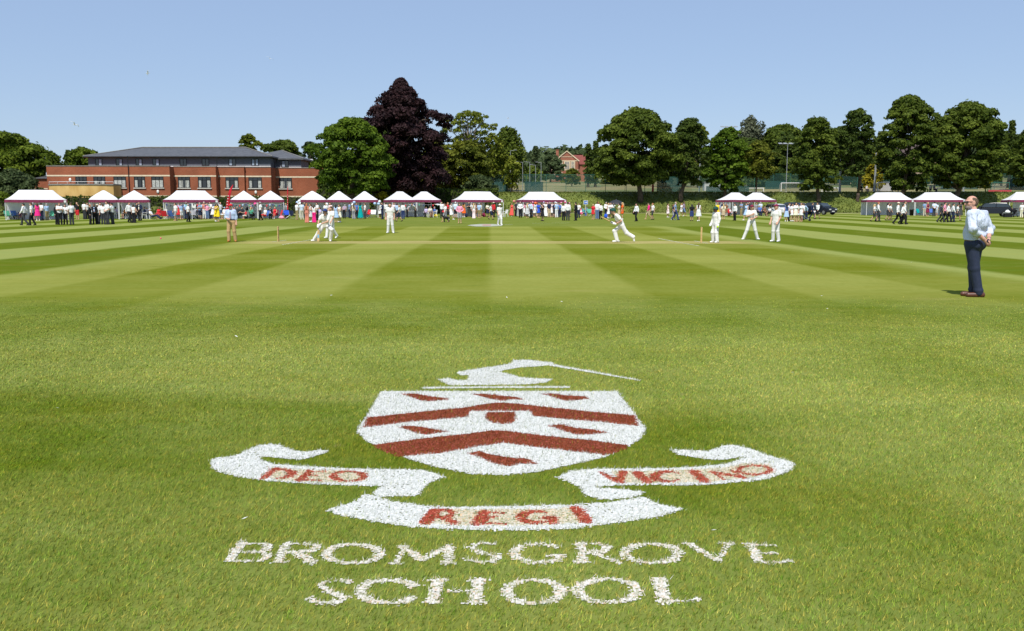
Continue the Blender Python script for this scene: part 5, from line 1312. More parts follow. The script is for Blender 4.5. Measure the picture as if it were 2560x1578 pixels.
def bat(o_loc, yaw, sc, a, b_, label, face):
    """bat from the handle end a to the toe b_ in the batter's own axes"""
    M_ = Matrix.Translation(o_loc) @ Matrix.Rotation(R(yaw), 4, 'Z') @ Matrix.Scale(sc, 4)
    A, B = M_ @ Vector(a), M_ @ Vector(b_); d = (B - A).normalized(); f = Vector(face); f = (f - d * f.dot(d)).normalized(); r = d.cross(f)
    o = empty('cricket_bat', A, 0, label, 'cricket bat'); L = (B - A).length
    g = lambda t, x, z: tuple(d * (L * t) + r * x + f * z)
    MB().tube([g(0, 0, 0), g(.34, 0, 0)], .019, 8).build('handle', m_grip, o)
    V = []
    for t, w_, th in ((.30, .02, .02), (.38, .052, .022), (.55, .054, .030), (.85, .054, .036), (.97, .052, .026), (1.0, .040, .020)):
        V += [g(t, -w_, .012), g(t, w_, .012), g(t, w_, -.010), g(t, 0, -th), g(t, -w_, -.010)]
    F = [(i * 5 + k, i * 5 + (k + 1) % 5, i * 5 + 5 + (k + 1) % 5, i * 5 + 5 + k) for i in range(5) for k in range(5)] + [(0, 4, 3, 2, 1), (25, 26, 27, 28, 29)]
    MB().add(V, F).build('blade', m_bat, o)
    MB().add([g(.60, -.040, .0155), g(.60, .040, .0155), g(.80, .040, .0155), g(.80, -.040, .0155)], [(0, 1, 2, 3)]).build('sticker', mat('bat_sticker', (.20, .42, .62), .5, .1, 30), o)
    return o
# umpire
um = pose(el0=(-.25,.03,1.13), wr0=(-.13,-.18,1.06), ha0=(-.05,-.24,1.05), kn=[(-.13,-.03,.49),(.12,.0,.49)], an=[(-.13,.0,.085),(.15,.06,.085)], toe=[(-.14,-.15,.035),(.19,-.08,.035)], hy=-.25)
o = player(580, 604.7, um, 4, 'umpire in red cap, blue shirt, tie and tan trousers by the wicket', 94, sleeves='roll', hat='cap', hatc='re', hair='sh', hairc='br', shirt=mat('pale_blue_shirt', (.42, .52, .72), .85, .08, 14), trs=mat('tan_trousers', (.48, .32, .15), .85, .08, 12), shoe='rs', fat=1.12, hem=.06)
MB().add([(-.022, -.150, 1.395), (.022, -.150, 1.395), (.034, -.186, 1.10), (0, -.186, 1.05), (-.034, -.186, 1.10)], [(0, 4, 3, 2, 1)]).build('necktie', cloth('mv'), o)
MB().lathe([(.150, 1.0), (.156, 1.0), (.156, 1.045), (.150, 1.045)], (0, .0, 0), 20, 1.27, .90).build('belt', m_grip, o)
MB().box(-.065, .065, -.112, -.095, 1.615, 1.645).build('sunglasses', m_grip, o).rotation_euler = (0, 0, -.25)
# kneeling batter on the left
kb = pose(pel=(.04,0,.76), wai=(.06,-.06,.92), che=(.09,-.15,1.10), nk=(.12,-.24,1.24), hd=(.14,-.32,1.38), sh=[(-.07,-.17,1.18),(.28,-.20,1.18)], el=[(-.20,-.22,.95),(.26,-.36,.93)], wr=[(-.20,-.36,.76),(-.07,-.38,.82)], ha=[(-.18,-.40,.68),(-.15,-.40,.74)],
    hip=[(-.05,0,.74),(.13,0,.74)], kn=[(-.24,-.08,.42),(.42,-.26,.56)], an=[(-.47,-.02,.09),(.30,-.10,.09)], toe=[(-.58,-.16,.04),(.34,-.28,.035)], hy=-.2)
lo = G(812, 603.6); kb_sc = 1.02
player(812, 603.6, kb, -4, 'batter in dark blue helmet and white pads lunging over his bat', sc=kb_sc, hat='helmet', hatc='nv', hair=None, pads=True, gloves='wh', hem=-.06)
bat(lo, -4, kb_sc, (-.16, -.40, .82), (-.19, -.42, .012), 'upright cricket bat held by the lunging batter', (0, -1, .1))
# fielder partly hidden behind him
rb = pose(POSES['wk'], hy=-.2)
player(829, 596.5, rb, -35, 'fielder with dark hair and white sweatband half hidden behind the lunging batter', 80, hair='sh', hairc='br', hat=None)
player(976, 583, pose(kn=[(-.11,-.02,.49),(.12,-.01,.49)], an=[(-.14,.02,.085),(.16,.02,.085)], toe=[(-.19,-.12,.035),(.20,-.12,.035)], wr=[(-.25,-.02,.895),(.25,-.04,.90)]), 2, 'dark haired fielder all in white standing before the joined gazebos', 75, hairc='bk')
player(1249.6, 562.8, POSES['ws'], 24, 'fielder in broad white sun hat walking by the far painted emblem', 52, hat='brim', hatc='wh', hair='sh')
# running batter
rn = pose(pel=(0,0,.80), wai=(0,-.08,.96), che=(0,-.20,1.12), nk=(0,-.31,1.27), hd=(0,-.42,1.42), sh=[(-.16,-.25,1.22),(.16,-.25,1.22)], el=[(-.22,-.18,.96),(.23,-.06,.98)], wr=[(-.12,-.38,.88),(.12,-.30,.84)], ha=[(-.03,-.46,.90),(.06,-.38,.86)],
    hip=[(-.085,0,.78),(.085,0,.78)], kn=[(-.09,-.30,.52),(.09,.20,.42)], an=[(-.09,-.19,.10),(.09,.50,.24)], toe=[(-.09,-.38,.045),(.09,.56,.075)], hp=.2)
lr = G(1554, 606.2); rs = 1.02
player(1554, 606.2, rn, -90, 'batter in dark green helmet running and carrying his bat', sc=rs, hat='helmet', hatc='hg', hair=None, pads=True, gloves='wh', hem=-.03, skin=SKIN)
bat(lr, -90, rs, (.05, -.34, .86), (.02, -.96, 1.16), 'cricket bat held out level by the running batter', (.5, .2, .8))
kp = pose(kn=[(-.12,-.05,.49),(.12,-.03,.49)], an=[(-.15,.02,.085),(.15,.0,.085)], toe=[(-.17,-.14,.035),(.18,-.15,.035)], el=[(-.24,.04,1.14),(.24,.02,1.14)], wr=[(-.24,-.08,.93),(.24,-.05,.90)], ha=[(-.23,-.14,.84),(.24,-.08,.78)])
o = player(1788, 607, kp, -62, 'wicket keeper in dark green helmet with pads and lime green glove', 89, sleeves='long', hat='helmet', hatc='hg', hair=None, pads=True, gloves='wh', skin=SKIN2)
link('glove_palm', sdf_mesh('glove_palm', [E(kp['ha'][1] + A_(.03, -.03, .0), (.045, .055, .06))], .014, .02), cloth('lm'), o)
f8 = pose(kn=[(-.22,-.03,.48),(.20,-.03,.48)], an=[(-.36,.02,.085),(.33,.02,.085)], toe=[(-.46,-.10,.035),(.38,-.12,.035)], hip=[(-.10,0,.88),(.10,0,.88)], el=[(-.26,-.02,1.16),(.26,-.02,1.14)], wr=[(-.06,-.20,1.24),(.03,-.20,1.05)], ha=[(.03,-.22,1.29),(-.06,-.22,1.04)], hy=-.7)
player(1877, 599.3, f8, 0, 'fielder in maroon cap with feet wide apart and hand on chest', 86, hat='cap', hatc='ma', hair='sh', hairc='br')
f9 = pose(kn=[(-.10,-.03,.49),(.12,-.03,.49)], an=[(-.13,.02,.085),(.16,.03,.085)], toe=[(-.16,-.14,.035),(.19,-.13,.035)], el=[(-.23,.0,1.13),(.23,.0,1.13)], wr=[(-.20,-.14,.92),(.21,-.17,.92)], ha=[(-.19,-.20,.83),(.19,-.24,.84)], hy=-.3)
player(1938, 604.6, f9, -48, 'tall fielder in maroon cap standing in profile before the white car', 93, hat='cap', hatc='ma', hair='sh', hairc='br')
# stumps
def wicket(x, y, label):
    p = G(x, y); o = empty('wicket', p, 0, label, 'wicket', 'the two wickets'); mw = mat('varnished_stump', (.62, .42, .18), .45, .15, 8)
    for k in (-1, 0, 1): MB().lathe([(.001, 0), (.019, .002), (.019, .69), (.015, .705), (.001, .711)], (0, k * .095, 0), 8).build('stump', mw, o)
    for k in (-1, 1): MB().lathe([(.001, -.052), (.007, -.05), (.011, 0), (.007, .05), (.001, .052)], (0, 0, 0), 8).build('bail', mw, o)
    n = [c for c in o.children if c.name.startswith('bail')]
    for k, c in zip((-1, 1), n): c.rotation_euler = (R(90), 0, 0); c.location = (0, k * .048, .716)
wicket(696, 603.8, 'wooden stumps end on beside the umpire in the red cap')
wicket(1753, 606.6, 'wooden stumps end on beside the wicket keeper')
bl_ = MB().lathe([(.001, -.036), (.022, -.029), (.036, 0), (.022, .029), (.001, .036)], n=12).build('cricket_ball', mat('pink_ball', (.75, .08, .16), .4, .1, 20), None, True)
tag(bl_, 'pink cricket ball in play over the striped grass', 'ball'); bl_.location = G(402, 598) + Vector((0, 0, .04)); bl_.scale = (2.0, 2.0, 2.0) if False else (1.25, 1.25, 1.25)

# man with hands behind his back, nearest the lens
hm = pose(el=[(-.305,.11,1.145),(.305,.11,1.145)], wr=[(-.035,.225,.985),(.125,.205,.995)], ha=[(.085,.245,.925),(.045,.250,.915)], hy=R(52),
    hip=[(-.085,0,.90),(.085,0,.90)], kn=[(-.092,-.028,.49),(.040,.055,.49)], an=[(-.112,-.005,.085),(-.008,.130,.085)], toe=[(.000,-.128,.035),(.100,.006,.035)], che=(0,.02,1.29), nk=(.012,-.02,1.450), hd=(.02,-.075,1.590), sh=[(-.205,.03,1.395),(.205,.03,1.395)])
hm['hs'] = [A_(.3,.5,.8), A_(.3,-.5,.8)]; hm['curl'] = .95
HM = G(2426, 741.5); man = empty('person', HM, R(-142), 'balding man in pale blue shirt and navy trousers with hands behind his back', 'person', None, 1.082)
bp = body_prims(hm, True, 1.12, m=1.08) + [E(hm['wai'] + A_(0, -.07, .02), (.140, .11, .15)), C(hm['hip'][0] + A_(0, .05, -.01), hm['hip'][1] + A_(0, .05, -.01), .095)]
link('body', sdf_mesh('body', bp, .0078, .022), mat('fair_skin', (.58, .31, .22), .55, .08, 14, .4), man)
m_sh, t, b = new_mat('pale_blue_business_shirt')
c = noise(t, 3, 4, obj=True).mix((.52, .58, .72), (.60, .66, .78)); t.links.new(c.k, b.inputs['Base Color']); b.inputs['Roughness'].default_value = .8
bump(t, b, noise(t, 5.5, 3, obj=True, stretch=(1.6, 1.6, .8)), 1.0, .09)
tp = torso(hm, 1.20) + [E(hm['che'] + A_(0, .02, -.02), (.235, .14, .17))] + sleeve(hm, 1.42, 1.10) + [E(hm['wai'] + A_(0, -.055, -.02), (.150, .110, .17)), C(hm['sh'][0] + A_(0, 0, .012), hm['sh'][1] + A_(0, 0, .012), .066), E(hm['wai'] + A_(0, .02, -.06), (.178, .135, .09))]
for i, sx in ((0, -1), (1, 1)):      # cloth gathered at the elbows and below the shoulder blades
    e_ = hm['el'][i]; tp += [E(e_ + A_(sx * .01, .02, .02), (.050, .048, .045)), E(e_ * .6 + hm['wr'][i] * .4, (.050, .050, .035)), C(hm['sh'][i] + A_(-sx * .03, .08, -.10), hm['wai'] + A_(sx * .10, .10, .0), .022, .018)]
up = hm['che'] - hm['pel']; up = up / np.linalg.norm(up)
link('shirt', sdf_mesh('shirt', tp, .0078, .020, .015, [(up, float(up @ hm['pel']) + .035), (-up, -float(up @ hm['nk']) - .022)]), m_sh, man)
link('collar', sdf_mesh('collar', [C(hm['nk'] + A_(0, .012, -.02), hm['nk'] + A_(0, .0, .030), .078, .066, (1, 1, 1))], .0078, .02, .004, [(A_(0, 0, 1), float(hm['nk'][2]) - .03), (A_(0, 0, -1), -float(hm['nk'][2]) - .035)]), m_sh, man)
m_nt, t, b = new_mat('navy_wool_trousers')
c = noise(t, 6, 4, obj=True).mix((.010, .017, .044), (.018, .028, .066)); t.links.new(c.k, b.inputs['Base Color']); b.inputs['Roughness'].default_value = .75
bump(t, b, noise(t, 4, 3, obj=True, stretch=(2, 2, .7)), .6, .05)
s_ = (.80, 1.18, 1.0); lp = [C(hm['pel'] + A_(0, 0, -.02), hm['wai'], .145, .138, s_), C(hm['hip'][0] + A_(0, .055, -.01), hm['hip'][1] + A_(0, .055, -.01), .10)]
for i in (0, 1): lp += [C(hm['hip'][i], hm['kn'][i], .104, .078), C(hm['kn'][i], hm['an'][i] + A_(0, 0, -.012), .072, .058), E(hm['an'][i] + A_(0, -.01, .03), (.064, .068, .04))]
link('trousers', sdf_mesh('trousers', lp, .0078, .022, .010, [(-up, -float(up @ hm['pel']) - .055)]), m_nt, man)
link('belt', sdf_mesh('belt', [C(hm['pel'] + A_(0, 0, -.02), hm['wai'], .147, .142, s_), E(hm['wai'] + A_(0, -.07, -.02), (.142, .11, .15))], .0078, .02, .014, [(up, float(up @ hm['pel']) + .018), (-up, -float(up @ hm['pel']) - .052)]), mat('brown_leather', (.10, .035, .020), .4, .2, 20, .5), man)
for i in (0, 1): link('shoe', sdf_mesh('shoe', feet(hm, .012, (i,)), .0078, .02), MATS['brown_leather'], man)
link('hair', hair_mesh(hm, 'bald', .0078), mat('short_grey_brown_hair', (.115, .078, .052), .8, .3, 60, .2), man)
f_, r_ = face_dirs(hm); hd = hm['hd']
nb = f_
link('beard', sdf_mesh('beard', [E(hd - A_(0, 0, .075) + f_ * .028, (.058, .072, .052), hm['hy'])], .0078, .02, .004, [(-A_(0, 0, 1) + f_ * .35, float((-A_(0, 0, 1) + f_ * .35) @ hd) + .055)]), mat('grey_stubble', (.21, .17, .15), .9, .3, 60, .1), man)
gl = MB()
for s in (-1, 1):
    c_ = hd + f_ * .092 + r_ * s * .034 + A_(0, 0, .014); gl.tube([c_ - r_ * .027, c_ + r_ * .027], .017, 8)
    gl.tube([hd + f_ * .090 + r_ * s * .066 + A_(0, 0, .024), hd + r_ * s * .086 - f_ * .01 + A_(0, 0, .014)], .005, 5)
gl.build('sunglasses', mat('dark_lens', (.012, .012, .014), .15, .1, 8, .7), man)
wr_ = hm['wr'][0]; wd = hm['wr'][0] - hm['el'][0]; wd = wd / np.linalg.norm(wd)
MB().tube([wr_ - wd * .022, wr_ - wd * .002], .035, 12).build('wristwatch', mat('steel_watch', (.30, .30, .31), .3, .1, 20, .6, .8), man)
ph = empty('mobile_phone', HM + Vector((0, 0, 0)), 0, 'black phone held behind his back by the balding man', 'phone')
Mh = Matrix.Translation(HM) @ Matrix.Rotation(R(-142), 4, 'Z') @ Matrix.Scale(1.082, 4)
ph.location = Mh @ Vector((.065, .275, .945)); ph.rotation_euler = (R(20), R(38), R(-142))
MB().box(-.030, .030, -.005, .005, -.05, .05).build('case', m_grip, ph); MB().box(-.027, .027, .0055, .0062, -.046, .046).build('screen', mat('phone_glass', (.01, .01, .012), .08, .05, 8, .8), ph)
# ------------------------------------------------------------------ the crowd: photo column, foot row, pose, heading, dress, label
def at_px(x, y): return G(x, y)
ROWS = '''
62 563.7 wk -88 trl wh ch sh bk|pupil in long white sleeves striding away from the first gazebo, first of two walkers
81 563.7 ws -80 trs wh bk sh br|pupil in short white sleeves and red tie following the striding pupil
39 549 si 60 skl lg bl lg bk|long haired woman in grey top seated on the blue chair in the first gazebo
51 549 si 30 skt pl pl md br|child in plum dress seated beside the woman in grey
71 546 st 10 trs re bk sh bk|guest in red top at the back of the first gazebo
84.5 551 ho 150 skt na na md gr|woman in navy with grey hair behind the two striding pupils
95 552 ho -150 drs hp hp md br|woman in bright pink dress under the first gazebo
105 551.5 hb 175 trs wh na sh bk|man in white shirt with hands clasped behind him under the first gazebo
118.5 551 fo -120 trl lb kh sh gr|man in light blue shirt and khaki trousers under the first gazebo
143.5 561.5 st 70 jac bk bk sh br wh|pupil in black jacket at the back of the group of four
151 562.3 fo 30 trs wh bk sh lb|fair pupil in white shirt with folded arms facing the group of four
165 562 ho 20 trs wh bk sh br|slim pupil in white shirt raising a hand, in the group of four
180 562.2 st -130 trs wh ch sh br|pupil in white shirt with his back turned at the end of the group of four
194.6 549.5 ra -10 sho bk re bald br|man in black T-shirt and bright red shorts by the hedge
212 548.3 st 160 trs wh ch sh bk|pupil in white shirt by the domed gazebo, back turned, first of two
219.5 547.8 st 60 trs wh bk sh br|second pupil in white shirt and black trousers behind the one with turned back
227 561.5 ho 100 jac bk bk sh gi wh|ginger pupil in black blazer at the edge of the hat holder's group
237.5 561 cl 20 jac bk bk sh br lb|pupil in open black blazer holding a straw hat
246 560.8 st -20 trs wh ch sh br|pupil in white shirt just behind the straw hat holder
259 561.3 fo -170 trs wh ch sh br|pupil in white shirt seen from behind, arms folded, before the domed gazebo
269.5 561.5 cl -30 trs wh ch sh br|tallest pupil in white shirt of the group before the domed gazebo
281.8 561 ho -95 trs wh ch sh bk|dark haired pupil in white shirt facing left at the end of his group
252.5 559 st 30 trs wh bk sh bk|pupil mostly hidden inside the group before the domed gazebo
275 547 ho 40 trs gy bk sh bk|guest in dark cap standing under the domed gazebo
290.5 547 si 165 trs li gy sh bk|guest in lilac shirt seated on a white chair, back turned
314 547.5 si -20 skt rs bk lg br|girl with long auburn hair seated under the peaked gazebo
321 547 si 50 trs lb bk sh bk|guest in pale blue seated beside the girl with auburn hair
324.7 557.5 wk 60 trl wh bk sh br|pupil in white shirt carrying a dark gown over his legs
335.5 557.5 st 170 jum wh bk bun br|girl in white top and wide black trousers, back turned
343.5 552 ws 80 trs ch bk sh bk|guest in dark clothes half hidden behind the girl in wide trousers
350.5 551.5 cl -15 jac na ch sh br cm|man in navy blazer over cream shirt by the tent pole
361.5 547.5 si -70 jac na gy sh br lb|guest in navy jacket seated on the second white chair
368 547 si -60 trs li bk sh gr|guest in lilac seated at the right pole of the peaked gazebo
383 549.5 re 85 trs wh na sh wh|reclining man in white shirt and pale cap beside the red chair
398 548 sr 10 drs re re lg bk|woman in orange red dress seated with one arm raised
418.5 546.5 si 40 trs wh gy sh wh|guest in white seated at the left pole of the bunting gazebo
439.8 552.8 ws -40 sho wh gy lg br|young woman in white top and grey shorts walking by the bunting gazebo
448 548.5 st 10 drs re re md br|woman in red dress behind the one in grey shorts
454.5 549 ho 60 sho lb wh sh br|boy in blue and white shirt and white shorts
467 548 st 0 trs lb na sh gr|tall grey man in light blue shirt behind the older walker
471.5 555 ws 130 trs wh bk bald gr|older man in white shirt and black trousers walking towards the bunting gazebo
493.5 547.5 st 120 trs bk bk sh bk|guest all in black standing deep in the bunting gazebo
500.5 549 fo 40 sho bb na sh gr|man in blue grey polo shirt and navy shorts
506 547.5 st 90 trs na bk sh bk|guest in navy behind the blue grey polo shirt
511.5 547.5 ho 20 trs co wh sh wh|guest in peach top and white trousers
518.8 548.5 hp 0 trs pi je bald gr|man in pink shirt and pale jeans under the bunting gazebo
527 547.5 ho -30 trs wh na sh br|man in white shirt and navy trousers next to the pink shirt
532.5 547.5 st 20 drs wh wh md br|woman in white dress between the navy trousers and the yellow dress
541 554 hu 60 drs ye ye lg bk|woman with long black hair in yellow dress hugging a friend
546.5 554.3 hu -70 drs ye ye md br|second woman in yellow dress in the hug
551.8 548 ho 60 trs wh je bald gr|man in white shirt and jeans at the right end of the bunting gazebo
562 548.5 si -20 sho wh wh sh gr|man in white seated behind the umpire, pale blue cap
587 547 si 40 trs cr na sh bk|dark haired guest in pink seated by the bent red banner
594 547 si 20 trs ch bk sh gr|grey haired guest in dark top seated at the pointed gazebo
606 547 si 60 trs ch bk sh bk|guest in charcoal leaning in a seat under the pointed gazebo
617.8 546.5 bn 60 jac ch ch sh br gy|man in dark suit bending under the pointed gazebo
615 547.5 si -40 sho re wh md br|child in bright red top seated in the pointed gazebo
628.6 549.5 si 170 skt gr bk md bl|blonde woman in patterned green seated with her back turned
627 546.5 st 0 trs mv bk sh bk|guest in mauve standing behind the blonde woman in green
651.8 551 ws -60 trs wh bk sh gr|older man in white shirt and black trousers at the pole between pointed gazebos
663.5 549.5 si -40 sho wh re sh wh|white haired man in white shirt and red shorts seated on the blue chair
676 548.5 si 20 jac bk bk sh br li|man in black suit and lilac shirt seated under the pointed gazebo
687.8 547.5 si -10 drs re re md bl|woman in crimson dress seated near the red chair
715 545 ws 60 trs wh ch sh bl|guest in white shirt behind the right pole of the pointed gazebo
742.8 549.8 fo 140 trs wh kh sh br|man in white shirt and khaki trousers under the balloons
755.2 550.2 ho -150 trs pb st sh bk|man in pale blue shirt and stone trousers beside khaki trousers
762 548 st 20 trs na bk sh bk|dark haired guest behind the coral jumpsuit
767.8 557 st 175 jum co co lg gi|woman with long ginger hair in coral jumpsuit, back turned
777.2 555 ho -60 drs lg lg md br|woman in pale grey dress between coral jumpsuit and pink trousers
785.6 556.6 ho 170 jum wh hp md br|woman in white jacket and bright pink wide trousers
793.6 551.5 ho -50 trs wh bk sh bk|man in white shirt and black trousers right of the pink trousers
799 550 si -40 skt li gy md br|woman in grey lilac seated behind the pink trousers
826.5 553 cl -20 jum pp je md br|woman in pale floral top and jeans just behind the batter
815 549 st 10 trs wh bk sh gr|guest with white hair at the pole behind the batter
840.6 556.6 st 175 drs lb lb md bk|woman in short light blue dress, back turned
849.2 556 ho -40 drs cm cm lg br|woman in cream dress with long brown hair beside the light blue dress
860.6 546.5 bn 175 trs mv bk sh gr|large guest in mauve top bending away under the middle gazebo
874.5 545.5 st 120 trs bb na sh bk|guest in blue shirt by the mauve top
884.5 547.5 ho -160 jum go gy lg br|woman in gold patterned top and grey wide trousers
891.6 546.8 st 20 trs bl bk sh bk|man in strong blue shirt and black trousers
901.5 548 st 170 max te te md bk|woman in long teal dress beside the blue shirt
912.7 546.8 st -70 trs wh ch sh br|boy in white shirt right of the teal dress
950.5 545.5 ho 70 drs wh wh md bl|woman in white dress by the balloons at the right gazebo pole
956.3 548.5 cl -60 jac na na sh br wh|man in navy suit by the pale balloons
964.8 543 ra -170 trs wh ch sh bk|man in white shirt with raised arm at the joined gazebos
993 546.5 st 165 trs lb ch sh br|man in light blue shirt, back turned, before the joined gazebos
998.2 554 wk -80 sho wh na sh bl|boy in white shirt and navy shorts walking past the joined gazebos
1007.8 548.2 st -165 trl wh nv sh bk|man in white shirt and royal navy trousers, back turned
1018 544 bn 120 trs gy bk sh bk|guest in grey shirt leaning over a table
1039 543.5 bn -60 trs lg bk sh br|guest in pale grey behind the central tent pole
985 545 st 30 skt pp ch md br|guest in pale pink half hidden by the bareheaded fielder
1065.4 543.5 si -20 trs li ch bald gr|man in lilac shirt seated under the open gazebo
1076 543.8 si 20 skt cm ch md br|woman with sunglasses seated under the open gazebo
1086 543.8 si -60 trs bl bk sh gr|grey man in blue shirt seated under the open gazebo
1104.5 546 as 10 trl wh ch sh br|pupil in white shirt stretching an arm out at the open gazebo
1111 543 ho -30 trs wh bk sh br|pupil in white shirt and tie behind the outstretched arm
1113.5 555.3 wk -60 sho wh gy lg br|young woman in white top and grey shorts with red bag walking the black dog
1120 548.5 ws 30 drs re bk md gi|red haired girl behind the dog walker
1127 549.8 wk 80 drs wh wh lg bk|woman in white and green dress striding away from the dog walker
1139 546.2 st 160 sho pb bk sh wh|man in pale shirt and black shorts beside the pink jumper
1149.5 559 hp -5 shl pi gy sh br|man in pink jumper and grey shorts standing alone in front of the long gazebo
1159.5 543.5 st 150 drs rs or_ md bk|woman in brown and orange dress behind the pink jumper
1172.5 543 fo 10 trs ch dk sh bk|man in dark shirt under the long gazebo
1178.8 543.2 ho 80 trs wh ch sh gr|guest in grey cap under the long gazebo
1184.8 546.3 st 170 jum wh pp lg bl|blonde woman in white top and pale pink wide trousers
1190 543 ho -60 skt br br md br|woman in brown dress behind the pale pink trousers
1198 546 st 160 sho lb kh sh gr|man in light blue shirt and khaki shorts, back turned
1203 543 st 60 trs cm kh sh br|guest in cream top at the blue shirted man's shoulder
1219.3 543.3 cl 30 skt cm na md bk|woman in wide black hat and navy skirt
1227.3 549.3 wk 75 sho wh na sh bk|boy in white shirt and navy striped shorts walking
1233.8 543.5 st 150 jac re bk md br wh|woman in red jacket and straw hat
1279.8 541.8 ws -30 max cr cr md br|woman in flowing coral red dress by the peach balloon
1289.5 541.2 st 60 trs ch bk sh bk|man in dark grey next to the coral red dress
1300.8 544.6 hp -10 trl wh bk sh gr|man in white shirt and black trousers at the left pole of the crowded gazebo
1318.2 546 st 178 drs wh lg lg bl|long haired blonde girl in white dress, back turned, in the crowded gazebo
1327.5 545 ws -60 trl pb bk sh br|man in pale blue shirt walking before the crowded gazebo
1336.8 543 ho 60 drs wh wh md bk|woman in white floral dress with a bag
1346.2 546 ra 40 mini rb rb md br|woman in royal blue dress shading her eyes
1356.2 552.6 ra -60 drs bk bk lg bk|woman with long black hair in black dress, nearest of the crowded gazebo
1364.5 543.5 st -20 max wh wh md bl|woman in long white dress behind the black dress
1373.2 543.6 ho 10 trs na be sh gr|man in navy top and beige trousers
1380 542.6 st 20 drs pp wh md br|woman in pale floral dress by the beige trousers
1385.4 543.8 st 30 sho na ch sh br|man in navy shirt and dark shorts
1391.3 544.5 ho -150 trs lb wh sh wh|man in light blue shirt and white trousers
1398.5 543.5 ho -40 trl bl na sh br|man in blue shirt and navy trousers at the gazebo's right pole
1408.8 551.6 st 150 trl wh bk sh br|pupil in white shirt and black trousers, first of three right of the crowded gazebo
1419.6 551.7 st 175 trl wh ch sh bk|pupil in white shirt and charcoal trousers, second of three, back turned
1439.2 551.8 st -120 jac bk bk sh bk wh|pupil with a black jacket over white shirt, third of three
1446.6 545 ho -20 trs wh na sh br|man in white shirt and navy tie before the blue arrow sign
1452 541 si 20 skt wh hp md bl|child wrapped in crimson seated under the arrow sign
1460.2 540.5 si 40 trs te bl sh wh|child in teal seated beside the crimson one
1466.3 540.3 ra 160 sho wh kh sh br|child in white T-shirt standing right under the arrow sign
1482.8 549.2 st -40 mini re re lg bl|blonde woman in short red dress near the umbrella
1492.7 548.7 st 178 trl wh je sh br|man in white shirt and jeans, back turned, by the short red dress
1500.8 548.6 ho 165 trl wh bk sh br|man in white shirt and black trousers beside the jeans
1495 547 st -170 trs wh ch sh gi|tall red haired man behind the white shirted pair
1515.2 544.6 cl 10 trl wh bk sh gr|man in black waistcoat over white shirt by the umbrella
1521.3 546 ho 50 drs wh wh md bl|woman in white dress touching the tie wearer
1532 545.3 ra -20 trl wh bk sh br|man in white shirt and tie under the black umbrella
1527 546 ho -30 skt wh bk md br|guest in white and black before the tie wearer
1547.5 546.5 ho -80 skt cm be lg bk|dark haired woman in beige under the umbrella edge
1555.5 549.2 st -100 mini or_ or_ lg bl|blonde woman in bright orange dress
1590.5 553.6 ws -60 trl wh bk sh br|man in white shirt carrying a dark jacket over his arm, alone on the grass
1621.2 549.4 wk -85 shl hp be sh br|man in coral pink jumper and beige shorts walking left
1631.3 549.5 ws -70 sho wh ch sh gi|boy in white T-shirt and black shorts behind the coral jumper
1669.6 543.8 ho 60 drs pp pp bun br|woman in full pale pink dress
1688 550.6 wk 85 trs bb nv bald gr|man in grey blue shirt and navy jeans walking right
1683.3 550.2 ws 60 skt na gy md lb|girl hidden behind the walking man in navy jeans
1703.2 541.5 wk -70 mini wh wh lg gi|auburn girl in short white dress
1709.5 541 wk 60 sho mv je md br|girl in mauve top and denim shorts beside the auburn girl
1729 552.6 st 175 skt bk nv lg bk|woman with long black hair, black top and navy skirt
1745.8 553.6 ws 160 drs wh wh lg br|brown haired woman in white dress beside the navy skirt
1793.2 548 st 160 drs ye ye bun bl|woman in yellow dress behind the wicket keeper
1797 547 st 120 trs bb wh sh bk|guest in white trousers behind the yellow dress
1808.2 549.2 st 175 skt cm be lg bl|blonde woman in striped beige skirt before the side walled gazebo
1807 540.5 st 0 trs na bk md bk|dark haired guest in the shade of the side walled gazebo
1815 540.5 st -20 skt br br lg br|brown haired guest deep in the side walled gazebo
1825.8 540.3 si 40 sho wh lb sh br|child seated with red backpack by the side walled gazebo
1836.5 551.6 st -60 trl wh bk sh br|man in white shirt, bow tie and black trousers
1852.6 540 fo -60 trs bb kh sh br|man in slate blue shirt under the twin gazebos
1865.2 551.7 wk -50 drs lb lb md br|woman in blue and white dress holding her face, by the maroon capped fielder
1868.5 540 st 30 trs bb ch sh gr|grey guest in blue shirt behind the fielder
1873 540 st -20 trs ch bk sh bk|dark guest behind the fielder's cap
1890 540 st 20 trs gy gy sh bk|guest in grey at the twin gazebos' middle pole
1899 540.2 si 0 trs bl na sh gr|man in blue seated under the open twin gazebo
1900.5 539 st 160 trs pb ch sh gr|man in pale blue shirt standing under the open twin gazebo
1911.5 540 si 20 trs br br sh br|guest in brown seated under the open twin gazebo
1923.5 541 sc -60 skt wh bk md br|woman with bare crossed legs seated beside the white car
1965.7 554.2 st 175 drs bl lb lg bk|dark haired woman in cornflower blue dress by the cars
1971.5 552.7 st 60 trl wh bk sh br|man in white shirt and purple tie beside the blue dress
1979.6 553.6 ho 30 mini wh wh lg br|girl in white dress next to the purple tie
1988.5 555 st 10 mini wh cm lg br|girl in cream dress in the middle of the group by the cars
1994 552.5 ho -60 mini cm wh lg br|girl in white half hidden behind the cream dress
2002.3 554.6 st -60 mini wh wh md lb|fair girl in white shorts beside the pushchair
2006.2 550.5 st 120 trl wh bk sh br|man in white shirt behind the fair girl
2015.3 549 bn -60 trl lb na sh br|man in light blue shirt bending over the pushchair
2030 548 wk 70 jac na na sh br wh|man in navy suit carrying a white hat
2042.8 548.3 wk -60 skl wh bk bun br|woman in white blouse and black skirt before the dark car
2185 554.2 wk 80 skt wh ch md bl|fair girl in white blouse and grey skirt arm in arm with a man
2194.2 554 ws 70 trl wh ch sh gi|bald looking man in white shirt walking with the fair girl
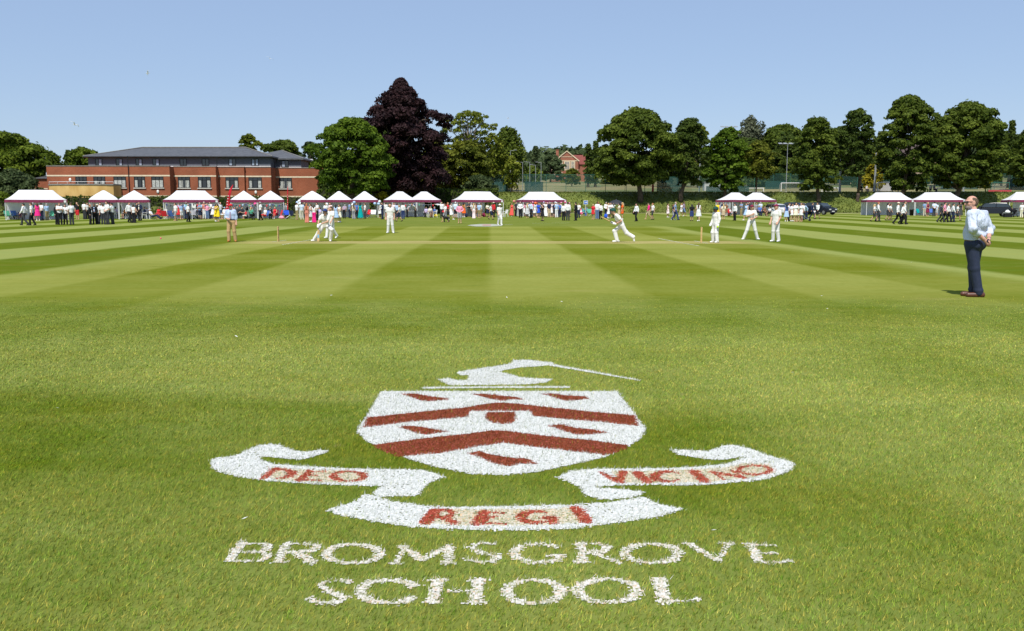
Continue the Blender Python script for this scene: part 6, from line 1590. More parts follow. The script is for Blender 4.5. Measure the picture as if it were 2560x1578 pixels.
2219 551.2 ws 60 skt wh ch md bk|dark haired girl of the pair in grey skirts
2224.9 551.2 ws 75 skt wh ch md br|brown haired girl of the pair in grey skirts
2243.3 561 wk 80 trl wh bk sh br|pupil in straw boater and white shirt walking right
2255.8 561.4 wk 70 trl wh bk sh bk|dark haired pupil in white shirt walking beside the boater
2259.5 560 ws 60 trl wh bk sh br|tall pupil with maroon tie behind the boater's companion
2310.5 541 st 175 trs bb st sh bk|man in blue shirt and stone trousers under the chairs gazebo
2318.2 541.4 cl 20 drs ma ma md bl|woman in burgundy dress under the chairs gazebo
2334.5 541.4 hb 170 trs pb ch sh bk|man in pale shirt and grey trousers under the chairs gazebo
2340 541.4 st 150 sho pb lg sh br|man in pale blue shirt and shorts beside the grey trousers
2351.3 556.2 wk 70 jac ch ch sh gr gy|man in charcoal suit and dark hat leading the five walkers' rear
2360.3 556.3 wk 65 trs pi bk sh bk|man in pale pink shirt second of the five walkers
2369.5 555.7 wk 60 trl wh bk sh br|man in white shirt with sunglasses, middle of the five walkers
2381.2 555.8 ws 75 trl wh na sh bk|dark haired pupil in white shirt, fourth of the five walkers
2392.6 552 wk 80 skt wh ch bun br|girl in white top and patterned skirt ahead of the five walkers
2371 541.5 st 20 skt br bk lg gi|auburn haired woman at the back of the chairs gazebo
2400 541.5 st -20 max dk dk lg br|brown haired woman in long dark dress at the gazebo's right pole
2553.4 544.5 st 150 trs wh cm sh gr|man in white shirt and cream trousers by the last gazebo
2560 544.5 st 30 drs co na md br|woman in coral and navy cut by the frame edge
'''
HATS = {'holding a straw hat': None, 'pale cap beside': ('cap', 'lg'), 'pale blue cap': ('cap', 'lb'), 'in grey cap': ('cap', 'gy'), 'wide black hat': ('brim', 'bk'), 'straw hat': ('straw', 'go'), 'straw boater': ('boater', 'go'), 'dark hat': ('brim', 'bk'), 'dark cap': ('cap', 'bk')}
for ln in ROWS.strip().split('\n'):
    a, lab = ln.split('|'); q = a.split()
    x, y, ps, yaw, kind, top, bot, hair, hc = float(q[0]), float(q[1]), q[2], float(q[3]), q[4], q[5], q[6], q[7], q[8]
    hat = next((v for k, v in HATS.items() if k in lab), None)
    sc = .985 + .05 * math.sin(x * 7.3) - (.02 if kind in ('drs', 'skt', 'max', 'mini', 'jum', 'skl') else -.015)
    if 'child' in lab: sc *= .72
    elif 'boy' in lab or 'tallest' in lab: sc *= .93 if 'boy' in lab else 1.06
    elif 'tall ' in lab: sc *= 1.06
    person(x, y, ps, yaw, kind, top, bot, hair, hc, lab, hat[0] if hat else None, hat[1] if hat else None, sc, 'bk' if bot in ('bk', 'ch', 'na', 'nv') else ('wh' if kind in ('drs', 'mini', 'skt', 'max') and x % 2 > .9 else 'tan'), SKIN2 if int(x) % 23 == 7 else SKIN, None, jac=q[9] if len(q) > 9 else None)
# packed guests at the back of the crowded gazebo, most with pink hats
PINK = [(1312, 'pi', 'wh', 'brim', 'rose pink brimmed hat'), (1322.5, 'lb', 'wh', None, 'no hat and pale blue top'), (1331.5, 'hp', 'na', 'brim', 'hot pink brimmed hat'), (1341.5, 'wh', 'be', 'straw', 'orange straw hat'), (1351, 'lg', 'bk', None, 'no hat and grey top'), (1359.5, 'pp', 'wh', 'boater', 'mauve round hat'), (1368.5, 'wh', 'pi', 'brim', 'pale pink hat and white top'), (1377, 're', 'bk', None, 'red top'), (1388.5, 'wh', 'bk', 'boater', 'white round hat'), (1394.5, 'li', 'ch', None, 'lilac top'), (1402.5, 'wh', 'ch', 'brim', 'pink hat at the right pole'), (1413, 'pp', 'ch', 'brim', 'pink hat behind the three pupils'), (1423.5, 'gy', 'ch', 'brim', 'candy pink hat, furthest right')]
for i, (x, tp_, bt_, hat, what) in enumerate(PINK):
    hc = {1341.5: 'or_', 1388.5: 'wh', 1359.5: 'li'}.get(x, ('pi', 'hp')[i % 2])
    person(x, 541.2 + (i * 37 % 10) / 14, ('st', 'ho', 'cl', 'fo')[i % 4], (i * 83) % 300 - 150, 'trs' if i % 2 else 'drs', tp_, bt_, ('md', 'sh')[i % 2], ('br', 'bk', 'bl', 'gr')[i % 4], 'guest at the back of the crowded gazebo, ' + what, hat, hc if hat else None, .97 + (i % 3) * .03)
# far figures on the upper field
def far_person(px, py, Y, ps, yaw, kind, top, bot, label):
    p = at(px, py, Y); p.z = float(ground_z(p.x, Y)); person(0, 0, ps, yaw, kind, top, bot, 'sh', 'bk', label, at_=p, group='people on the upper field')
far_person(1278, 474, 156, 'st', 20, 'trs', 'wh', 'ch', 'person in white shirt by the court fence under the robinia')
far_person(1293, 474, 157, 'ws', 60, 'trs', 'wh', 'bk', 'second person in white shirt further along the court fence')
far_person(2152, 482, 149.6, 'si', 0, 'trs', 'bk', 'ch', 'person in black sitting on top of the bank by the golden bush')
far_person(2166, 482, 149.6, 'si', 15, 'trs', 'lg', 'ch', 'person in pale top sitting on top of the bank by the golden bush')
far_person(2326, 481, 150, 'si', -30, 'trs', 'wh', 'na', 'person in white sitting on the bank top behind the chairs gazebo')
far_person(2335, 481, 150, 'si', 25, 'trs', 'li', 'na', 'person in lilac sitting on the bank top behind the chairs gazebo')

# ------------------------------------------------------------------ seats
for x, y, yaw, c, lab in ((22, 550, 60, 'gr', 'dark green folding chair at the left pole of the first gazebo'), (39, 549.4, 60, 'bl', 'blue folding chair under the woman in grey top'), (126, 549.5, -20, 'gr', 'green folding chair beside the khaki trousers'), (398, 547.8, 10, 'ch', 'dark folding chair under the woman in orange red'), (383, 549.3, 85, 'ch', 'low grey folding chair under the reclining man'), (413.5, 549.5, 175, 're', 'empty red folding chair with its back turned'), (429.8, 549.2, 170, 'bl', 'empty blue folding chair next to the red one'), (562, 548.5, -20, 'lg', 'pale folding chair under the man in white behind the umpire'), (587, 546.8, 40, 'te', 'teal folding chair under the guest in pink'), (594.5, 546.8, 20, 'na', 'navy folding chair under the grey haired guest'), (606.5, 546.8, 60, 'ch', 'charcoal folding chair under the leaning guest'), (628.4, 549.3, 170, 'gy', 'grey folding chair under the blonde woman in green'), (663.4, 549.3, -40, 'bl', 'blue folding chair under the man in red shorts'), (676, 548.3, 20, 'bk', 'black folding chair under the man in black suit'), (687.6, 547.4, -10, 'ma', 'maroon folding chair under the woman in crimson'), (698, 547, -60, 're', 'empty red folding chair leaning in the pointed gazebo'), (718, 547.5, 30, 'rb', 'royal blue folding chair by the wicker basket'), (734, 548.5, 60, 'na', 'navy folding chair left of the khaki trousers'), (918.5, 545, -40, 're', 'red folding chair beside the teal dress'), (932.8, 545.6, 0, 'wh', 'white folding chair in front of the right balloon gazebo'), (1452, 541, 20, 'hp', 'crimson folding chair under the child by the sign'), (1460.2, 540.5, 40, 'te', 'teal folding chair next to the crimson one'), (1475, 541.5, 10, 'gr', 'small green folding chair left of the short red dress'), (1825.6, 540.3, 40, 're', 'red folding chair under the child by the side walled gazebo'), (1899, 540.2, 0, 'na', 'navy folding chair under the man in blue'), (1911.5, 540, 20, 'ch', 'charcoal folding chair under the guest in brown'), (1923.4, 541, -60, 'ch', 'dark folding chair beside the white car'), (2298.7, 540.5, 30, 'te', 'dark teal folding chair left in the chairs gazebo'), (2327, 540.5, -30, 'bl', 'blue folding chair right in the chairs gazebo'), (484, 548.5, 20, 'gy', 'patterned grey folding chair at the white flag pole'), (2540, 542.6, 40, 'bk', 'black folding chair beside the cool box')):
    camp_chair(G(x, y), yaw, c, lab)
for x, y, yaw, lab in ((290.5, 547, 165, 'white plastic chair under the guest in lilac shirt'), (361.5, 547.5, -70, 'white plastic chair under the guest in navy jacket'), (1263, 543, -50, 'empty white plastic chair behind the fielder in sun hat'), (314, 547.5, -20, 'white plastic chair under the girl with auburn hair'), (321, 547, 50, 'white plastic chair under the guest in pale blue'), (368, 547, -60, 'white plastic chair at the right pole of the peaked gazebo'), (1065.4, 543.5, -20, 'white plastic chair under the man in lilac'), (1076, 543.8, 20, 'white plastic chair under the woman with sunglasses'), (1086, 543.8, -60, 'white plastic chair under the grey man in blue'), (51, 549, 30, 'white plastic chair under the child in plum'), (799, 550, -40, 'white plastic chair under the woman in grey lilac')):
    plastic_chair(G(x, y), yaw, lab)
table(G(1022, 543), 24, 'folding table in front of the guest in grey shirt', 1.8); table(G(1052, 542.6), 24, 'folding table by the central tent pole of the joined gazebos', 1.8, 'dk'); table(G(868, 544), 13, 'dark folding table under the middle gazebo', 1.8, 'bk'); table(G(1312, 540.2), 16, 'folding table at the left side of the crowded gazebo', 1.6)
table(G(137, 549), 27, 'low dark table at the right of the first gazebo', 1.5, 'ch')
# ------------------------------------------------------------------ balloons, flags, signs
for px, py, Y, c, lab in ((743.5, 507, 93, 'lb', 'light blue balloon of the bunch at the domed gazebo'), (748, 503.5, 92.6, 'wh', 'white balloon, topmost of the bunch at the domed gazebo'), (750, 509.5, 92.3, 'wh', 'white balloon, lower, in the bunch at the domed gazebo'), (744, 511.5, 92.7, 'wh', 'white balloon over the head of the man in khaki'), (885.5, 506.5, 96, 'lb', 'light blue balloon on the pole above the gold patterned top'), (881.5, 512.5, 96, 'wh', 'white balloon on the pole above the gold patterned top'), (949, 504.5, 97, 'wh', 'white balloon above the man in navy suit'), (946.5, 510.5, 96.6, 'lb', 'light blue balloon left of the man in navy suit'), (937, 509.5, 98, 'lb', 'light blue balloon under the edge of the right balloon gazebo'), (817, 511.5, 95, 'wh', 'white balloon at the pole behind the dark haired fielder'), (1285, 504, 104, 'co', 'peach balloon at the left corner of the crowded gazebo'), (1338.5, 508.5, 103, 'or_', 'orange balloon under the crowded gazebo'), (638, 510.5, 92, 'hp', 'pink balloon hanging between the pointed gazebos')):
    balloon(px, py, Y, c, lab)
m_flag = mat('red_banner_cloth', (.52, .012, .03), .7, .12, 3)
def banner(px, top, foot, bend, label):
    p = G(px, foot); s = pxm(p.y); H = (foot - top) / s; o = empty('feather_banner', p, 0, label, 'banner', 'red feather banners')
    ax = [(bend * (t ** 2.2) * .55 + .02 * t, 0, H * t) for t in np.linspace(0, 1, 14)]
    MB().tube(ax, [.018 - .010 * i / 13 for i in range(14)], 6).build('pole', mat('black_pole', (.03, .03, .03), .5, .1, 5), o)
    V = []; F = []
    for i, (x, y, z) in enumerate(ax[3:]):
        t = i / 10; wd = .36 * (1 - .45 * t) * min(1, (1 - t) * 6 + .15) * (1 if bend > .5 else .42); yv = .05 * math.sin(t * 7)
        V += [(x, -.012, z), (x - wd, yv - .012, z - .12 * (1 - t)), (x - wd, yv + .012, z - .12 * (1 - t)), (x, .012, z)]
    for i in range(10):
        for k in range(4): F.append((i * 4 + k, i * 4 + (k + 1) % 4, i * 4 + 4 + (k + 1) % 4, i * 4 + 4 + k))
    MB().add(V, F).build('banner_cloth', m_flag, o)
    lt = MB()
    for i in range(4, 9):
        x, y, z = ax[i + 1]; lt.box(x - .24 * (1 if bend > .5 else .42), x - .13 * (1 if bend > .5 else .4), -.085, -.075, z - .07, z + .0)
    lt.build('lettering', mat('white_print', (.7, .68, .68), .7, .1, 8), o)
banner(572, 462, 552, 1.0, 'curved red feather banner rising behind the umpire')
banner(721, 464, 541, .12, 'narrow red feather banner at the gap between gazebos, seen almost edge on')
def small_flag(px, py0, py1, label):
    p = G(px, py1); s = pxm(p.y); H = (py1 - py0) / s; o = empty('white_flag', p, 0, label, 'flag')
    MB().tube([(0, 0, 0), (0, 0, H)], .025, 6).build('pole', m_pole, o)
    MB().add([(0, -.01, H), (.42, .03, H - .16), (.36, .05, H - .55), (0, -.01, H - .42), (0, .01, H), (.42, .05, H - .16), (.36, .07, H - .55), (0, .01, H - .42)], [(0, 1, 2, 3), (7, 6, 5, 4), (0, 4, 5, 1), (1, 5, 6, 2), (2, 6, 7, 3), (3, 7, 4, 0)]).build('cloth', m_plast, o)
small_flag(481, 508.5, 549.5, 'white wrapped flag on a pole in front of the bunting gazebo')
def bunting(p0, p1, n, label):
    o = empty('bunting', p0, 0, label, 'bunting', 'strings of bunting on the gazebos'); d = p1 - p0
    pts = [d * (i / n) + Vector((0, 0, -.16 * math.sin(math.pi * ((i / n * 2) % 1)))) for i in range(n + 1)]
    MB().tube(pts, .008, 4).build('cord', m_plast, o)
    for i in range(n):
        q = pts[i].lerp(pts[i + 1], .5); e = d.normalized() * .10
        MB().add([q - e, q + e, q + Vector((.0, -.02, -.26)), q - e + Vector((0, .012, 0)), q + e + Vector((0, .012, 0)), q + Vector((0, -.008, -.26))], [(0, 2, 1), (3, 4, 5), (0, 1, 4, 3), (1, 2, 5, 4), (2, 0, 3, 5)]).build('pennant', cloth(('nv', 'ch', 're', 'lb', 'nv', 'gr')[i % 6]), o)
for a, b_, y, lab, n in ((412, 547, 508.6, 'bunting of dark pennants along the front of the bunting gazebo', 14), (579, 643, 508.6, 'bunting along the pointed gazebo by the curved banner', 8), (647, 710, 508.4, 'bunting along the pointed gazebo by the narrow banner', 8), (985, 1100, 508.6, 'bunting of red and blue pennants on the joined gazebos', 10)):
    Y = 87.5 if a < 500 else 91 if a < 900 else 102; bunting(at(a, y, Y + .6), at(b_, y, Y), n, lab)
p = G(1464, 540.5); sg = empty('direction_sign', p, 0, 'blue and white sign with a white arrow on a post above the crowd', 'sign'); s = pxm(p.y); zz = (540.5 - 506.5) / s
MB().tube([(0, 0, 0), (0, 0, zz)], .03, 6).build('post', m_pole, sg)
MB().box(-.27, .27, -.035, -.010, zz - .24, zz + .24).build('board', m_plast, sg)
MB().box(-.225, .225, -.042, -.0355, zz - .195, zz + .195).build('panel', mat('sign_blue', (.05, .17, .55), .5, .05, 6), sg)
MB().box(-.14, .06, -.049, -.0425, zz - .035, zz + .035).add([(.05, -.049, zz - .12), (.18, -.049, zz), (.05, -.049, zz + .12), (.05, -.0426, zz - .12), (.18, -.0426, zz), (.05, -.0426, zz + .12)], [(0, 1, 2), (5, 4, 3), (0, 3, 4, 1), (1, 4, 5, 2), (2, 5, 3, 0)]).build('arrow', m_plast, sg)
p = at(1540, 512, pxm(1) / pxm(G(1535, 545).y)); ub = empty('umbrella', p, 0, 'open black umbrella over the man in shirt and tie', 'umbrella')
V = []; F = []; n = 8
for r_, z_ in ((.05, .56), (.45, .44), (.85, .20), (1.03, .0)):
    for k in range(n * 3): a = 2 * math.pi * k / (n * 3); q = 1 - .06 * abs(math.sin(a * n / 2 + math.pi / 2)) ** 6 if r_ > 1 else 1; V.append((r_ * math.cos(a) * q, r_ * math.sin(a) * q, z_ + (0 if r_ < .8 or k % 3 == 0 else .03)))
m_ = n * 3
for i in range(3):
    for k in range(m_): F.append((i * m_ + k, i * m_ + (k + 1) % m_, (i + 1) * m_ + (k + 1) % m_, (i + 1) * m_ + k))
MB().add(V, F + [tuple(range(m_))]).build('canopy', mat('black_umbrella_cloth', (.03, .03, .035), .6, .1, 5), ub)
MB().tube([(0, 0, .66), (0, 0, -.35), (-.25, -.05, -.42)], .015, 6).build('shaft', m_steel, ub)
# straw hats in hand, basket, bags, bin, cool box
def lathe_thing(name, p, prof, m, label, cat, part, rot=None, sc=1):
    o = empty(name, p, 0, label, cat, None, sc); c = MB().lathe(prof, n=14).build(part, m, o, True)
    if rot: c.rotation_euler = rot
    return o
p = G(243, 560.5); lathe_thing('straw_hat', p + Vector((.0, -.3, .98)), [(.001, .10), (.07, .10), (.085, .06), (.09, 0), (.17, -.01), (.17, -.02), (.08, -.012), (.001, -.012)], cloth('go'), 'straw hat held by the pupil in open black blazer', 'hat', 'brim_and_crown', (R(70), 0, 0))
p = G(2034, 547.8); lathe_thing('white_hat', p + Vector((.0, -.25, .72)), [(.001, .10), (.09, .10), (.10, .05), (.11, 0), (.22, -.01), (.22, -.03), (.08, -.012), (.001, -.012)], cloth('wh'), 'wide white hat carried by the man in navy suit', 'hat', 'brim_and_crown', (R(75), 0, R(20)))
p = G(712.7, 547.2); o = empty('wicker_basket', p, R(10), 'wicker picnic basket at the right pole of the pointed gazebo', 'basket')
MB().add([(-.28, -.18, 0), (.28, -.18, 0), (.28, .18, 0), (-.28, .18, 0), (-.32, -.21, .34), (.32, -.21, .34), (.32, .21, .34), (-.32, .21, .34)], [(0, 3, 2, 1), (4, 5, 6, 7), (0, 1, 5, 4), (1, 2, 6, 5), (2, 3, 7, 6), (3, 0, 4, 7)]).build('body', mat('wicker', (.36, .19, .075), .8, .3, 40), o)
MB().box(-.33, .33, -.22, .22, .343, .39).build('lid', MATS['wicker'], o); MB().tube([(-.12, -.23, .28), (-.1, -.27, .34), (.1, -.27, .34), (.12, -.23, .28)], .012, 5).build('handle', MATS['brown_leather'], o)
def bag(p, c, label, w=.4, h=.34, name='picnic_bag', cat='bag'):
    o = empty(name, p, random.uniform(-.4, .4), label, cat); d_ = w * .6
    me = sdf_mesh('body', [E((0, 0, h * .45), (w / 2, d_ / 2, h * .5)), E((w * .12, 0, h * .3), (w * .42, d_ * .5, h * .32))], .03, .05, 0, [(A_(0, 0, 1), 0.005)]); link('body', me, cloth(c), o)
    MB().tube([(-w * .25, 0, h * .8), (-w * .12, 0, h * 1.2), (w * .12, 0, h * 1.2), (w * .25, 0, h * .8)], .014, 5).build('handle', cloth(c), o)
bag(G(704, 547.6), 'pi', 'pale pink bag next to the wicker basket', .5, .36); bag(G(709, 546.8), 'lb', 'light blue bag behind the wicker basket', .5, .5); bag(G(700, 546.6), 'wh', 'small white bag near the red chair', .3, .2)
bag(G(1165, 542.8), 'na', 'navy bag under the long gazebo', .5, .5); bag(G(1209.5, 542.6), 'ma', 'red bag against the back wall of the long gazebo', .45, .5); bag(G(56, 548), 'bb', 'blue bag beside the child in plum', .4, .4); bag(G(1515, 545.4), 'rb', 'royal blue bag at the feet of the man in waistcoat', .45, .5)
bag(G(1090, 542.4), 'ye', 'yellow bag at the right of the open gazebo', .4, .35); bag(G(1822, 540.2), 're', 'red backpack beside the seated child', .35, .5); bag(G(1110, 553.5) + Vector((0, 0, .82)), 're', 'red bag held by the dog walker', .4, .2); bag(G(1341, 542.8) + Vector((0, -.1, .42)), 'ch', 'dark patterned bag carried by the woman in white floral dress', .5, .45); bag(G(1586, 553.3) + Vector((0, -.1, .60)), 'bk', 'dark jacket bundle over the arm of the lone man', .45, .5, 'folded_jacket', 'jacket')
bag(G(30, 549.2), 'dk', 'dark rucksack between the green chair and the blue chair', .6, .5); bag(G(146, 548), 'gy', 'grey bag under the low dark table', .5, .35)
p = G(2279, 539.5); o = empty('rubbish_bin', p, 0, 'black bin against the grey wall of the empty gazebo', 'bin'); MB().lathe([(.001, 0), (.20, 0), (.26, .78), (.28, .80), (.27, .82), (.001, .74)], n=16).build('body', cloth('bk'), o, True); MB().lathe([(.255, .76), (.29, .76), (.29, .82), (.255, .82)], n=16).build('rim', cloth('dk'), o)
p = G(2519, 543.4); o = empty('cool_box', p, R(-8), 'black cool box with white bags on top, by the last gazebo pole', 'cool box'); MB().box(-.42, .42, -.25, .25, 0, .42).build('body', cloth('bk'), o); MB().box(-.43, .43, -.26, .26, .423, .47).build('lid', cloth('dk'), o)
bag(p + Vector((-.05, 0, .475)), 'wh', 'white carrier bag lying on the black cool box', .6, .35); 
p = G(2024, 543); 
def pushchair(p, yaw, label, fab):
    o = empty('pushchair', p, R(yaw), label, 'pushchair'); f = cloth(fab)
    MB().add([(-.2, -.2, .35), (.2, -.2, .35), (.2, .15, .32), (-.2, .15, .32), (-.2, .35, .85), (.2, .35, .85), (-.2, -.2, .30), (.2, -.2, .30), (.2, .19, .27), (-.2, .19, .27), (-.2, .40, .85), (.2, .40, .85)], [(0, 1, 2, 3), (3, 2, 5, 4), (6, 9, 8, 7), (9, 10, 11, 8), (0, 6, 7, 1), (4, 5, 11, 10), (1, 7, 8, 2), (2, 8, 11, 5), (0, 3, 9, 6), (3, 4, 10, 9)]).build('seat', f, o)
    V = []; F = []
    for i in range(7):
        a = R(-20 + i * 22)
        for x in (-.21, .21): V.append((x, .30 - .38 * math.cos(a), .72 + .34 * math.sin(a)))
    MB().add(V, [(2 * i, 2 * i + 2, 2 * i + 3, 2 * i + 1) for i in range(6)]).build('hood', f, o)
    for x in (-.23, .23):
        MB().tube([(x, -.38, .12), (x, .1, .45), (x, .52, 1.02)], .015, 6).build('frame', m_steel, o); MB().tube([(x, .36, .12), (x, -.05, .55)], .014, 6).build('strut', m_steel, o)
        for y in (-.38, .36): MB().tube([(x - .02, y, .12), (x + .02, y, .12)], .115, 12).build('wheel', cloth('bk'), o)
    MB().tube([(-.23, .52, 1.02), (.23, .52, 1.02)], .018, 6).build('handle', cloth('bk'), o)
pushchair(G(2013.5, 553.3), 70, 'navy pushchair in front of the fair girl in white shorts', 'nv'); pushchair(G(488, 548.3), -30, 'patterned grey pushchair in the bunting gazebo', 'gy'); pushchair(G(2534, 543.2), -60, 'black pushchair by the cool box', 'bk')
# black dog
dg = empty('dog', G(1115.5, 555.6), R(-70), 'black dog on the lawn beside the dog walker', 'dog')
pr = [C((0, .22, .40), (0, -.18, .42), .10, .125), C((0, -.2, .46), (0, -.36, .60), .075, .06), E((0, -.42, .63), (.06, .085, .065)), C((0, -.46, .61), (0, -.55, .59), .036, .026), C((0, .28, .44), (0, .46, .56), .026, .014)]
for sx in (-1, 1):
    pr += [C((sx * .075, -.16, .36), (sx * .08, -.17, .20), .045, .03), C((sx * .08, -.17, .20), (sx * .08, -.16, .03), .028, .024), C((sx * .08, -.16, .025), (sx * .08, -.21, .02), .026, .022), C((sx * .08, .20, .36), (sx * .085, .14, .24), .060, .04), C((sx * .085, .14, .24), (sx * .085, .27, .15), .036, .024), C((sx * .085, .27, .15), (sx * .085, .24, .03), .024, .022), C((sx * .085, .24, .025), (sx * .085, .18, .02), .026, .022), C((sx * .05, -.39, .68), (sx * .075, -.36, .58), .022, .016)]
link('body', sdf_mesh('body', pr, .014, .02), mat('black_dog_fur', (.014, .013, .013), .6, .2, 30), dg)
# gulls
m_wing, t, b = new_mat('gull_feathers'); b.inputs['Base Color'].default_value = (.85, .85, .85, 1); b.inputs['Roughness'].default_value = .8
tr = t.nodes.new('ShaderNodeBsdfTranslucent'); tr.inputs[0].default_value = (.85, .85, .85, 1); mx = t.nodes.new('ShaderNodeMixShader'); mx.inputs[0].default_value = .5
t.links.new(b.outputs[0], mx.inputs[1]); t.links.new(tr.outputs[0], mx.inputs[2]); t.links.new(mx.outputs[0], t.nodes['Material Output'].inputs[0])
def gull(px, py, Y, span, yaw, roll, label):
    o = empty('gull', at(px, py, Y), R(yaw), label, 'bird', 'gulls in the sky', span * 1.6); o.rotation_euler = (R(12), R(roll), R(yaw))
    link('body', cached('gull', lambda: sdf_mesh('body', [E((0, 0, 0), (.055, .19, .055)), E((0, -.20, .025), (.036, .055, .036)), C((0, -.24, .02), (0, -.285, .012), .012, .006), C((0, .14, 0), (0, .27, .0), .030, .012, (.5, 1, 1.6))], .012, .03)), m_wing, o)
    for s in (-1, 1):
        pts = [(.03, -.07, .02), (.22, -.12, .14), (.42, -.03, .10), (.56, .10, .05)]; ch = [.15, .15, .10, .02]; V = []; F = []
        for (x, y, z), c_ in zip(pts, ch): V += [(s * x, y, z + .008), (s * x, y + c_, z), (s * x, y, z - .008)]
        for i in range(3):
            for k in range(3): F.append((i * 3 + k, i * 3 + (k + 1) % 3, i * 3 + 3 + (k + 1) % 3, i * 3 + 3 + k))
        MB().add(V, F).build('wing', m_wing, o)
gull(187, 312, 70, .50 * 1.05, 70, 25, 'largest white gull, lowest over the left end of the hall')
gull(370, 183, 90, .48, -60, -30, 'white gull between the lowest and the highest gull')
gull(675, 147, 90, .46, 30, 20, 'white gull highest in the sky')
gull(1270, 296, 160, .5, 80, 10, 'tiny pale gull over the thin crowned tree')
# feathers dropped on the turf
for i, (px, py) in enumerate(((591, 846), (810, 889), (1785, 1337), (1981, 937), (2068, 776), (2054, 743), (612, 1307), (1267, 747), (38, 610), (138, 619), (828, 742), (1404, 758), (144, 1027), (2278, 658), (880, 603))):
    o = MB().add([(-.045, 0, .006), (0, -.012, .012), (.05, 0, .016), (0, .012, .012), (.0, 0, .003)], [(0, 1, 2, 3), (0, 4, 1), (1, 4, 2), (2, 4, 3), (3, 4, 0)]).build('feather', mat('white_feather', (.75, .75, .74), .8, .08, 30))
    tag(o, 'small white gull feather lying on the mown lawn', 'feather', 'white feathers lying on the lawn'); g_ = G(px, py); o.location = g_ + Vector((0, 0, .022)); o.rotation_euler = (random.uniform(-.3, .3), random.uniform(-.2, .2), random.uniform(0, 6)); k = .4 if py > 850 else .7; o.scale = (k, k, k)

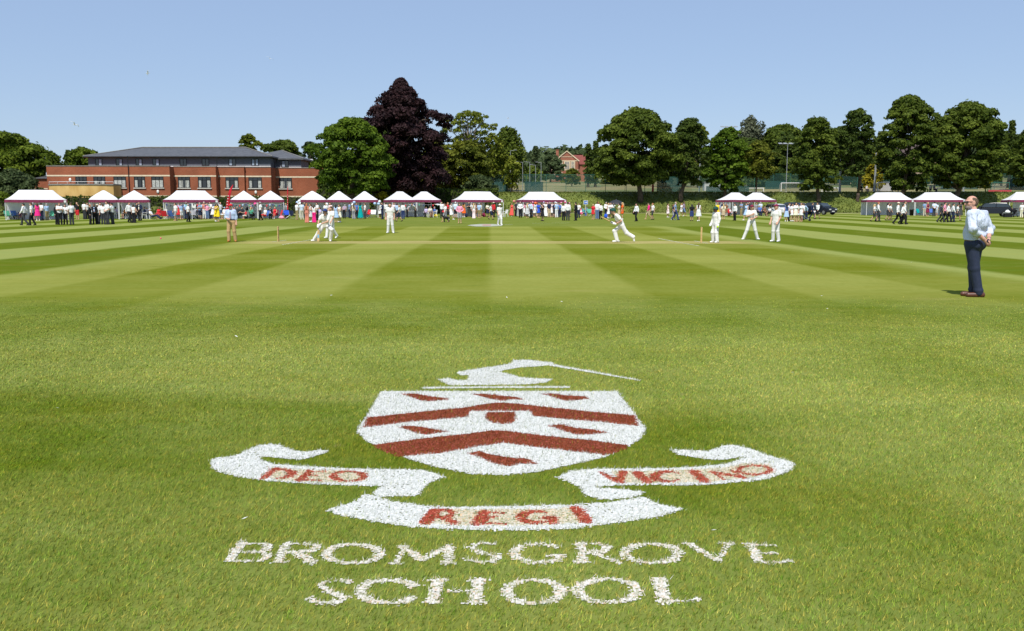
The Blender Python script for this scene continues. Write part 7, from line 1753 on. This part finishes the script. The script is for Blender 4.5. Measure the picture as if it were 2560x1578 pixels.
# ------------------------------------------------------------------ cars
def car(p, yaw, paint, label, prof, roofw=.62, W=1.8, suv=False, plate=None, open_boot=False):
    """prof: body outline in (y, z) from the nose at y<0 to the tail; cabin outline separate"""
    o = empty('parked_car', p, R(yaw), label, 'car', 'cars parked below the bank'); body, cab = prof
    def loft(poly, w0, w1, z0, z1):
        V = []; n = len(poly)
        for s in (-1, 1):
            for y, z in poly: t = min(1, max(0, (z - z0) / (z1 - z0))); V.append((s * (w0 + (w1 - w0) * t), y, z))
        return V, [tuple(range(n)), tuple(range(2 * n - 1, n - 1, -1))] + [(i, i + n, (i + 1) % n + n, (i + 1) % n) for i in range(n)]
    V, F = loft(body, W / 2, W / 2 * .94, .3, 1.05); b_ = MB().add(V, F).build('body', paint, o)
    md = b_.modifiers.new('round', 'BEVEL'); md.width = .06; md.segments = 3; md.limit_method = 'ANGLE'
    zc0, zc1 = min(z for y, z in cab), max(z for y, z in cab); V, F = loft(cab, W / 2 * .93, W / 2 * roofw / .78, zc0, zc1); c_ = MB().add(V, F).build('cabin', paint, o)
    md = c_.modifiers.new('round', 'BEVEL'); md.width = .05; md.segments = 3; md.limit_method = 'ANGLE'
    g = mat('car_glass', (.03, .04, .045), .06, .1, 3, .8)
    wb, wt = W / 2 * .93, W / 2 * roofw / .78
    def lerp(a, b, t): return (a[0] + (b[0] - a[0]) * t, a[1] + (b[1] - a[1]) * t)
    f0, f1 = cab[0], cab[1]; r1, r0 = cab[-2], cab[-1]
    for (A, B, sg, nm) in ((f0, f1, -1, 'windscreen'), (r0, r1, 1, 'rear_window')):
        a, b2 = lerp(A, B, .12), lerp(A, B, .90); nx = Vector((0, (B[1] - A[1]), -(B[0] - A[0]))).normalized() * .012 * (1 if sg < 0 else -1)
        nx = Vector((0, -abs(nx.y) if sg < 0 else abs(nx.y), abs(nx.z))); w0, w1 = wb - .10, wt - .07
        q = [Vector((-w0, *a)) + nx, Vector((w0, *a)) + nx, Vector((w1, *b2)) + nx, Vector((-w1, *b2)) + nx]
        MB().add(q + [v - nx * 2.4 for v in q], [(0, 1, 2, 3), (7, 6, 5, 4), (0, 4, 5, 1), (1, 5, 6, 2), (2, 6, 7, 3), (3, 7, 4, 0)]).build(nm, g, o)
    zb, zt = zc0 + (zc1 - zc0) * .14, zc0 + (zc1 - zc0) * .86
    yb0, yb1 = lerp(f0, f1, .14)[0] + .18, lerp(r0, r1, .14)[0] - .12; yt0, yt1 = lerp(f0, f1, .86)[0] + .10, lerp(r0, r1, .86)[0] - .10
    for s in (-1, 1):
        for k in range(2):
            ta, tb = (.0, .49) if k == 0 else (.53, 1.0); xo = .010
            xz = lambda z: s * (wb + (wt - wb) * (z - zc0) / (zc1 - zc0) + xo)
            q = [(xz(zb), yb0 + (yb1 - yb0) * ta, zb), (xz(zb), yb0 + (yb1 - yb0) * tb, zb), (xz(zt), yt0 + (yt1 - yt0) * tb, zt), (xz(zt), yt0 + (yt1 - yt0) * ta, zt)]
            q2 = [(x - s * .03, y, z) for x, y, z in q]
            MB().add(q + q2, [(0, 1, 2, 3), (7, 6, 5, 4), (0, 4, 5, 1), (1, 5, 6, 2), (2, 6, 7, 3), (3, 7, 4, 0)]).build('side_window', g, o)
        MB().add([(s * (wb + .02), yb0 - .05, zb + .02), (s * (wb + .22), yb0 - .10, zb + .02), (s * (wb + .22), yb0 - .10, zb + .16), (s * (wb + .02), yb0 - .05, zb + .16), (s * (wb + .02), yb0 + .06, zb + .02), (s * (wb + .20), yb0 + .02, zb + .02), (s * (wb + .20), yb0 + .02, zb + .16), (s * (wb + .02), yb0 + .06, zb + .16)], [(0, 1, 2, 3), (7, 6, 5, 4), (0, 4, 5, 1), (1, 5, 6, 2), (2, 6, 7, 3), (3, 7, 4, 0)]).build('door_mirror', paint, o)
    y0, y1 = min(y for y, z in body), max(y for y, z in body)
    rw = .36 if suv else .32
    for y in (y0 + .82, y1 - .80):
        for s in (-1, 1):
            x = s * (W / 2 - .09); wh = MB().tube([(x - .11, y, rw), (x + .115, y, rw)], rw, 18).build('wheel', cloth('bk'), o)
            MB().tube([(x + s * .09, y, rw), (x + s * .125, y, rw)], rw * .62, 12).build('rim', mat('alloy', (.4, .4, .41), .35, .1, 8, .5, .7), wh)
    for s in (-1, 1):
        MB().box(s * W / 2 * .62 - .17, s * W / 2 * .62 + .17, y0 - .012, y0 + .05, .66, .80).build('headlight', mat('lamp_glass', (.62, .64, .66), .12, .1, 8, .6), o)
        MB().box(s * W / 2 * .80 - .10, s * W / 2 * .80 + .10, y1 - .05, y1 + .012, .72, 1.0).build('tail_light', mat('red_lamp', (.42, .02, .015), .2, .1, 8, .5), o)
    MB().box(-.42, .42, y0 - .014, y0 + .03, .50, .62).build('grille', m_grip, o); MB().box(-.65, .65, y0 - .016, y0 + .03, .28, .40).build('air_intake', m_grip, o)
    MB().box(-.26, .26, y0 - .030, y0 - .016, .42, .53).build('number_plate', m_plast, o)
    if open_boot: MB().add([(-.72, y1 - .55, 1.70), (.72, y1 - .55, 1.70), (.70, y1 + .42, 2.02), (-.70, y1 + .42, 2.02), (-.72, y1 - .55, 1.64), (.72, y1 - .55, 1.64), (.70, y1 + .42, 1.95), (-.70, y1 + .42, 1.95)], [(0, 1, 2, 3), (7, 6, 5, 4), (0, 4, 5, 1), (1, 5, 6, 2), (2, 6, 7, 3), (3, 7, 4, 0)]).build('tailgate', paint, o)
    return o
def paint_(n, c): return mat(n, c, .22, .03, 2, .6)
HATCH = ([(-2.1, .30), (-2.16, .55), (-2.05, .80), (-1.15, .95), (1.9, .98), (2.05, .9), (2.08, .5), (2.0, .28)], [(-1.25, .94), (-.45, 1.42), (.2, 1.50), (1.3, 1.46), (1.95, .96)])
SUVP = ([(-2.2, .36), (-2.28, .62), (-2.2, .92), (-1.2, 1.08), (2.1, 1.12), (2.24, 1.0), (2.26, .55), (2.15, .34)], [(-1.3, 1.07), (-.55, 1.60), (.3, 1.70), (1.7, 1.66), (2.16, 1.10)])
car(G(1944, 537.2), 26, paint_('white_car_paint', (.74, .74, .75)), 'white hatchback beside the open twin gazebo', HATCH)
car(G(1994, 536.0), 35, paint_('dark_blue_car_paint', (.016, .026, .055)), 'dark blue car hidden behind the group of girls in white', SUVP, suv=True)
car(G(2049, 537.0), 30, paint_('black_blue_car_paint', (.008, .012, .020)), 'blackish blue car with white number plate facing the pitch', SUVP, suv=True, W=1.86)
car(G(2474, 541.8), -112, paint_('black_car_paint', (.008, .008, .010)), 'black car with raised tailgate behind the balding man', SUVP, suv=True, W=1.9, open_boot=True)
car(G(2022, 535), 75, paint_('maroon_car_paint', (.16, .008, .018)), 'maroon car mostly hidden between the two dark cars', HATCH)

# ------------------------------------------------------------------ court fences, lamp posts, goals above the bank
def mesh_mat(name, col, op):
    m, t, b = new_mat(name); b.inputs['Base Color'].default_value = (*col, 1); b.inputs['Roughness'].default_value = .7
    tr = t.nodes.new('ShaderNodeBsdfTransparent'); mx = t.nodes.new('ShaderNodeMixShader'); mx.inputs[0].default_value = op
    t.links.new(tr.outputs[0], mx.inputs[1]); t.links.new(b.outputs[0], mx.inputs[2]); t.links.new(mx.outputs[0], t.nodes['Material Output'].inputs[0]); return m
m_gpost = mat('green_fence_post', (.025, .12, .085), .5, .1, 4)
m_mesh = mesh_mat('green_wire_mesh', (.05, .14, .11), .13); m_wind = mesh_mat('green_windbreak', (.02, .085, .075), .62)
def court_fence(x0, x1, Y, H, label, screens=(), step=3.0):
    a, b_ = (x0 - CX) / FPX * Y, (x1 - CX) / FPX * Y; z = float(ground_z(40, Y)); o = empty('court_fence', ((a + b_) / 2, Y, z), 0, label, 'fence', 'green court fences'); W = b_ - a
    n = int(W / step)
    for i in range(n + 1): x = -W / 2 + W * i / n; MB().box(x - .04, x + .04, -.04, .04, 0, H).build('post', m_gpost, o)
    for zz in (H - .04, H * .52): MB().box(-W / 2, W / 2, -.065, -.042, zz - .025, zz + .025).build('rail', m_gpost, o)
    MB().box(-W / 2, W / 2, -.090, -.070, .03, H - .07).build('wire_mesh', m_mesh, o)
    for s0, s1, h_ in screens: c0, c1 = (s0 - CX) / FPX * Y - (a + b_) / 2, (s1 - CX) / FPX * Y - (a + b_) / 2; MB().box(c0, c1, -.125, -.095, .02, h_).build('windbreak', m_wind, o)
court_fence(1218, 1560, 151.5, 3.0, 'tall green mesh fence with windbreaks in front of the gabled house', ((1222, 1276, 1.75), (1311, 1357, 1.75)))
court_fence(1563, 1880, 152.5, 2.6, 'green mesh fence behind the trunks of the largest oak and dark ash', ((1638, 1697, 2.5), (1760, 1866, 1.0)))
court_fence(1885, 2300, 172, 3.0, 'green mesh fence behind the white goals', ((1906, 1956, 1.5), (2010, 2050, 1.5)))
court_fence(2305, 2600, 172, 3.0, 'green mesh fence behind the red and green goal', ((2340, 2432, 2.2), (2510, 2590, 1.8)))
m_galv = mat('galvanised_pole', (.36, .38, .40), .45, .12, 3, .5, .3)
def lamp_post(px, top, foot, Y, head, label, r=.09):
    p = at(px, foot, Y); p.z = float(ground_z(p.x, Y)) - .05; zt = EYE + (HORIZON - top) / FPX * Y - p.z; o = empty('lamp_post', p, 0, label, 'lamp post', 'lamp posts on the upper field')
    MB().tube([(0, 0, 0), (0, 0, .6), (0, 0, zt)], [r * 1.3, r, r * .6], 8).build('pole', m_galv, o)
    if head == 'twin':
        MB().tube([(-1.6, 0, zt - .05), (1.6, 0, zt - .05)], .05, 6).build('crossbar', m_galv, o)
        for x in (-1.35, -.5, .5, 1.35): MB().add([(x - .32, -.3, zt - .02), (x + .32, -.3, zt - .02), (x + .30, .2, zt + .16), (x - .30, .2, zt + .16), (x - .3, -.28, zt - .10), (x + .3, -.28, zt - .10), (x + .28, .2, zt + .06), (x - .28, .2, zt + .06)], [(0, 1, 2, 3), (7, 6, 5, 4), (0, 4, 5, 1), (1, 5, 6, 2), (2, 6, 7, 3), (3, 7, 4, 0)]).build('floodlight', m_galv, o)
    elif head: s = -1 if head == 'l' else 1; MB().tube([(0, 0, zt - .03), (s * .9, 0, zt + .05)], .03, 6).build('arm', m_galv, o); MB().box(min(s * .6, s * 1.1), max(s * .6, s * 1.1), -.12, .12, zt + .082, zt + .15).build('lamp_head', m_galv, o)
for a in ((1220, 360, 478, 154, '', 'slim lamp post through the leaves of the tallest yellowish tree'), (1250.5, 374, 478, 154, '', 'grey lamp post left of the robinia'), (1276, 380, 478, 154, 'r', 'lamp post with round head rising behind the robinia'), (1306.5, 408, 478, 156, 'l', 'lamp post right of the drooping tree, first of four in the gap'), (1324.5, 408, 455, 185, 'l', 'lamp post in the gap, second of four'), (1339, 415, 462, 170, 'l', 'lamp post in the gap, third of four, shorter head'), (1352.6, 409, 464, 170, 'l', 'lamp post in the gap, fourth of four, nearest the gabled house'), (1965, 363, 478, 158, 'twin', 'floodlight with four heads on a bar behind the big white goal'), (2099, 384, 482, 150.5, '', 'thick pale post between the full crowned and forked trees'), (2186, 385, 480, 152, '', 'thick pale post right of the golden bush'), (2394, 418, 480, 152, '', 'pale post at the trunk of the broad oak'), (2408.5, 424, 478, 156, '', 'second pale post right of the broad oak trunk'), (1748, 345, 478, 156, '', 'pale post hidden among the leaves right of the dark ash')):
    lamp_post(*a, r=.20 if 'thick' in a[5] else .13 if 'pale' in a[5] else .065)
p_fl = lamp_post(1818, 322, 470, 176, 'twin', 'floodlight just showing above the clumpy maple')
m_net = mesh_mat('goal_net', (.65, .66, .68), .32)
def goal(x0, x1, top, foot, Y, label, mt, dep=1.4, name='football_goal'):
    s = FPX / Y; p = at((x0 + x1) / 2, foot, Y); p.z = float(ground_z(p.x, Y)); W = (x1 - x0) / s; H = (foot - top) / s; o = empty(name, p, 0, label, 'goal', 'goals on the upper field')
    for x in (-W / 2, W / 2):
        MB().tube([(x, 0, 0), (x, 0, H)], .065, 8).build('post', mt, o); MB().tube([(x, .03, H - .08), (x, dep * .45, H - .05), (x, dep, .04)], .035, 6).build('stay', mt, o)
    MB().tube([(-W / 2 - .05, 0, H), (W / 2 + .05, 0, H)], .065, 8).build('crossbar', mt, o); MB().tube([(-W / 2, dep, .05), (W / 2, dep, .05)], .03, 6).build('ground_bar', mt, o)
    V = [(-W / 2, .08, H - .06), (W / 2, .08, H - .06), (W / 2, dep * .45, H - .08), (-W / 2, dep * .45, H - .08), (W / 2, dep, .06), (-W / 2, dep, .06)]
    MB().add(V, [(0, 1, 2, 3), (3, 2, 4, 5)]).build('net', m_net, o)
m_gw = mat('white_goal_paint', (.75, .75, .75), .4, .05, 5)
goal(1953, 2009, 457, 479, 152, 'tall white goal with net below the four headed floodlight', m_gw); goal(1865, 1908.5, 470.5, 479, 154, 'small white goal behind the twin gazebos', m_gw, .8); goal(2055, 2096, 470.5, 479.5, 154, 'small white goal between the full crowned and forked trees', m_gw, .8)
goal(2194, 2246, 456.5, 479, 154, 'tall white goal half hidden by the leaves of the tall oak', m_gw); goal(2343, 2387.5, 470.5, 480, 153, 'small white goal behind the trunk of the broad oak', m_gw, .8)
goal(2477, 2522, 457, 479, 154, 'green goal with red base boards behind the black car', m_gpost, 1.2, 'multi_sport_goal'); 
p = at(2500, 477.5, 153.2); p.z = float(ground_z(p.x, 153.2)); tag(MB().box(-2.0, 2.0, 0, .06, 0, .32).build('red_board', mat('red_board_paint', (.45, .06, .07), .6, .1, 3)), 'low red board along the foot of the green goal', 'board').location = p
p = at(1632, 479, 151.8); p.z = float(ground_z(p.x, 151.8)); rp = empty('red_padded_post', p, 0, 'short red padded post at the left of the dark green windbreak', 'post'); MB().tube([(0, 0, 0), (0, 0, 1.3)], .18, 10).build('padding', mat('red_padding', (.40, .03, .03), .6, .1, 4), rp); MB().tube([(0, 0, 1.3), (0, 0, 1.6)], .05, 8).build('pole', m_gpost, rp)
for px, Y, W_, c, lab in ((1790, 160, 4.2, 'lg', 'pale parked van glimpsed behind the maple'), (2216, 160, 2.2, 'lg', 'pale cabinet under the tall oak')):
    p = at(px, 478, Y); p.z = float(ground_z(p.x, Y)); o = empty('equipment_shed', p, 0, lab, 'shed'); MB().box(-W_ / 2, W_ / 2, 0, 1.6, 0, 1.5).build('wall', cloth(c), o); MB().box(-W_ / 2 - .1, W_ / 2 + .1, -.1, 1.7, 1.503, 1.6).build('roof', cloth('gy'), o)
